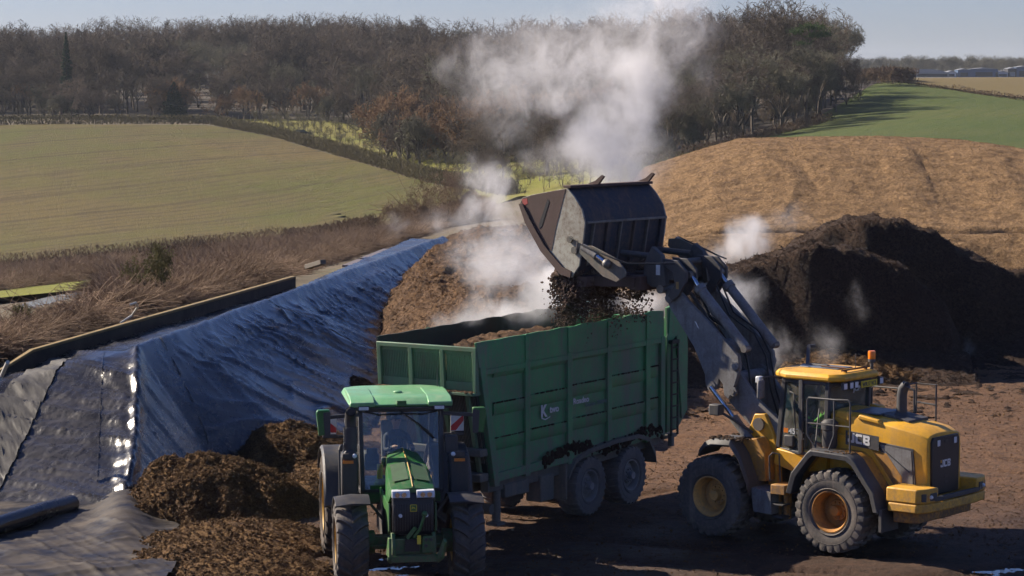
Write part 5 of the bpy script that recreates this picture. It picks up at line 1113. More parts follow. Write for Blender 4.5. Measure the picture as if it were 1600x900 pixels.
for s_ in (-1, 1):
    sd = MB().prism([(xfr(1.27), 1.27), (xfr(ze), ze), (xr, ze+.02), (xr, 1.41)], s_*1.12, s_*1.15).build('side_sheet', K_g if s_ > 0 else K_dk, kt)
    ex = MB(); n = 26; top = []
    for i in range(n+1):
        x = xf_t+.03-(xf_t-xr)*i/n; top.append((x, zt+.08*i/n+.015*math.sin(i*1.9)+.01*math.sin(i*4.3)))
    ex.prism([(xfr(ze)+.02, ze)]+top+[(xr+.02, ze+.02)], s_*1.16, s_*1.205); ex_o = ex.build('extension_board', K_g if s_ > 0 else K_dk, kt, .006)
    er = MB()
    xr_ = [K(px_, py_)[0] for px_, py_ in ((824, 640), (890, 628), (952, 612), (1012, 600))]
    posts = [3.62, 3.0]+[] 
    for x in xr_:
        MB().prism([(x-.09+.0, zbot(x)-.12), (x+.09, zbot(x)-.12), (x+.10, ze+.05), (x-.08, ze+.05)], s_*1.10, s_*1.225).build('upright', K_g, kt, .012)
        MB().prism([(x-.08, ze+.051), (x+.10, ze+.051), (x+.11, zt+.02), (x-.02, zt+.03)], s_*1.206, s_*1.235).build('board_stiffener', K_g, ex_o, .01)
    MB().prism([(xfr(1.2)-.16, 1.12), (xfr(1.2)+.03, 1.12), (xfr(ze)+.03, ze+.05), (xfr(ze)-.16, ze+.05)], s_*1.09, s_*1.23).build('corner_post', K_g, kt, .012)
    MB().prism([(xr-.02, 1.35), (xr+.16, 1.35), (xr+.16, ze+.05), (xr-.02, ze+.05)], s_*1.09, s_*1.228).build('rear_post', K_g, kt, .012)
    MB().prism([(xfr(3.42)+.02, 3.38), (xfr(ze)+.02, ze-.002), (xr, ze+.02), (xr, 3.41)], s_*1.14, s_*1.215).build('top_rail', K_g, kt, .01)
    MB().prism([(xfr(1.2), 1.20), (xfr(1.38), 1.38), (xr, 1.52), (xr, 1.34)], s_*1.10, s_*1.218).build('bottom_rail', K_g, kt, .01)
    e_ = sorted([xfr(2.3)-.16]+xr_+[xr+.16], reverse=True)
    for i in range(len(e_)-1):
        xa, xb = e_[i]-.08, e_[i+1]+.08
        for zz in (1.98, 2.68, 3.36):
            hh = .10 if zz < 3.3 else .02
            dz = .14*(3.68-xa)/6.8
            MB().prism([(s_*1.151, zz-hh-.05+dz), (s_*1.185, zz-hh+dz), (s_*1.185, zz+hh+dz), (s_*1.151, zz+hh+.02+dz)], xb, xa, 'x').build('swage', K_g, sd)
            if s_ > 0 and zz < 3.3:
                rs_ = random.Random(i*7+int(zz*10)); mm = MB()
                for q in range(34):
                    xx = rs_.uniform(xb, xa) if q % 3 else (xa+xb)/2+rs_.gauss(0, .25)
                    if xb < xx < xa: mm.sphere((xx, 1.18+rs_.uniform(0, .012), zz+hh+dz+.008), rs_.uniform(.012, .035), 6, 4, (1.4, .5, .6))
                mm.build('caked_mud', C_dk, sd)
# crusted mud along the ledges and the fender
rs_ = random.Random(4); mm = MB()
for q in range(420):
    xx = rs_.uniform(xr+.1, 1.9); mm.sphere((xx, 1.22+rs_.uniform(-.02, .02), 1.44+rs_.gauss(0, .05)+.10*math.sin(xx*2)), rs_.uniform(.02, .06), 6, 4, (1.3, .5, 1))
mm.build('mud_crust', C_dk, kt)
# front wall: slatted upper part, ledge, sloping ribbed lower part
fw_ = MB(); fw_.box(4.24, 4.34, -1.20, 1.20, 3.86, 3.95); fw_.build('front_top_rail', K_gl, kt, .012)
for y in (-1.15, -.38, .38, 1.15): MB().prism([(4.18, 3.0), (4.28, 3.0), (4.34, 3.87), (4.25, 3.87)], y-.045, y+.045).build('front_upright', K_gl, kt, .01)
for b_ in range(3):
    mm = MB(); y0 = -1.10+b_*.765
    for i in range(17):
        y = y0+.03+i*.66/16
        mm.prism([(4.20, 3.24), (4.225, 3.24), (4.275, 3.80), (4.25, 3.80)], y-.012, y+.012)
    mm.prism([(4.18, 3.08), (4.235, 3.08), (4.245, 3.25), (4.21, 3.25)], y0-.02, y0+.74).prism([(4.25, 3.79), (4.28, 3.79), (4.29, 3.87), (4.25, 3.87)], y0-.02, y0+.74); mm.build('slat_panel', K_gl, kt)
MB().box(4.16, 4.42, -1.20, 1.20, 3.0, 3.06).build('front_ledge', K_gl, kt, .01)
rs_ = random.Random(9); mm = MB()
for q in range(260): mm.sphere((rs_.uniform(4.26, 4.42), rs_.uniform(-1.18, 1.18), 3.065), rs_.uniform(.012, .04), 6, 4, (1, 1, .6))
mm.build('ledge_litter', C_cen, kt)
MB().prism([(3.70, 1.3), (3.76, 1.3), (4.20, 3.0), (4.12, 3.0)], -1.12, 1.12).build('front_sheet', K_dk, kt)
for y in (-.95, -.38, .38, .95): MB().beam((3.80, y, 1.35), (4.25, y, 2.98), .09, .08, up=(1, 0, 0)).build('front_rib', K_gl, kt, .01)
mm = MB()
for i in range(60):
    y = -1.08+i*2.16/59; mm.beam((3.84, y, 1.6), (4.19, y, 2.95), .012, .02, up=(1, 0, 0))
mm.build('front_mesh', K_mud, kt)
for z_ in (1.25, 1.75): MB().box(3.8, 4.1, -1.15, 1.15, z_, z_+.16).build('front_crossbeam', K_mud, kt, .02)
MB().box(4.33, 4.36, 1.19, 1.21, 3.0, 3.95).build('edge_trim', K_gl, kt)
# tailgate
for s_ in (-1, 1):
    MB().prism([(-3.26, 1.38), (-3.26, 4.16), (-3.72, 4.22), (-4.12, 3.86), (-4.2, 3.2), (-4.18, 1.8), (-3.75, 1.42)], s_*1.13, s_*1.20).build('tailgate_cheek', K_g, kt, .01)
    MB().prism([(-3.16, ze), (-3.3, ze+.1), (-3.34, 4.18), (-3.42, 4.2), (-3.42, ze)], s_*1.201, s_*1.22).build('tailgate_stiffener', K_g, kt, .008)
    MB().beam((-3.9, s_*1.22, 1.65), (-3.65, s_*1.22, 3.5), .05, .07, up=(1, 0, 0)).build('gate_ram', K_g, kt); MB().cyl((-3.62, s_*1.20, 3.42), (-3.62, s_*1.235, 3.42), .06, 12).build('gate_pivot', K_dk, kt)
MB().prism([(-4.10, 3.86), (-4.17, 3.2), (-4.15, 1.8), (-3.75, 1.42), (-3.70, 1.46), (-4.08, 1.82), (-4.10, 3.2), (-4.04, 3.84)], -1.13, 1.13).build('tailgate', K_g, kt)
for z_ in (1.9, 2.6, 3.3): MB().box(-4.24, -4.15, -1.13, 1.13, z_, z_+.1).build('tailgate_rail', K_g, kt, .01)
ld = MB().beam((-3.30, 1.29, 1.32), (-3.30, 1.29, 3.38), .03, .05, up=(1, 0, 0)).beam((-3.58, 1.29, 1.32), (-3.58, 1.29, 3.38), .03, .05, up=(1, 0, 0))
for i in range(8): ld.beam((-3.30, 1.29, 1.45+i*.26), (-3.58, 1.29, 1.45+i*.26), .03, .03)
ld.box(-3.60, -3.28, 1.22, 1.32, 3.36, 3.44).build('ladder', K_dk, kt); MB().box(-3.42, -3.30, 1.2, 1.30, 1.08, 1.36).build('rear_lamp_box', K_mud, kt, .01)
# floor, chassis, axles, mudguards, drawbar
MB().box(-3.9, 3.7, -1.1, 1.1, 1.22, 1.30).build('floor', K_mud, kt)
for s_ in (-1, 1):
    MB().box(-3.6, 3.9, min(s_*.40, s_*.55), max(s_*.40, s_*.55), .92, 1.215).build('chassis_rail', K_mud, kt, .01)
    MB().prism([(3.75, 1.0), (3.75, 1.22), (xr, 1.34), (xr, 1.15), (2.0, .98)], s_*.92, s_*1.10).build('side_skirt', K_mud, kt, .01)
    rings = []; pr = [(1.02, .62), (1.0, .95), (.72, 1.28), (.2, 1.42), (-.9, 1.50), (-1.9, 1.50), (-2.35, 1.38), (-2.62, 1.02), (-2.66, .80)]
    for x, z in pr: rings.append([Vector((x, s_*.70, z)), Vector((x, s_*1.27, z)), Vector((x, s_*1.285, z-.07)), Vector((x, s_*1.29, z+.02)), Vector((x, s_*.70, z+.03))])
    MB().loft(rings).build('mudguard', K_mud, kt, .008)
    MB().box(1.03, 1.09, min(s_*.75, s_*1.27), max(s_*.75, s_*1.27), .50, 1.25).build('mudflap', K_mud, kt, .01); MB().box(1.4, 1.9, min(s_*.8, s_*1.18), max(s_*.8, s_*1.18), .55, 1.1).build('tool_box', K_mud, kt, .03)
    MB().box(2.3, 3.2, min(s_*.85, s_*1.15), max(s_*.85, s_*1.15), .82, 1.1).build('side_bracket', K_mud, kt, .02)
for x_ in (0, -1.72): MB().cyl((x_, -.8, .64), (x_, .8, .64), .08, 12).box(x_-.1, x_+.1, -.5, -.4, .6, .95).box(x_-.1, x_+.1, .4, .5, .6, .95).build('axle', K_mud, kt)
MB().beam((3.6, .5, 1.0), (5.05, .05, .62), .14, .16).beam((3.6, -.5, 1.0), (5.05, -.05, .62), .14, .16).box(4.9, 5.2, -.12, .12, .52, .70).build('drawbar', K_mud, kt, .01)
MB().cyl((3.3, 1.0, .35), (3.3, 1.0, 1.1), .09, 12).cyl((3.45, 1.0, .62), (3.45, .6, .62), .11, 12).box(3.15, 3.45, .85, 1.12, .28, .34).build('parking_jack', K_mud, kt)
# lettering
M_let = simple('white_lettering', (.62, .64, .66), .6); M_let2 = simple('faded_lettering', (.16, .24, .22), .6)
def klab(name, s, px, py, size, mat, off, sx=1, par=kt, **k_):
    x, z = K(px, py, 1.188); return text(name, s, size, Mside(x, 1.188, z), mat, par, off, sx, **k_)
klab('lettering', 'K', 845, 652, .34, M_let, .012, 1.0); klab('lettering', 'two', 859, 645, .19, M_let, .006, 1.15)
x, z = K(846, 652, 1.188); MB().prism([(x, z-.03), (x-.15, z-.075), (x-.34, z-.03), (x-.34, z-.015), (x-.15, z-.05), (x, z-.012)], 1.187, 1.191).build('underline', M_let, kt)
klab('lettering', 'Roadeo', 895.5, 632, .17, M_let, .004, 1.2); klab('lettering', 'Roadeo 2000HP', 914, 636, .125, M_let2, .001, 1.1, shear=.2)
# load inside the body
def load(X, Y):
    z = 3.25+.55*sst(3.9, 1.0, np.abs(X-1.2))+.18*ridge(X*1.1, Y*1.1, 4, 5)+.06*ridge(X*5, Y*5, 3, 6)-.35*(np.abs(Y)/1.1)**2
    return z
xs_ = np.arange(-3.2, 4.14, .06); ys_ = np.arange(-1.1, 1.11, .06); X, Y = np.meshgrid(xs_, ys_); lo = grid_obj('compost_load', X, Y, load(X, Y), C_cen); lo.location = TO; lo.rotation_euler = (0, 0, R(TH_)); tag(lo, 'brown compost already heaped inside the green trailer', 'load')

# ================================================================== WHEEL LOADER
L_y = paint('loader_yellow', (.82, .43, .03), .38, .38, (.30, .18, .08), zlow=(.5, 1.7), bump=.06)
L_ys = paint('loader_yellow_worn', (.58, .27, .03), .5, .6, (.17, .11, .07), zlow=(.5, 1.9), bump=.15)
L_bk = paint('loader_black', (.05, .052, .06), .55, .45, (.13, .11, .09), bump=.15)
L_gry = paint('arm_grey', (.21, .21, .215), .65, .7, (.10, .085, .075), bump=.45, sc=2)
L_ty = paint('loader_tyre', (.09, .085, .082), .85, .75, (.20, .165, .14), bump=.35)
L_rim = paint('loader_rim', (.55, .25, .05), .55, .65, (.22, .12, .07))
L_rim2 = paint('loader_rim_pale', (.78, .42, .12), .6, .6, (.32, .22, .14))
B_out = paint('bucket_blue_black', (.02, .026, .042), .65, .95, (.12, .085, .068), bump=.5, sc=.8)
B_gal = paint('bucket_pale_scuffed', (.42, .41, .35), .7, .95, (.15, .095, .065), bump=.4, sc=.9)
B_rust = paint('bucket_rusty', (.085, .05, .045), .75, .7, (.10, .07, .055), bump=.5, sc=1.5)
L_gl = glass('loader_glass', (.84, .92, .90), .16); M_deck = paint('blue_grey_deck', (.10, .13, .18), .4, .3, (.2, .17, .14))
LO = Vector((7.0, 50.15, 0)); LH = 140.0
lw = empty('wheel_loader', LO, R(LH), 'yellow and black wheel loader tipping its raised bucket over the green trailer', 'wheel loader')
def L(px, py, y=0): return local_plane(LO, LH, px, py, y)
WB = 2.86; RW = .82
for s_ in (-1, 1):
    wheel('rear_wheel', lw, (0, s_*1.03, RW), RW, .60, .40, 'block', L_ty, L_rim, -.35, s_, .1, 26); wheel('front_wheel', lw, (WB, s_*1.03, RW), RW, .60, .40, 'block', L_ty, L_rim2, -.35, s_, .3, 26)
# rear chassis, belly, axles
MB().box(-1.7, .9, -.42, .42, .75, 1.35).box(.7, 1.5, -.3, .3, .8, 1.5).build('rear_chassis', L_bk, lw, .03)
for x_ in (0, WB): MB().cyl((x_, -.85, RW), (x_, .85, RW), .17, 16).sphere((x_, 0, RW), .34, 14, 10).build('axle', L_bk, lw)
# bonnet
def hsec(x, hw, zt, zb, sh=.14, fl=.0):
    return [Vector((x, y, z)) for y, z in ((-hw-fl, zb), (-hw, zt-sh-.12), (-hw*.96, zt-sh*.5), (-hw*.80, zt-.01), (-hw*.45, zt+.02), (hw*.45, zt+.02), (hw*.80, zt-.01), (hw*.96, zt-sh*.5), (hw, zt-sh-.12), (hw+fl, zb))]
hb = MB().loft([hsec(.42, .66, 2.70, 1.5, .1), hsec(-.1, .67, 2.67, 1.5, .1), hsec(-.9, .67, 2.58, 1.4, .12), hsec(-1.55, .66, 2.47, 1.25, .12), hsec(-1.76, .62, 2.38, 1.2, .12)]).build('engine_bonnet', L_y, lw, .02, 2, smooth=50)
MB().box(-.55, .30, -.40, .40, 2.665, 2.70).build('deck_panel', M_deck, hb, .01)
MB().prism([(-.55, 2.64), (-.55, 2.69), (-1.15, 2.60), (-1.15, 2.54)], -.42, .30).build('intake_screen', L_bk, hb, .005)
for i, (xa, xb_) in enumerate(((.30, -.05), (-.2, -.75))):
    MB().prism([(xa, 2.60), (xa-.06, 2.735-.05*i), (xb_+.06, 2.71-.10*i), (xb_, 2.52)], .50, .69).build('bonnet_shoulder', L_y, hb, .025, 3)
    MB().prism([(xa, 2.60), (xa-.06, 2.735-.05*i), (xb_+.06, 2.71-.10*i), (xb_, 2.52)], -.69, -.50).build('bonnet_shoulder', L_y, hb, .025, 3)
for s_ in (-1, 1):
    a, b, c, d = (-.62, 2.20), (-1.48, 2.12), (-1.56, 1.30), (-1.22, 1.32)
    MB().prism([a, b, c, d], s_*.66, s_*.69).build('side_grille_frame', L_bk, hb, .01); MB().prism([(-.74, 2.15), (-1.44, 2.08), (-1.50, 1.36), (-1.24, 1.37)], s_*.691, s_*.697).build('side_grille', L_gry, hb)
    MB().tube([(-.66, s_*.70, 2.16), (-1.42, s_*.705, 1.66)], .012, 6).build('grille_stay', L_bk, hb)
    MB().prism([(.40, 1.98), (.40, 2.28), (-.18, 2.25), (-.5, 2.10), (-1.15, 1.28), (-1.15, 1.05), (-.95, 1.1), (-.5, 1.9), (.1, 1.98)], s_*.64, s_*.72).build('side_cover', L_y, hb, .01)
    # rear fender: yellow deck and black flare
    pr = [(.98, 1.10), (.86, 1.50), (.50, 1.93), (.42, 1.99), (-.42, 1.96), (-.58, 1.86), (-1.02, 1.30), (-1.12, .92)]; rings = []
    for x, z in pr:
        rings.append([Vector((x, s_*.68, z-.05)), Vector((x, s_*1.06, z-.05)), Vector((x, s_*1.06, z+.015)), Vector((x, s_*.68, z+.015))])
    fd = MB().loft(rings).build('rear_fender', L_ys, lw, .01)
    rings = []
    for i, (x, z) in enumerate(pr):
        cx, cz = 0, .95; dx, dz = x-cx, z-cz; l_ = math.hypot(dx, dz); dx /= l_; dz /= l_
        rings.append([Vector((x-dx*.09, s_*1.03, z-dz*.09)), Vector((x-dx*.11, s_*1.36, z-dz*.11)), Vector((x+dx*.0, s_*1.37, z+dz*.0)), Vector((x+dx*.035, s_*1.30, z+dz*.035)), Vector((x+dx*.035, s_*1.03, z+dz*.035))])
    MB().loft(rings).build('fender_flare', L_bk, fd, .012); MB().box(-1.20, -1.13, min(s_*.72, s_*1.34), max(s_*.72, s_*1.34), .55, 1.0).build('mudflap', L_bk, fd, .01)
    MB().prism([(.42, 1.86), (.42, 2.0), (-.45, 1.98), (-1.05, 1.40), (-1.15, 1.10), (-1.2, 1.1), (-1.26, 1.55), (-.9, 1.98), (-.5, 2.02), (.1, 2.02)], s_*.62, s_*.70).build('fender_deck', L_ys, fd, .01)
# rear face
gp = MB().prism([(-.50, 1.22), (.50, 1.22), (.52, 2.26), (.46, 2.34), (-.46, 2.34), (-.52, 2.26)], -1.80, -1.72, 'x').build('rear_grille', paint('rear_grille_black', (.012, .013, .022), .35, .25, (.06, .05, .045), bump=.4, sc=4), lw, .02)
for y in (.28, -.34): MB().box(-1.815, -1.80, y-.05, y+.05, 2.16, 2.28).build('rear_work_lamp', M_lamp, gp, .008)
for z_ in (1.42, 1.52, 2.22): MB().box(-1.812, -1.80, -.06, .06, z_, z_+.05).build('grille_handle', L_bk, gp, .005)
cw = MB()
def cwring(x, hw, z0, z1): return [Vector((x, y, z)) for y, z in ((-hw, z0), (hw, z0), (hw, z1), (-hw, z1))]
cwt = MB().prism([(-1.26, 1.22), (-1.26, -1.22), (-1.30, -1.28), (-1.92, -1.28), (-2.04, -1.10), (-2.10, -.7), (-2.10, .7), (-2.04, 1.10), (-1.92, 1.28), (-1.30, 1.28)], .98, 1.16, 'z').build('counterweight', L_y, lw, .03, 3)
for s_ in (-1, 1): MB().prism([(-1.25, s_*.72), (-1.25, s_*1.28), (-1.93, s_*1.28), (-2.05, s_*1.08), (-2.08, s_*.72)], 1.162, 1.45, 'z').build('bumper_block', L_y, cwt, .035, 3)
MB().prism([(-1.7, .718), (-2.0, .718), (-2.0, -.718), (-1.7, -.718)], 1.162, 1.20, 'z').build('bumper_bridge', L_y, cwt, .01)
MB().prism([(-2.03, .98), (-2.11, .72), (-2.11, -.72), (-2.03, -.98)], 1.19, 1.27, 'z').build('bumper_recess', L_bk, cwt, .008)
MB().prism([(-1.3, 1.1), (-1.3, -1.1), (-1.8, -1.0), (-1.8, 1.0)], .74, .978, 'z').build('counterweight_base', L_ys, cwt, .03)
for s_ in (-1, 1):
    MB().prism([(-1.99, s_*1.20), (-2.03, s_*1.14), (-2.095, s_*.80), (-2.02, s_*.80), (-1.94, s_*1.16)], 1.21, 1.36, 'z').build('tail_lamp_recess', L_bk, cwt, .005)
    MB().prism([(-2.0, s_*1.175), (-2.055, s_*1.06), (-2.03, s_*1.05), (-1.98, s_*1.15)], 1.235, 1.335, 'z').build('tail_lamp', M_red, cwt); MB().sphere((-2.072, s_*.98, 1.285), .04, 10, 8).build('reverse_lamp', M_lamp, cwt, smooth=180)
# exhaust with guard rail
ex = MB().lathe([(.20, 0), (.10, .12), (.085, .14)], (-.80, 0, 2.60), 'z', 20, False); ex.tube([(-.80, 0, 2.70), (-.80, 0, 3.05), (-.83, 0, 3.18), (-.90, 0, 3.26)], [.105, .10, .10, .095], 18); ex.build('exhaust', L_bk, lw)
MB().sphere((-.905, 0, 3.268), .085, 12, 6, (.4, 1, .6)).build('exhaust_mouth', M_dark, lw)
gr_ = MB().tube([(-.75, -.62, 2.62), (-.75, -.62, 3.22), (-1.2, -.62, 3.22), (-1.2, -.62, 2.50)], .02, 6).tube([(-.75, -.62, 2.85), (-1.2, -.62, 2.82)], .018, 6).tube([(-.75, -.62, 3.22), (-.75, -.30, 3.22)], .018, 6); gr_.build('guard_rail', L_bk, lw)
# pre-cleaner beside the cab, side handrails
MB().lathe([(.001, 0), (.13, 0), (.15, .05), (.15, .35), (.17, .37), (.17, .50), (.10, .56), (.001, .57)], (.30, .86, 2.0), 'z', 20, False).build('air_precleaner', L_bk, lw)
for s_ in (-1, 1):
    y = s_*1.18
    MB().tube([(.40, y, 2.0), (.62, y, 2.28), (.62, y, 2.95), (.58, y, 3.0), (.0, y, 3.0), (-.32, y, 3.02), (-.37, y, 2.97), (-.37, y, 2.0)], .019, 8).tube([(.62, y, 2.5), (-.37, y, 2.5)], .016, 6).tube([(.0, y, 3.0), (.0, y, 2.3), (.12, y, 2.0)], .019, 6).build('handrail', L_bk, lw)
    MB().tube([(.42, y, 2.0), (.50, s_*1.0, 2.4), (.55, s_*.85, 2.75)], .016, 6).build('rail_stay', L_bk, lw)
# cab
xr0, xf0 = .42, 1.52
MB().prism([(.42, 1.52), (.42, 1.82), (1.10, 1.79), (1.60, 1.86), (1.68, 1.55), (1.2, 1.42)], -.78, .78).build('cab_base', L_y, lw, .02)
def post(a, b, w_=.09): MB().beam(a, b, w_, .09, up=(1, 0, 0)).build('cab_post', L_bk, lw, .012)
ZT = 3.30
for s_ in (-1, 1):
    a = {'r': ((.46, s_*.74, 1.82), (.42, s_*.74, ZT)), 'm': ((1.0, s_*.80, 1.82), (1.0, s_*.80, ZT)), 'f': ((1.66, s_*.62, 1.86), (1.50, s_*.64, ZT))}
    for q in a.values(): post(*q)
    dm = MB().beam(a['m'][0], (1.58, s_*.66, 1.84), .06, .06).beam(a['r'][0], a['m'][0], .06, .06).beam((.43, s_*.75, 3.24), (1.0, s_*.80, 3.24), .05, .08).beam((1.0, s_*.80, 3.24), (1.5, s_*.65, 3.24), .05, .08).build('cab_frame', L_bk, lw, .01)
    quad(a['r'][0], a['m'][0], a['m'][1], a['r'][1], .006, L_gl, 'side_glass', lw); quad(a['m'][0], a['f'][0], a['f'][1], a['m'][1], .006, L_gl, 'door_glass', lw)
    MB().tube([(1.12, s_*.79, 2.15), (1.12, s_*.83, 2.2), (1.16, s_*.83, 3.0), (1.3, s_*.76, 3.02)], .014, 6).tube([(.95, s_*.84, 2.1), (.95, s_*.86, 2.3), (.95, s_*.86, 2.9)], .014, 6).box(.72, .95, min(s_*.79, s_*.82), max(s_*.79, s_*.82), 2.46, 2.52).build('door_handle', L_bk, lw)
    MB().box(1.20, 1.42, min(s_*.70, s_*.80), max(s_*.70, s_*.80), 1.92, 2.15).build('door_latch_panel', L_bk, lw, .02); MB().cyl((.62, s_*.79, 1.98), (.62, s_*.83, 1.98), .11, 16).build('fuel_filler', L_bk, lw)
quad((.46, -.74, 1.82), (.46, .74, 1.82), (.42, .74, ZT), (.42, -.74, ZT), .006, L_gl, 'rear_glass', lw); quad((1.66, -.62, 1.86), (1.66, .62, 1.86), (1.50, .64, ZT), (1.50, -.64, ZT), .006, L_gl, 'windscreen', lw)
MB().box(.38, .46, -.70, .70, 3.16, 3.24).build('rear_header', L_bk, lw, .01)
oct_ = [(.12, -.62), (.34, -.86), (1.35, -.86), (1.76, -.60), (1.84, 0), (1.76, .60), (1.35, .86), (.34, .86), (.12, .62)]
def oc(k_, z, dx=0): return [Vector((.98+(x-.98)*k_+dx, y*k_, z)) for x, y in oct_]
rf = MB().loft([oc(.97, 3.28), oc(1.0, 3.31), oc(1.0, 3.37), oc(.93, 3.43), oc(.6, 3.455)]).build('roof', L_y, lw, .012, 3)
for i in range(3): MB().beam((1.2-.22*i, .30, 3.442), (1.2-.22*i, .62, 3.425), .05, .012).build('roof_slot', L_bk, rf)
MB().prism([(.55, -.34), (1.45, -.34), (1.6, -.1), (1.45, .20), (.55, .20)], 3.45, 3.475, 'z').build('roof_hatch', M_deck, rf, .008)
MB().tube([(.3, .45, 3.48), (.3, -.55, 3.48)], .02, 6).box(.27, .33, .3, .34, 3.38, 3.48).box(.27, .33, -.44, -.40, 3.38, 3.48).tube([(.45, .1, 3.49), (1.0, .1, 3.49)], .016, 6).build('roof_rack', paint('rusty_bar', (.16, .07, .04), .8, .4), rf)
MB().beam((1.50, -.15, 3.46), (1.78, -.62, 3.78), .07, .06).beam((1.78, -.62, 3.78), (1.75, -.80, 3.78), .07, .06).beam((1.5, -.15, 3.47), (.9, .0, 3.49), .07, .05).build('roof_arm', L_bk, rf, .01)
bc = MB().cyl((.22, -.52, 3.42), (.22, -.52, 3.60), .035, 8).cyl((.22, -.52, 3.58), (.22, -.52, 3.64), .075, 14).build('beacon_base', L_bk, rf)
MB().lathe([(.001, 0), (.075, 0), (.078, .12), (.07, .16), (.001, .165)], (.22, -.52, 3.64), 'z', 18, False).build('beacon_lens', simple('beacon_amber', (.95, .25, .02), .2), bc)
MB().cyl((.45, -.28, 3.44), (.45, -.28, 3.75), .007, 5).build('aerial', L_bk, rf)
for i, (yy) in enumerate((.62, .40, .22, -.70)):
    k_ = MB().box(.10, .16, yy-.07, yy+.07, 3.13, 3.27).build('work_lamp', L_bk, rf, .008); MB().box(.092, .099, yy-.055, yy+.055, 3.145, 3.255).build('lamp_lens', M_lamp, k_)
pl = MB().box(.085, .10, -.52, .06, 3.12, 3.25).build('number_plate', simple('plate_yellow', (.75, .55, .03), .5), rf, .004); text('plate_text', 'WR17 VCL', .115, Mrear(.084, .03, 3.145), L_bk, pl, .002, .95)
text('rear_glass_lettering', 'JCB', .13, Mrear(.375, -.10, 3.02), M_let, lw, .006, 1.3)
# mirrors
MB().tube([(1.6, .62, 3.25), (1.72, .85, 3.30), (1.80, 1.02, 3.28)], .018, 6).build('mirror_arm', L_bk, lw); MB().box(1.76, 1.84, .96, 1.16, 2.86, 3.24).build('mirror', L_gry, lw, .05, 3); MB().box(1.84, 1.95, .9, 1.04, 3.16, 3.30).build('front_work_lamp', M_lamp, lw, .02)
MB().tube([(1.6, -.62, 3.25), (1.72, -.85, 3.30), (1.80, -1.02, 3.28)], .018, 6).build('mirror_arm', L_bk, lw); MB().box(1.76, 1.84, -1.16, -.96, 2.86, 3.24).build('mirror', L_gry, lw, .05, 3)
MB().box(.65, 1.15, -.25, .25, 1.95, 2.12).prism([(.55, 2.05), (.72, 2.05), (.60, 2.85), (.48, 2.85)], -.25, .25).box(.46, .56, -.14, .14, 2.88, 3.06).build('seat', M_seat, lw, .04)
sw = MB().lathe([(.17, -.015), (.19, 0), (.17, .015), (.155, 0)], n=24).xf(Matrix.Translation((1.35, 0, 2.55)) @ Matrix.Rotation(R(60), 4, 'Y') @ Matrix.Rotation(R(90), 4, 'X')); sw.tube([(1.5, 0, 1.9), (1.36, 0, 2.53)], .04, 8).build('steering_wheel', M_int, lw)
ch_, sh_ = math.cos(R(LH)), math.sin(R(LH))
person('person', (LO.x+.80*ch_, LO.y+.80*sh_, 2.08), R(LH+8), dict(hand_l=(.50, .12, .40), elb_l=(.30, .27, .25), hand_r=(.42, -.30, .20), elb_r=(.12, -.30, .22)), M_hiviz, M_trs, M_skin, M_hair, 'loader driver in a lime hi-vis top seated inside the loader cab')
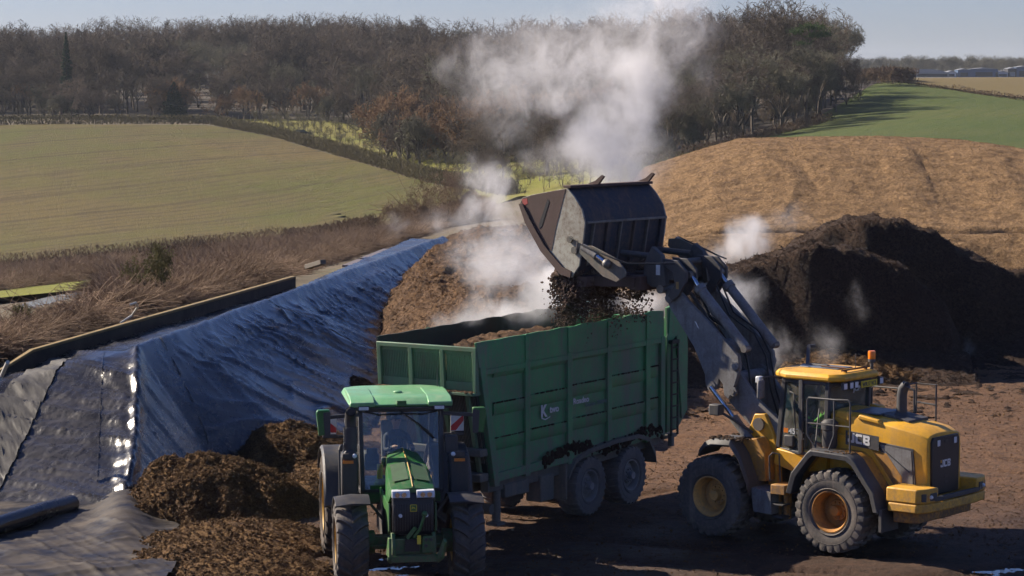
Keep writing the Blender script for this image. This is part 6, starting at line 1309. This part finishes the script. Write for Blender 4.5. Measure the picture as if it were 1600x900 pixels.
# steps, front chassis
MB().box(1.06, 1.40, .82, 1.28, 1.02, 1.22).build('step_box', L_ys, lw, .02); MB().box(1.06, 1.40, -1.28, -.82, 1.02, 1.22).build('step_box', L_ys, lw, .02)
for s_ in (-1, 1):
    for z_ in (.55, .8): MB().box(1.12, 1.38, min(s_*.95, s_*1.25), max(s_*.95, s_*1.25), z_, z_+.03).build('step', L_bk, lw, .005)
    MB().box(1.12, 1.16, min(s_*.95, s_*1.0), max(s_*.95, s_*1.0), .52, 1.02).box(1.35, 1.39, min(s_*.95, s_*1.0), max(s_*.95, s_*1.0), .52, 1.02).cyl((1.2, s_*1.0, .6), (1.2, s_*1.0, 1.05), .06, 8).build('step_hanger', L_ys, lw)
    MB().tube([(1.5, s_*1.15, 1.25), (1.52, s_*1.15, 1.75), (1.44, s_*1.15, 1.83), (1.32, s_*1.1, 1.80), (1.30, s_*1.08, 1.25)], .018, 8).build('grab_handle', L_bk, lw)
    # front frame plates
    MB().prism([(2.62, .80), (3.2, .75), (3.15, 1.25), (2.55, 1.80), (2.25, 2.48), (2.0, 2.50), (1.84, 2.2), (1.72, 1.9), (1.66, .62), (1.82, .58), (1.95, .9)], s_*.42, s_*.62).build('front_frame', L_y, lw, .02)
    MB().cyl((2.12, s_*.40, 2.28), (2.12, s_*.68, 2.28), .13, 16).build('boom_pin', M_steel, lw); MB().cyl((2.02, s_*.60, 1.95), (2.02, s_*.66, 1.95), .10, 14).build('hose_port', L_bk, lw); MB().cyl((2.12, s_*.60, 1.55), (2.12, s_*.66, 1.55), .09, 14).build('hose_port', L_bk, lw)
    pr = [(WB+.25, 1.74), (WB+.12, 1.90), (2.80, 1.98), (2.35, 2.0), (2.12, 1.72), (1.90, 1.20), (1.88, 1.08)]; rings = []
    for x, z in pr: rings.append([Vector((x, s_*.63, z-.09)), Vector((x, s_*1.33, z-.13)), Vector((x, s_*1.37, z-.09)), Vector((x, s_*1.31, z+.025)), Vector((x, s_*.63, z+.03))])
    ff = MB().loft(rings).build('front_fender', L_bk, lw, .012); MB().prism([(2.36, 1.98), (2.14, 1.70), (1.92, 1.20), (1.72, 1.2), (1.75, 1.75), (1.95, 2.05)], s_*.64, s_*.98).build('fender_cover', L_ys, ff, .02)
    MB().prism([(1.90, 1.10), (1.84, .62), (1.40, .60), (1.42, 1.05)], s_*.70, s_*1.24).build('mud_guard_flap', L_gry, ff, .01)
    MB().tube([(2.25, s_*.66, 2.1), (2.6, s_*.85, 2.35), (2.85, s_*1.0, 2.52)], .028, 8).build('lamp_bracket', L_bk, lw); hl = MB().box(2.78, 3.02, min(s_*.92, s_*1.12), max(s_*.92, s_*1.12), 2.44, 2.66).build('head_lamp', L_bk, lw, .02); MB().box(3.021, 3.03, min(s_*.94, s_*1.10), max(s_*.94, s_*1.10), 2.47, 2.63).build('lamp_lens', M_lamp, hl)
MB().box(1.75, 2.9, -.41, .41, .7, 1.6).cyl((1.62, 0, .75), (1.62, 0, 1.55), .16, 14).build('front_chassis', L_bk, lw, .02)
# boom arms: lower and upper parts of the raised lift arms
def PL(pts_, y): return [L(a, b, y) for a, b in pts_]
upper = [(1039, 452), (1048, 480), (1086, 542), (1103, 585), (1104, 602), (1112, 611), (1121, 608), (1125, 592), (1131, 600), (1133, 618), (1140, 624), (1150, 600), (1157, 575), (1155, 556), (1134, 532), (1106, 501), (1076, 470), (1060, 450)]
lower = [(1146, 575), (1158, 585), (1184, 625), (1222, 660), (1228, 684), (1214, 692), (1196, 688), (1172, 664), (1140, 628), (1132, 600)]
for s_ in (-1, 1):
    pu = PL(upper, .62); pw = PL(lower, .52)
    bm_ = MB().prism(pu, s_*.56, s_*.66).build('boom_arm', L_gry, lw, .012); MB().prism(pw, s_*.42, s_*.53).build('boom_lower_arm', L_gry, bm_, .01)
    for q_, r_ in (((1112, 603), .10), ((1146, 612), .09), ((1046, 466), .09), ((1148, 572), .09)):
        c = L(*q_, .67); MB().cyl((c[0], s_*.655, c[1]), (c[0], s_*.70, c[1]), r_, 16).cyl((c[0], s_*.70, c[1]), (c[0], s_*.715, c[1]), r_*.5, 10).build('arm_boss', L_gry, bm_)
    e0, e1 = L(1086, 503, .67), L(1091, 512, .67); MB().prism([(e0[0]-.02, e0[1]), (e0[0]+.02, e0[1]+.02), (e1[0]+.02, e1[1]), (e1[0]-.02, e1[1]-.02)], s_*.661, s_*.664).build('arm_decal', M_whr, bm_)
    # lift ram
    a = L(1112, 604, .7); b = L(1146, 652, .7); c = L(1183, 705, .7)
    MB().cyl((a[0], s_*.74, a[1]), (b[0], s_*.70, b[1]), .045, 12).build('lift_rod', M_chrb if 'M_chrb' in globals() else M_chr, lw); MB().cyl((b[0], s_*.70, b[1]), (c[0], s_*.66, c[1]), .095, 14).build('lift_cylinder', L_gry, lw)
    # tilt ram above the arm
    a = L(1079, 429, .5); b = L(1092, 448, .5); c = L(1166, 545, .5)
    MB().cyl((a[0], s_*.50, a[1]), (b[0], s_*.50, b[1]), .045, 12).build('tilt_rod', M_chr, lw); MB().cyl((b[0], s_*.50, b[1]), (c[0], s_*.50, c[1]), .10, 16).cyl((b[0], s_*.50, b[1]), (b[0]+(c[0]-b[0])*.07, s_*.50, b[1]+(c[1]-b[1])*.07), .125, 16).build('tilt_cylinder', L_gry, lw); [MB().cyl((q_[0], s_*.42, q_[1]), (q_[0], s_*.60, q_[1]), .075, 10).build('ram_pin', M_steel, lw) for q_ in (a, c)]
    # curved link plates and quick hitch
    lk = PL([(1036, 404), (1060, 407), (1074, 424), (1074, 440), (1062, 462), (1052, 470), (1045, 462), (1056, 444), (1052, 425), (1038, 414)], .70)
    MB().prism(lk, s_*.67, s_*.74).build('tilt_link', L_bk, lw, .012); MB().prism([(x-.05, z+.02) for x, z in lk], s_*.40, s_*.46).build('tilt_link', L_bk, lw, .012)
    qh = PL([(1021, 385), (1035, 398), (1040, 420), (1043, 446), (1035, 450), (1020, 448), (1007, 437), (1010, 408)], .74); MB().prism(qh, s_*.66, s_*.80).build('quick_hitch', L_bk, lw, .012)
    hb_ = L(1028, 420, .81); MB().box(hb_[0]-.05, hb_[0]+.05, s_*.80-.002 if s_ > 0 else -.812, s_*.812 if s_ > 0 else -.798, hb_[1]-.13, hb_[1]+.08).build('pale_label', M_let, lw)
    hb_ = L(1058, 445, .75); MB().box(hb_[0]-.035, hb_[0]+.035, min(s_*.741, s_*.745), max(s_*.741, s_*.745), hb_[1]-.09, hb_[1]+.06).build('ochre_label', paint('ochre_label', (.35, .22, .08), .7, .4), lw)
    hs_ = [L(1090, 452, .4), L(1110, 500, .4), L(1150, 530, .4), L(1168, 565, .4), L(1176, 620, .4), L(1190, 668, .4)]
    MB().tube([(x, s_*.42, z+.10) for x, z in hs_], .02, 6).tube([(x+.06, s_*.34, z+.05) for x, z in hs_], .018, 6).build('hose', M_hose, lw)
a = L(1040, 448, .6); MB().cyl((a[0], -.80, a[1]-.04), (a[0], .80, a[1]-.04), .09, 14).build('hitch_pin', M_steel, lw)
a = L(1048, 412, .6); b = L(1030, 425, .6); MB().cyl((a[0], -.7, a[1]), (a[0], .7, a[1]), .08, 12).beam((b[0], -.7, b[1]), (b[0], .7, b[1]), .35, .35).build('hitch_crosstube', L_bk, lw, .02)
a = L(1110, 545, .6); MB().cyl((a[0], -.58, a[1]), (a[0], .58, a[1]), .16, 16).build('boom_crosstube', L_gry, lw); a = L(1150, 590, .5); MB().cyl((a[0], -.45, a[1]), (a[0], .45, a[1]), .12, 12).build('boom_crosstube', L_gry, lw)
for y in (-.12, .12): 
    p = [L(1052, 430, 0), L(1075, 470, 0), L(1110, 520, 0), L(1150, 575, 0), L(1185, 640, 0)]; MB().tube([(x, y, z+.12) for x, z in p], .035, 8).build('hydraulic_pipe', L_bk, lw)
# high-tip bucket on its carrier frame
BW = 1.42
side = [L(px_, py_, BW) for px_, py_ in ((812, 318), (816, 309), (832, 304), (886, 294), (897, 307), (909, 327), (914, 348), (911, 376), (905, 415), (893, 434), (877, 429), (846, 392), (822, 348))]
bk = side
outer = [L(px_, py_, BW) for px_, py_ in ((886, 294), (897, 307), (909, 327), (914, 348), (911, 376), (905, 415), (893, 434), (877, 429))]
def inset(p, d=.07):
    cx = sum(q[0] for q in side)/len(side); cz = sum(q[1] for q in side)/len(side); r_ = []
    for x, z in p:
        l_ = math.hypot(x-cx, z-cz); r_.append((x-(x-cx)/l_*d, z-(z-cz)/l_*d))
    return r_
sh = outer+inset(outer)[::-1]; bu = MB().prism(sh, -BW+.03, BW-.03).build('bucket_shell', B_out, lw, .01)
for s_ in (-1, 1):
    MB().prism(side, s_*(BW-.05), s_*BW).build('bucket_side', B_gal, bu, .006)
    dk = [L(px_, py_, BW) for px_, py_ in ((813, 318), (817, 310), (832, 305), (884, 295.5), (868, 360), (862, 392), (846, 382), (826, 346))]; MB().prism(dk, s_*(BW+.001), s_*(BW+.006)).build('rusty_wear_plate', B_rust, bu)
    lip = [L(px_, py_, BW) for px_, py_ in ((812, 318), (822, 348), (846, 392), (877, 429), (893, 434), (894, 424), (880, 417), (852, 383), (829, 341), (818, 318))]; MB().prism(lip, s_*(BW+.002), s_*(BW+.045)).build('edge_bar', B_rust, bu, .006)
    sl_ = [L(px_, py_, BW) for px_, py_ in ((856, 311), (859, 315), (847, 354), (843, 357), (842, 352))]; MB().prism(sl_, s_*(BW+.007), s_*(BW+.012)).build('side_slot', M_dark, bu)
    rp = [L(px_, py_, BW) for px_, py_ in ((816, 311), (824, 310), (825, 318), (818, 322))]; MB().prism(rp, s_*(BW+.007), s_*(BW+.010)).build('red_decal', paint('faded_red', (.45, .08, .07), .6, .3), bu)
    a = L(892, 374, BW); MB().cyl((a[0], s_*BW, a[1]), (a[0], s_*(BW+.06), a[1]), .07, 12).cyl((a[0]-.12, s_*BW, a[1]-.22), (a[0]-.12, s_*(BW+.05), a[1]-.22), .08, 12).tube([(a[0], s_*(BW+.05), a[1]+.05), (a[0]-.22, s_*(BW+.05), a[1]-.02), (a[0]-.18, s_*(BW+.05), a[1]-.25)], .02, 6).build('side_pivot', K_mud, bu)
# top edge bar with two hooks, ribs on the back
t0, t1 = side[3], side[4]
MB().beam((t0[0], -BW, t0[1]+.03), (t0[0], BW, t0[1]+.03), .20, .06).build('top_bar', B_rust, bu, .01)
for y in (BW*.35, -BW*.88): MB().prism([(t0[0]+.02, t0[1]+.05), (t0[0]-.12, t0[1]+.05), (t0[0]-.27, t0[1]+.22), (t0[0]-.20, t0[1]+.25), (t0[0]-.04, t0[1]+.13), (t0[0]+.16, t0[1]+.06)], y-.03, y+.03).build('top_hook', B_rust, bu, .006)
rp_ = [L(px_, py_, BW) for px_, py_ in ((914, 348), (911, 376), (905, 415))]
kn = side[6]; lo_ = side[8]
MB().beam((kn[0]-.02, -BW+.05, kn[1]), (kn[0]-.02, BW-.05, kn[1]), .06, .05).build('knuckle_bar', M_steel, bu, .006)
for i in range(6):
    y = -BW*.82+i*BW*1.64/5; MB().prism([(kn[0]+.02, kn[1]), (kn[0]-.07, kn[1]-.03), (lo_[0]-.07, lo_[1]), (lo_[0]+.02, lo_[1]-.02)], y-.02, y+.02).build('back_rib', M_steel if i % 2 else B_out, bu)
ca = L(905, 440, BW-.1); cb_ = L(1012, 440, .7)
cf = MB().beam((ca[0]-.05, -BW+.12, ca[1]), (ca[0]-.05, BW-.12, ca[1]), .26, .22).beam((cb_[0]+.1, -1.0, cb_[1]-.02), (cb_[0]+.1, 1.0, cb_[1]-.02), .30, .30)
for y in (-1.0, -.4, .4, 1.0): cf.beam((ca[0], y, ca[1]), (cb_[0]+.1, y, cb_[1]), .10, .22)
cf.build('carrier_frame', B_rust, lw, .015)
for s_ in (-1, 1):
    y = s_*(BW-.0); pd = [L(px_, py_, BW+.12) for px_, py_ in ((907, 384), (925, 384), (965, 405), (979, 425), (977, 432), (963, 441), (942, 432), (922, 412), (906, 396))]
    MB().prism(pd, s_*(BW+.09), s_*(BW+.13)).build('tip_arm_plate', K_mud, lw, .008); a = L(911, 386, BW+.2); b = L(932, 400, BW+.2); c = L(948, 412, BW+.2)
    MB().cyl((a[0], s_*(BW+.2), a[1]), (b[0], s_*(BW+.2), b[1]), .075, 14).build('tip_ram', L_gry, lw); MB().cyl((b[0], s_*(BW+.2), b[1]), (c[0], s_*(BW+.2), c[1]), .045, 10).build('tip_rod', M_chr, lw); MB().sphere((c[0], s_*(BW+.2), c[1]), .10, 12, 8).build('tip_pin', M_steel, lw)
    MB().tube([(a[0], s_*(BW+.26), a[1]+.05), (b[0]-.2, s_*(BW+.24), b[1]+.05), (c[0]-.5, s_*(BW+.16), c[1]+.02), (c[0]-1.2, s_*.9, c[1]+.02)], .018, 6).build('tip_hose', M_hose, lw)
    a = L(1000, 380, .9) ; MB().cyl((kn[0]-.35, s_*.62, lo_[1]+.25), (cb_[0]-.15, s_*.62, cb_[1]+.52), .07, 10).build('crowd_ram', L_bk, lw)
    # side lettering panel and model text
lp = MB().box(-.06, -.75, .672, .690, 1.98+.16, 2.42) if False else None
pan = MB().prism([(.02, 2.08), (.02, 2.36), (-.74, 2.30), (-.74, 2.02)], .721, .727).build('name_panel', L_bk, lw, .004)
MB().prism([(-.03, 2.27), (-.03, 2.34), (-.11, 2.333), (-.11, 2.263)], .7275, .7295).build('name_panel_square', L_y, pan)
Mt = Mside(-.015, .730, 2.085) @ Matrix(((1, 0, 0, 0), (-.075, 1, 0, 0), (0, 0, 1, 0), (0, 0, 0, 1)))
def block3(name, M, h, mat, parent, yel=None):
    """three wide block capitals, built from butted strokes"""
    w_ = h*.80; t = h*.25; g_ = h*.12
    def bl(pieces, x0):
        mb = MB()
        for p in pieces: mb.prism([(x0+a*w_, b*h) for a, b in p], 0, .004, 'z')
        mb.v = [tuple(M@Vector(q)) for q in mb.v]; return mb.build(name, mat, parent, smooth=0)
    tw, th_ = t/w_, .24
    if yel:
        mb = MB().prism([(0, h*.62), (w_*.34, h*.62), (w_*.34, h), (0, h)], 0, .004, 'z'); mb.v = [tuple(M@Vector(q)) for q in mb.v]; mb.build('yellow_square', yel, parent, smooth=0)
    bl([[(0, 0.10), (.12, 0), (1-.14, 0), (1, .12), (1, 1), (1-tw*1.1, 1), (1-tw*1.1, th_), (tw, th_), (tw, .36), (0, .36)]], 0)
    bl([[(.14, 0), (1, 0), (1, th_), (tw*1.05, th_), (tw*1.05, 1-th_), (1, 1-th_), (1, 1), (.14, 1), (0, .88), (0, .12)]], w_+g_)
    bl([[(0, 0), (tw*1.05, 0), (tw*1.05, 1), (0, 1)], [(tw*1.05, 0), (.86, 0), (1, .12), (1, th_), (tw*1.05, th_)], [(tw*1.05, .40), (1-tw*.3, .40), (1-tw*.3, .60), (tw*1.05, .60)], [(tw*1.05, 1-th_), (1, 1-th_), (1, .88), (.86, 1), (tw*1.05, 1)], [(1-tw, th_), (1, th_), (1, .36), (1-tw*.3, .40), (1-tw, .40)], [(1-tw, .60), (1-tw*.3, .60), (1, .64), (1, 1-th_), (1-tw, 1-th_)]], 2*(w_+g_))
pan2 = Mside(-.035, .7285, 2.135) @ Matrix(((1, 0, 0, 0), (-.078, 1, 0, 0), (0, 0, 1, 0), (0, 0, 0, 1)))
block3('lettering', pan2, .19, M_whr, pan)
block3('rear_lettering', Mrear(-1.802, .20, 1.74), .14, M_whr, gp, L_y)
rs_ = random.Random(3); mm = MB()
for q in range(240): mm.sphere((rs_.uniform(2.1, 2.9), rs_.uniform(-1.3, 1.3) if q % 2 else rs_.uniform(.9, 1.32), 2.03-abs(rs_.gauss(0, .02))), rs_.uniform(.012, .04), 6, 4, (1.3, 1.2, .5))
mm.build('fender_mud', C_dk, lw)
mm = MB()
for q in range(160): mm.sphere((rs_.uniform(-.45, .45), 1.0+rs_.uniform(.0, .33), 2.0), rs_.uniform(.008, .025), 6, 4, (1.3, 1.2, .5))
mm.build('fender_mud', C_br, lw)
ml = MB().box(1.30, 1.42, .752, .757, 2.03, 2.13) if False else MB().prism([(1.36, 2.19), (1.46, 2.19), (1.46, 2.28), (1.36, 2.28)], .735, .74).build('model_square', M_amb, lw)
text('model_lettering', '457', .15, Mside(1.34, .745, 2.18), M_let, lw, .003, 1.1); text('model_lettering', 'Z', .2, Mside(1.06, .815, 2.10), M_let, lw, .003, 1)

# ================================================================== COMPOST FALLING FROM THE BUCKET
rs = np.random.RandomState(31); ch_, sh_ = math.cos(R(LH)), math.sin(R(LH))
def LW(x, y, z): return (LO.x+x*ch_-y*sh_, LO.y+x*sh_+y*ch_, z)
C_fall = soil('falling_compost', (.07, .045, .034), (.22, .15, .12), None, 3, 1, .04)
mb = MB()
for i in range(20000):
    y = rs.uniform(-1.25, 1.38); t = rs.uniform(0, 1)**1.5; cl = fbm(np.array([y*1.6]), np.array([t*2.0]), 3, 5)[0]
    if cl < -.55+.45*t: continue
    x = 6.55+rs.normal(0, .20)+.12*t; z = 5.02-1.15*t*(.75+.5*(cl+.3)); r_ = rs.uniform(.006, .036)*(1.4-.7*t)*(2.0 if i % 40 == 0 else 1); p = LW(x, y, z); sq = rs.uniform(.5, 1.1, 3)
    mb.add([(p[0]+v.x*r_*sq[0], p[1]+v.y*r_*sq[1], p[2]+v.z*r_*sq[2]) for v in IV], IF)
tag(mb.build('falling_compost', C_fall, smooth=0), 'brown compost pouring from the raised bucket in a ragged curtain', 'falling compost', kind='stuff')
# compost still in the bucket mouth
mb = MB()
for i in range(700):
    y = rs.uniform(-1.3, 1.36); x = rs.uniform(6.25, 6.95); p = LW(x, y, 5.10+rs.normal(0, .06)+.12*(6.9-x)); r_ = rs.uniform(.06, .15); mb.add([(p[0]+v.x*r_*rs.uniform(.7, 1.2), p[1]+v.y*r_, p[2]+v.z*r_*.8) for v in IV], IF)
tag(mb.build('bucket_load', C_fall), 'dark clods of compost spilling over the lip of the bucket', 'load', kind='stuff')

# ================================================================== STEAM
def steam(name, blobs, label, nscale=1.2, thr=.47, gain=1.0, pad=1.15, seed=0, warp=.5, stretch=(1, 1, .7)):
    """blobs: (px, py, distance, half width px, half height px, density)"""
    B = []
    for px, py, Y, rx, rz, d in blobs:
        c = GY(px, py, Y); m = Y/CF; B.append((c, Vector((rx*m, (rx+rz)*.5*m*.9, rz*m)), d))
    lo = Vector([min(c[i]-r[i]*pad for c, r, d in B) for i in range(3)]); hi = Vector([max(c[i]+r[i]*pad for c, r, d in B) for i in range(3)]); lo.z = max(lo.z, .05)
    cen = (lo+hi)/2
    m = bpy.data.materials.new(name); m.use_nodes = True; t = m.node_tree; t.nodes.remove(t.nodes['Principled BSDF']); out = t.nodes['Material Output']
    N = t.nodes.new; Lk = t.links.new
    tc = N('ShaderNodeTexCoord'); P0 = tc.outputs['Object']
    wn_ = N('ShaderNodeTexNoise'); wn_.inputs['Scale'].default_value = nscale*.75; wn_.inputs['Detail'].default_value = 4; Lk(P0, wn_.inputs['Vector'])
    sb = N('ShaderNodeVectorMath'); sb.operation = 'SUBTRACT'; Lk(wn_.outputs['Color'], sb.inputs[0]); sb.inputs[1].default_value = (.5, .5, .5)
    sc = N('ShaderNodeVectorMath'); sc.operation = 'MULTIPLY_ADD'; Lk(sb.outputs[0], sc.inputs[0]); sc.inputs[1].default_value = (warp*2,)*3; Lk(P0, sc.inputs[2]); P = sc.outputs[0]
    tot = None
    for c, r, d in B:
        q = c-cen
        a = N('ShaderNodeVectorMath'); a.operation = 'SUBTRACT'; Lk(P, a.inputs[0]); a.inputs[1].default_value = q
        b = N('ShaderNodeVectorMath'); b.operation = 'DIVIDE'; Lk(a.outputs[0], b.inputs[0]); b.inputs[1].default_value = r
        l = N('ShaderNodeVectorMath'); l.operation = 'LENGTH'; Lk(b.outputs[0], l.inputs[0])
        mr = N('ShaderNodeMapRange'); mr.interpolation_type = 'SMOOTHSTEP'; mr.inputs[1].default_value = 1.0; mr.inputs[2].default_value = .1; mr.inputs[3].default_value = 0; mr.inputs[4].default_value = d; Lk(l.outputs['Value'], mr.inputs[0])
        if tot is None: tot = mr.outputs[0]
        else:
            mx = N('ShaderNodeMath'); mx.operation = 'MAXIMUM'; Lk(tot, mx.inputs[0]); Lk(mr.outputs[0], mx.inputs[1]); tot = mx.outputs[0]
    mp = N('ShaderNodeMapping'); mp.inputs['Scale'].default_value = stretch; mp.inputs['Location'].default_value = (seed*3.1, seed*1.7, 0); Lk(P, mp.inputs[0])
    n2 = N('ShaderNodeTexNoise'); n2.inputs['Scale'].default_value = nscale; n2.inputs['Detail'].default_value = 6; n2.inputs['Roughness'].default_value = .6; n2.inputs['Distortion'].default_value = 1.1; Lk(mp.outputs[0], n2.inputs['Vector'])
    mr = N('ShaderNodeMapRange'); mr.inputs[1].default_value = thr-.13; mr.inputs[2].default_value = thr+.18; mr.inputs[3].default_value = 0.12; mr.inputs[4].default_value = gain; Lk(n2.outputs['Fac'], mr.inputs[0])
    mu = N('ShaderNodeMath'); mu.operation = 'MULTIPLY'; Lk(mr.outputs[0], mu.inputs[0]); Lk(tot, mu.inputs[1])
    n3 = N('ShaderNodeTexNoise'); n3.inputs['Scale'].default_value = nscale*3.6; n3.inputs['Detail'].default_value = 5; n3.inputs['Roughness'].default_value = .65; n3.inputs['Distortion'].default_value = .8; Lk(P, n3.inputs['Vector'])
    er = N('ShaderNodeMapRange'); er.inputs[1].default_value = .40; er.inputs[2].default_value = .66; er.inputs[3].default_value = 0; er.inputs[4].default_value = .38; Lk(n3.outputs['Fac'], er.inputs[0])
    s1 = N('ShaderNodeMath'); s1.operation = 'SUBTRACT'; Lk(mu.outputs[0], s1.inputs[0]); Lk(er.outputs[0], s1.inputs[1]); s2 = N('ShaderNodeMath'); s2.operation = 'MAXIMUM'; Lk(s1.outputs[0], s2.inputs[0]); s2.inputs[1].default_value = 0
    s3 = N('ShaderNodeMath'); s3.operation = 'MULTIPLY'; Lk(mu.outputs[0], s3.inputs[0]); s3.inputs[1].default_value = .28; mu = N('ShaderNodeMath'); mu.operation = 'MULTIPLY_ADD'; Lk(s2.outputs[0], mu.inputs[0]); mu.inputs[1].default_value = 1.0; Lk(s3.outputs[0], mu.inputs[2])
    pv = N('ShaderNodeVolumePrincipled'); pv.inputs['Color'].default_value = (.95, .95, .97, 1); pv.inputs['Anisotropy'].default_value = .45; Lk(mu.outputs[0], pv.inputs['Density']); Lk(pv.outputs[0], out.inputs['Volume'])
    o = MB().box(lo.x-cen.x, hi.x-cen.x, lo.y-cen.y, hi.y-cen.y, lo.z-cen.z, hi.z-cen.z).build(name, m, smooth=0); o.location = cen
    return tag(o, label, 'steam', kind='stuff')
SD = 1.0
steam('steam', [(968, 275, 57, 60, 65, 3.4), (935, 215, 57, 80, 75, 2.4), (985, 175, 57, 55, 85, 1.7), (880, 150, 57, 70, 45, 1.5), (1000, 110, 57, 85, 80, 1.2), (1055, 60, 58, 80, 70, .8), (760, 95, 58, 65, 75, .9), (700, 105, 58, 40, 35, .7), (850, 55, 58, 150, 50, .5), (1045, 0, 58, 95, 65, 1.6), (1105, 110, 58, 45, 70, .35), (800, 190, 58, 60, 70, .45), (880, 250, 58, 90, 50, .8), (900, 95, 58, 210, 105, .8), (1010, 40, 58, 160, 80, .9), (960, 235, 58, 120, 100, 1.3), (800, 130, 58, 120, 95, .8), (985, 140, 58, 90, 120, 1.6)],
      'tall plume of white steam rising behind the raised bucket in front of the wood', 1.45, .485, 1.15)
steam('steam', [(745, 325, 76, 40, 55, 1.3), (770, 285, 76, 55, 45, .8), (700, 350, 78, 60, 30, .5), (790, 340, 74, 60, 45, .7), (740, 250, 78, 30, 40, .4), (790, 400, 76, 130, 75, .7), (760, 300, 76, 60, 70, 1.0)], 'steam drifting off the far end of the long compost heap', 1.0, .46, 1.5, seed=2)
steam('steam', [(620, 352, 92, 30, 26, .5)], 'small faint puff of steam by the bare shrubs', .8, .42, 1, seed=3)
steam('steam', [(790, 490, 55.5, 105, 45, 1.3), (715, 512, 54, 60, 22, .8), (870, 455, 57.5, 85, 60, 2.8), (1000, 470, 58, 65, 34, 1.8), (770, 430, 58, 60, 55, .7), (840, 395, 59, 50, 50, .5)], 'steam boiling up from the compost in the green trailer', 1.4, .45, 1.5, seed=4)
steam('steam', [(1170, 378, 85, 58, 55, 1.8), (1135, 400, 85, 60, 45, .6), (1235, 345, 87, 55, 35, .25)], 'round puff of steam in front of the tan mound', .9, .45, 1.3, seed=5)
steam('steam', [(1150, 470, 76.5, 65, 55, 1.1), (1190, 545, 75, 75, 50, .9), (1290, 540, 74, 45, 55, .45), (1340, 470, 76, 25, 50, .3)], 'wisps of steam clinging to the face of the dark heap', 1.2, .47, 1.3, seed=6)
steam('steam', [(1512, 548, 79, 14, 28, .7)], 'thin wisp of steam at the right end of the dark heap', 1.2, .42, 1, seed=7)

# ================================================================== HAZE
hz = bpy.data.materials.new('haze'); hz.use_nodes = True; t = hz.node_tree; t.nodes.remove(t.nodes['Principled BSDF']); pv = t.nodes.new('ShaderNodeVolumePrincipled')
pv.inputs['Color'].default_value = (.72, .82, .97, 1); pv.inputs['Density'].default_value = .00006; pv.inputs['Anisotropy'].default_value = .2; t.links.new(pv.outputs[0], t.nodes['Material Output'].inputs['Volume'])
o = MB().box(-7300, 7300, -300, 7300, -60, 75).build('haze', hz, smooth=0); tag(o, 'thin blue haze over the far fields and wood', 'haze', kind='stuff')
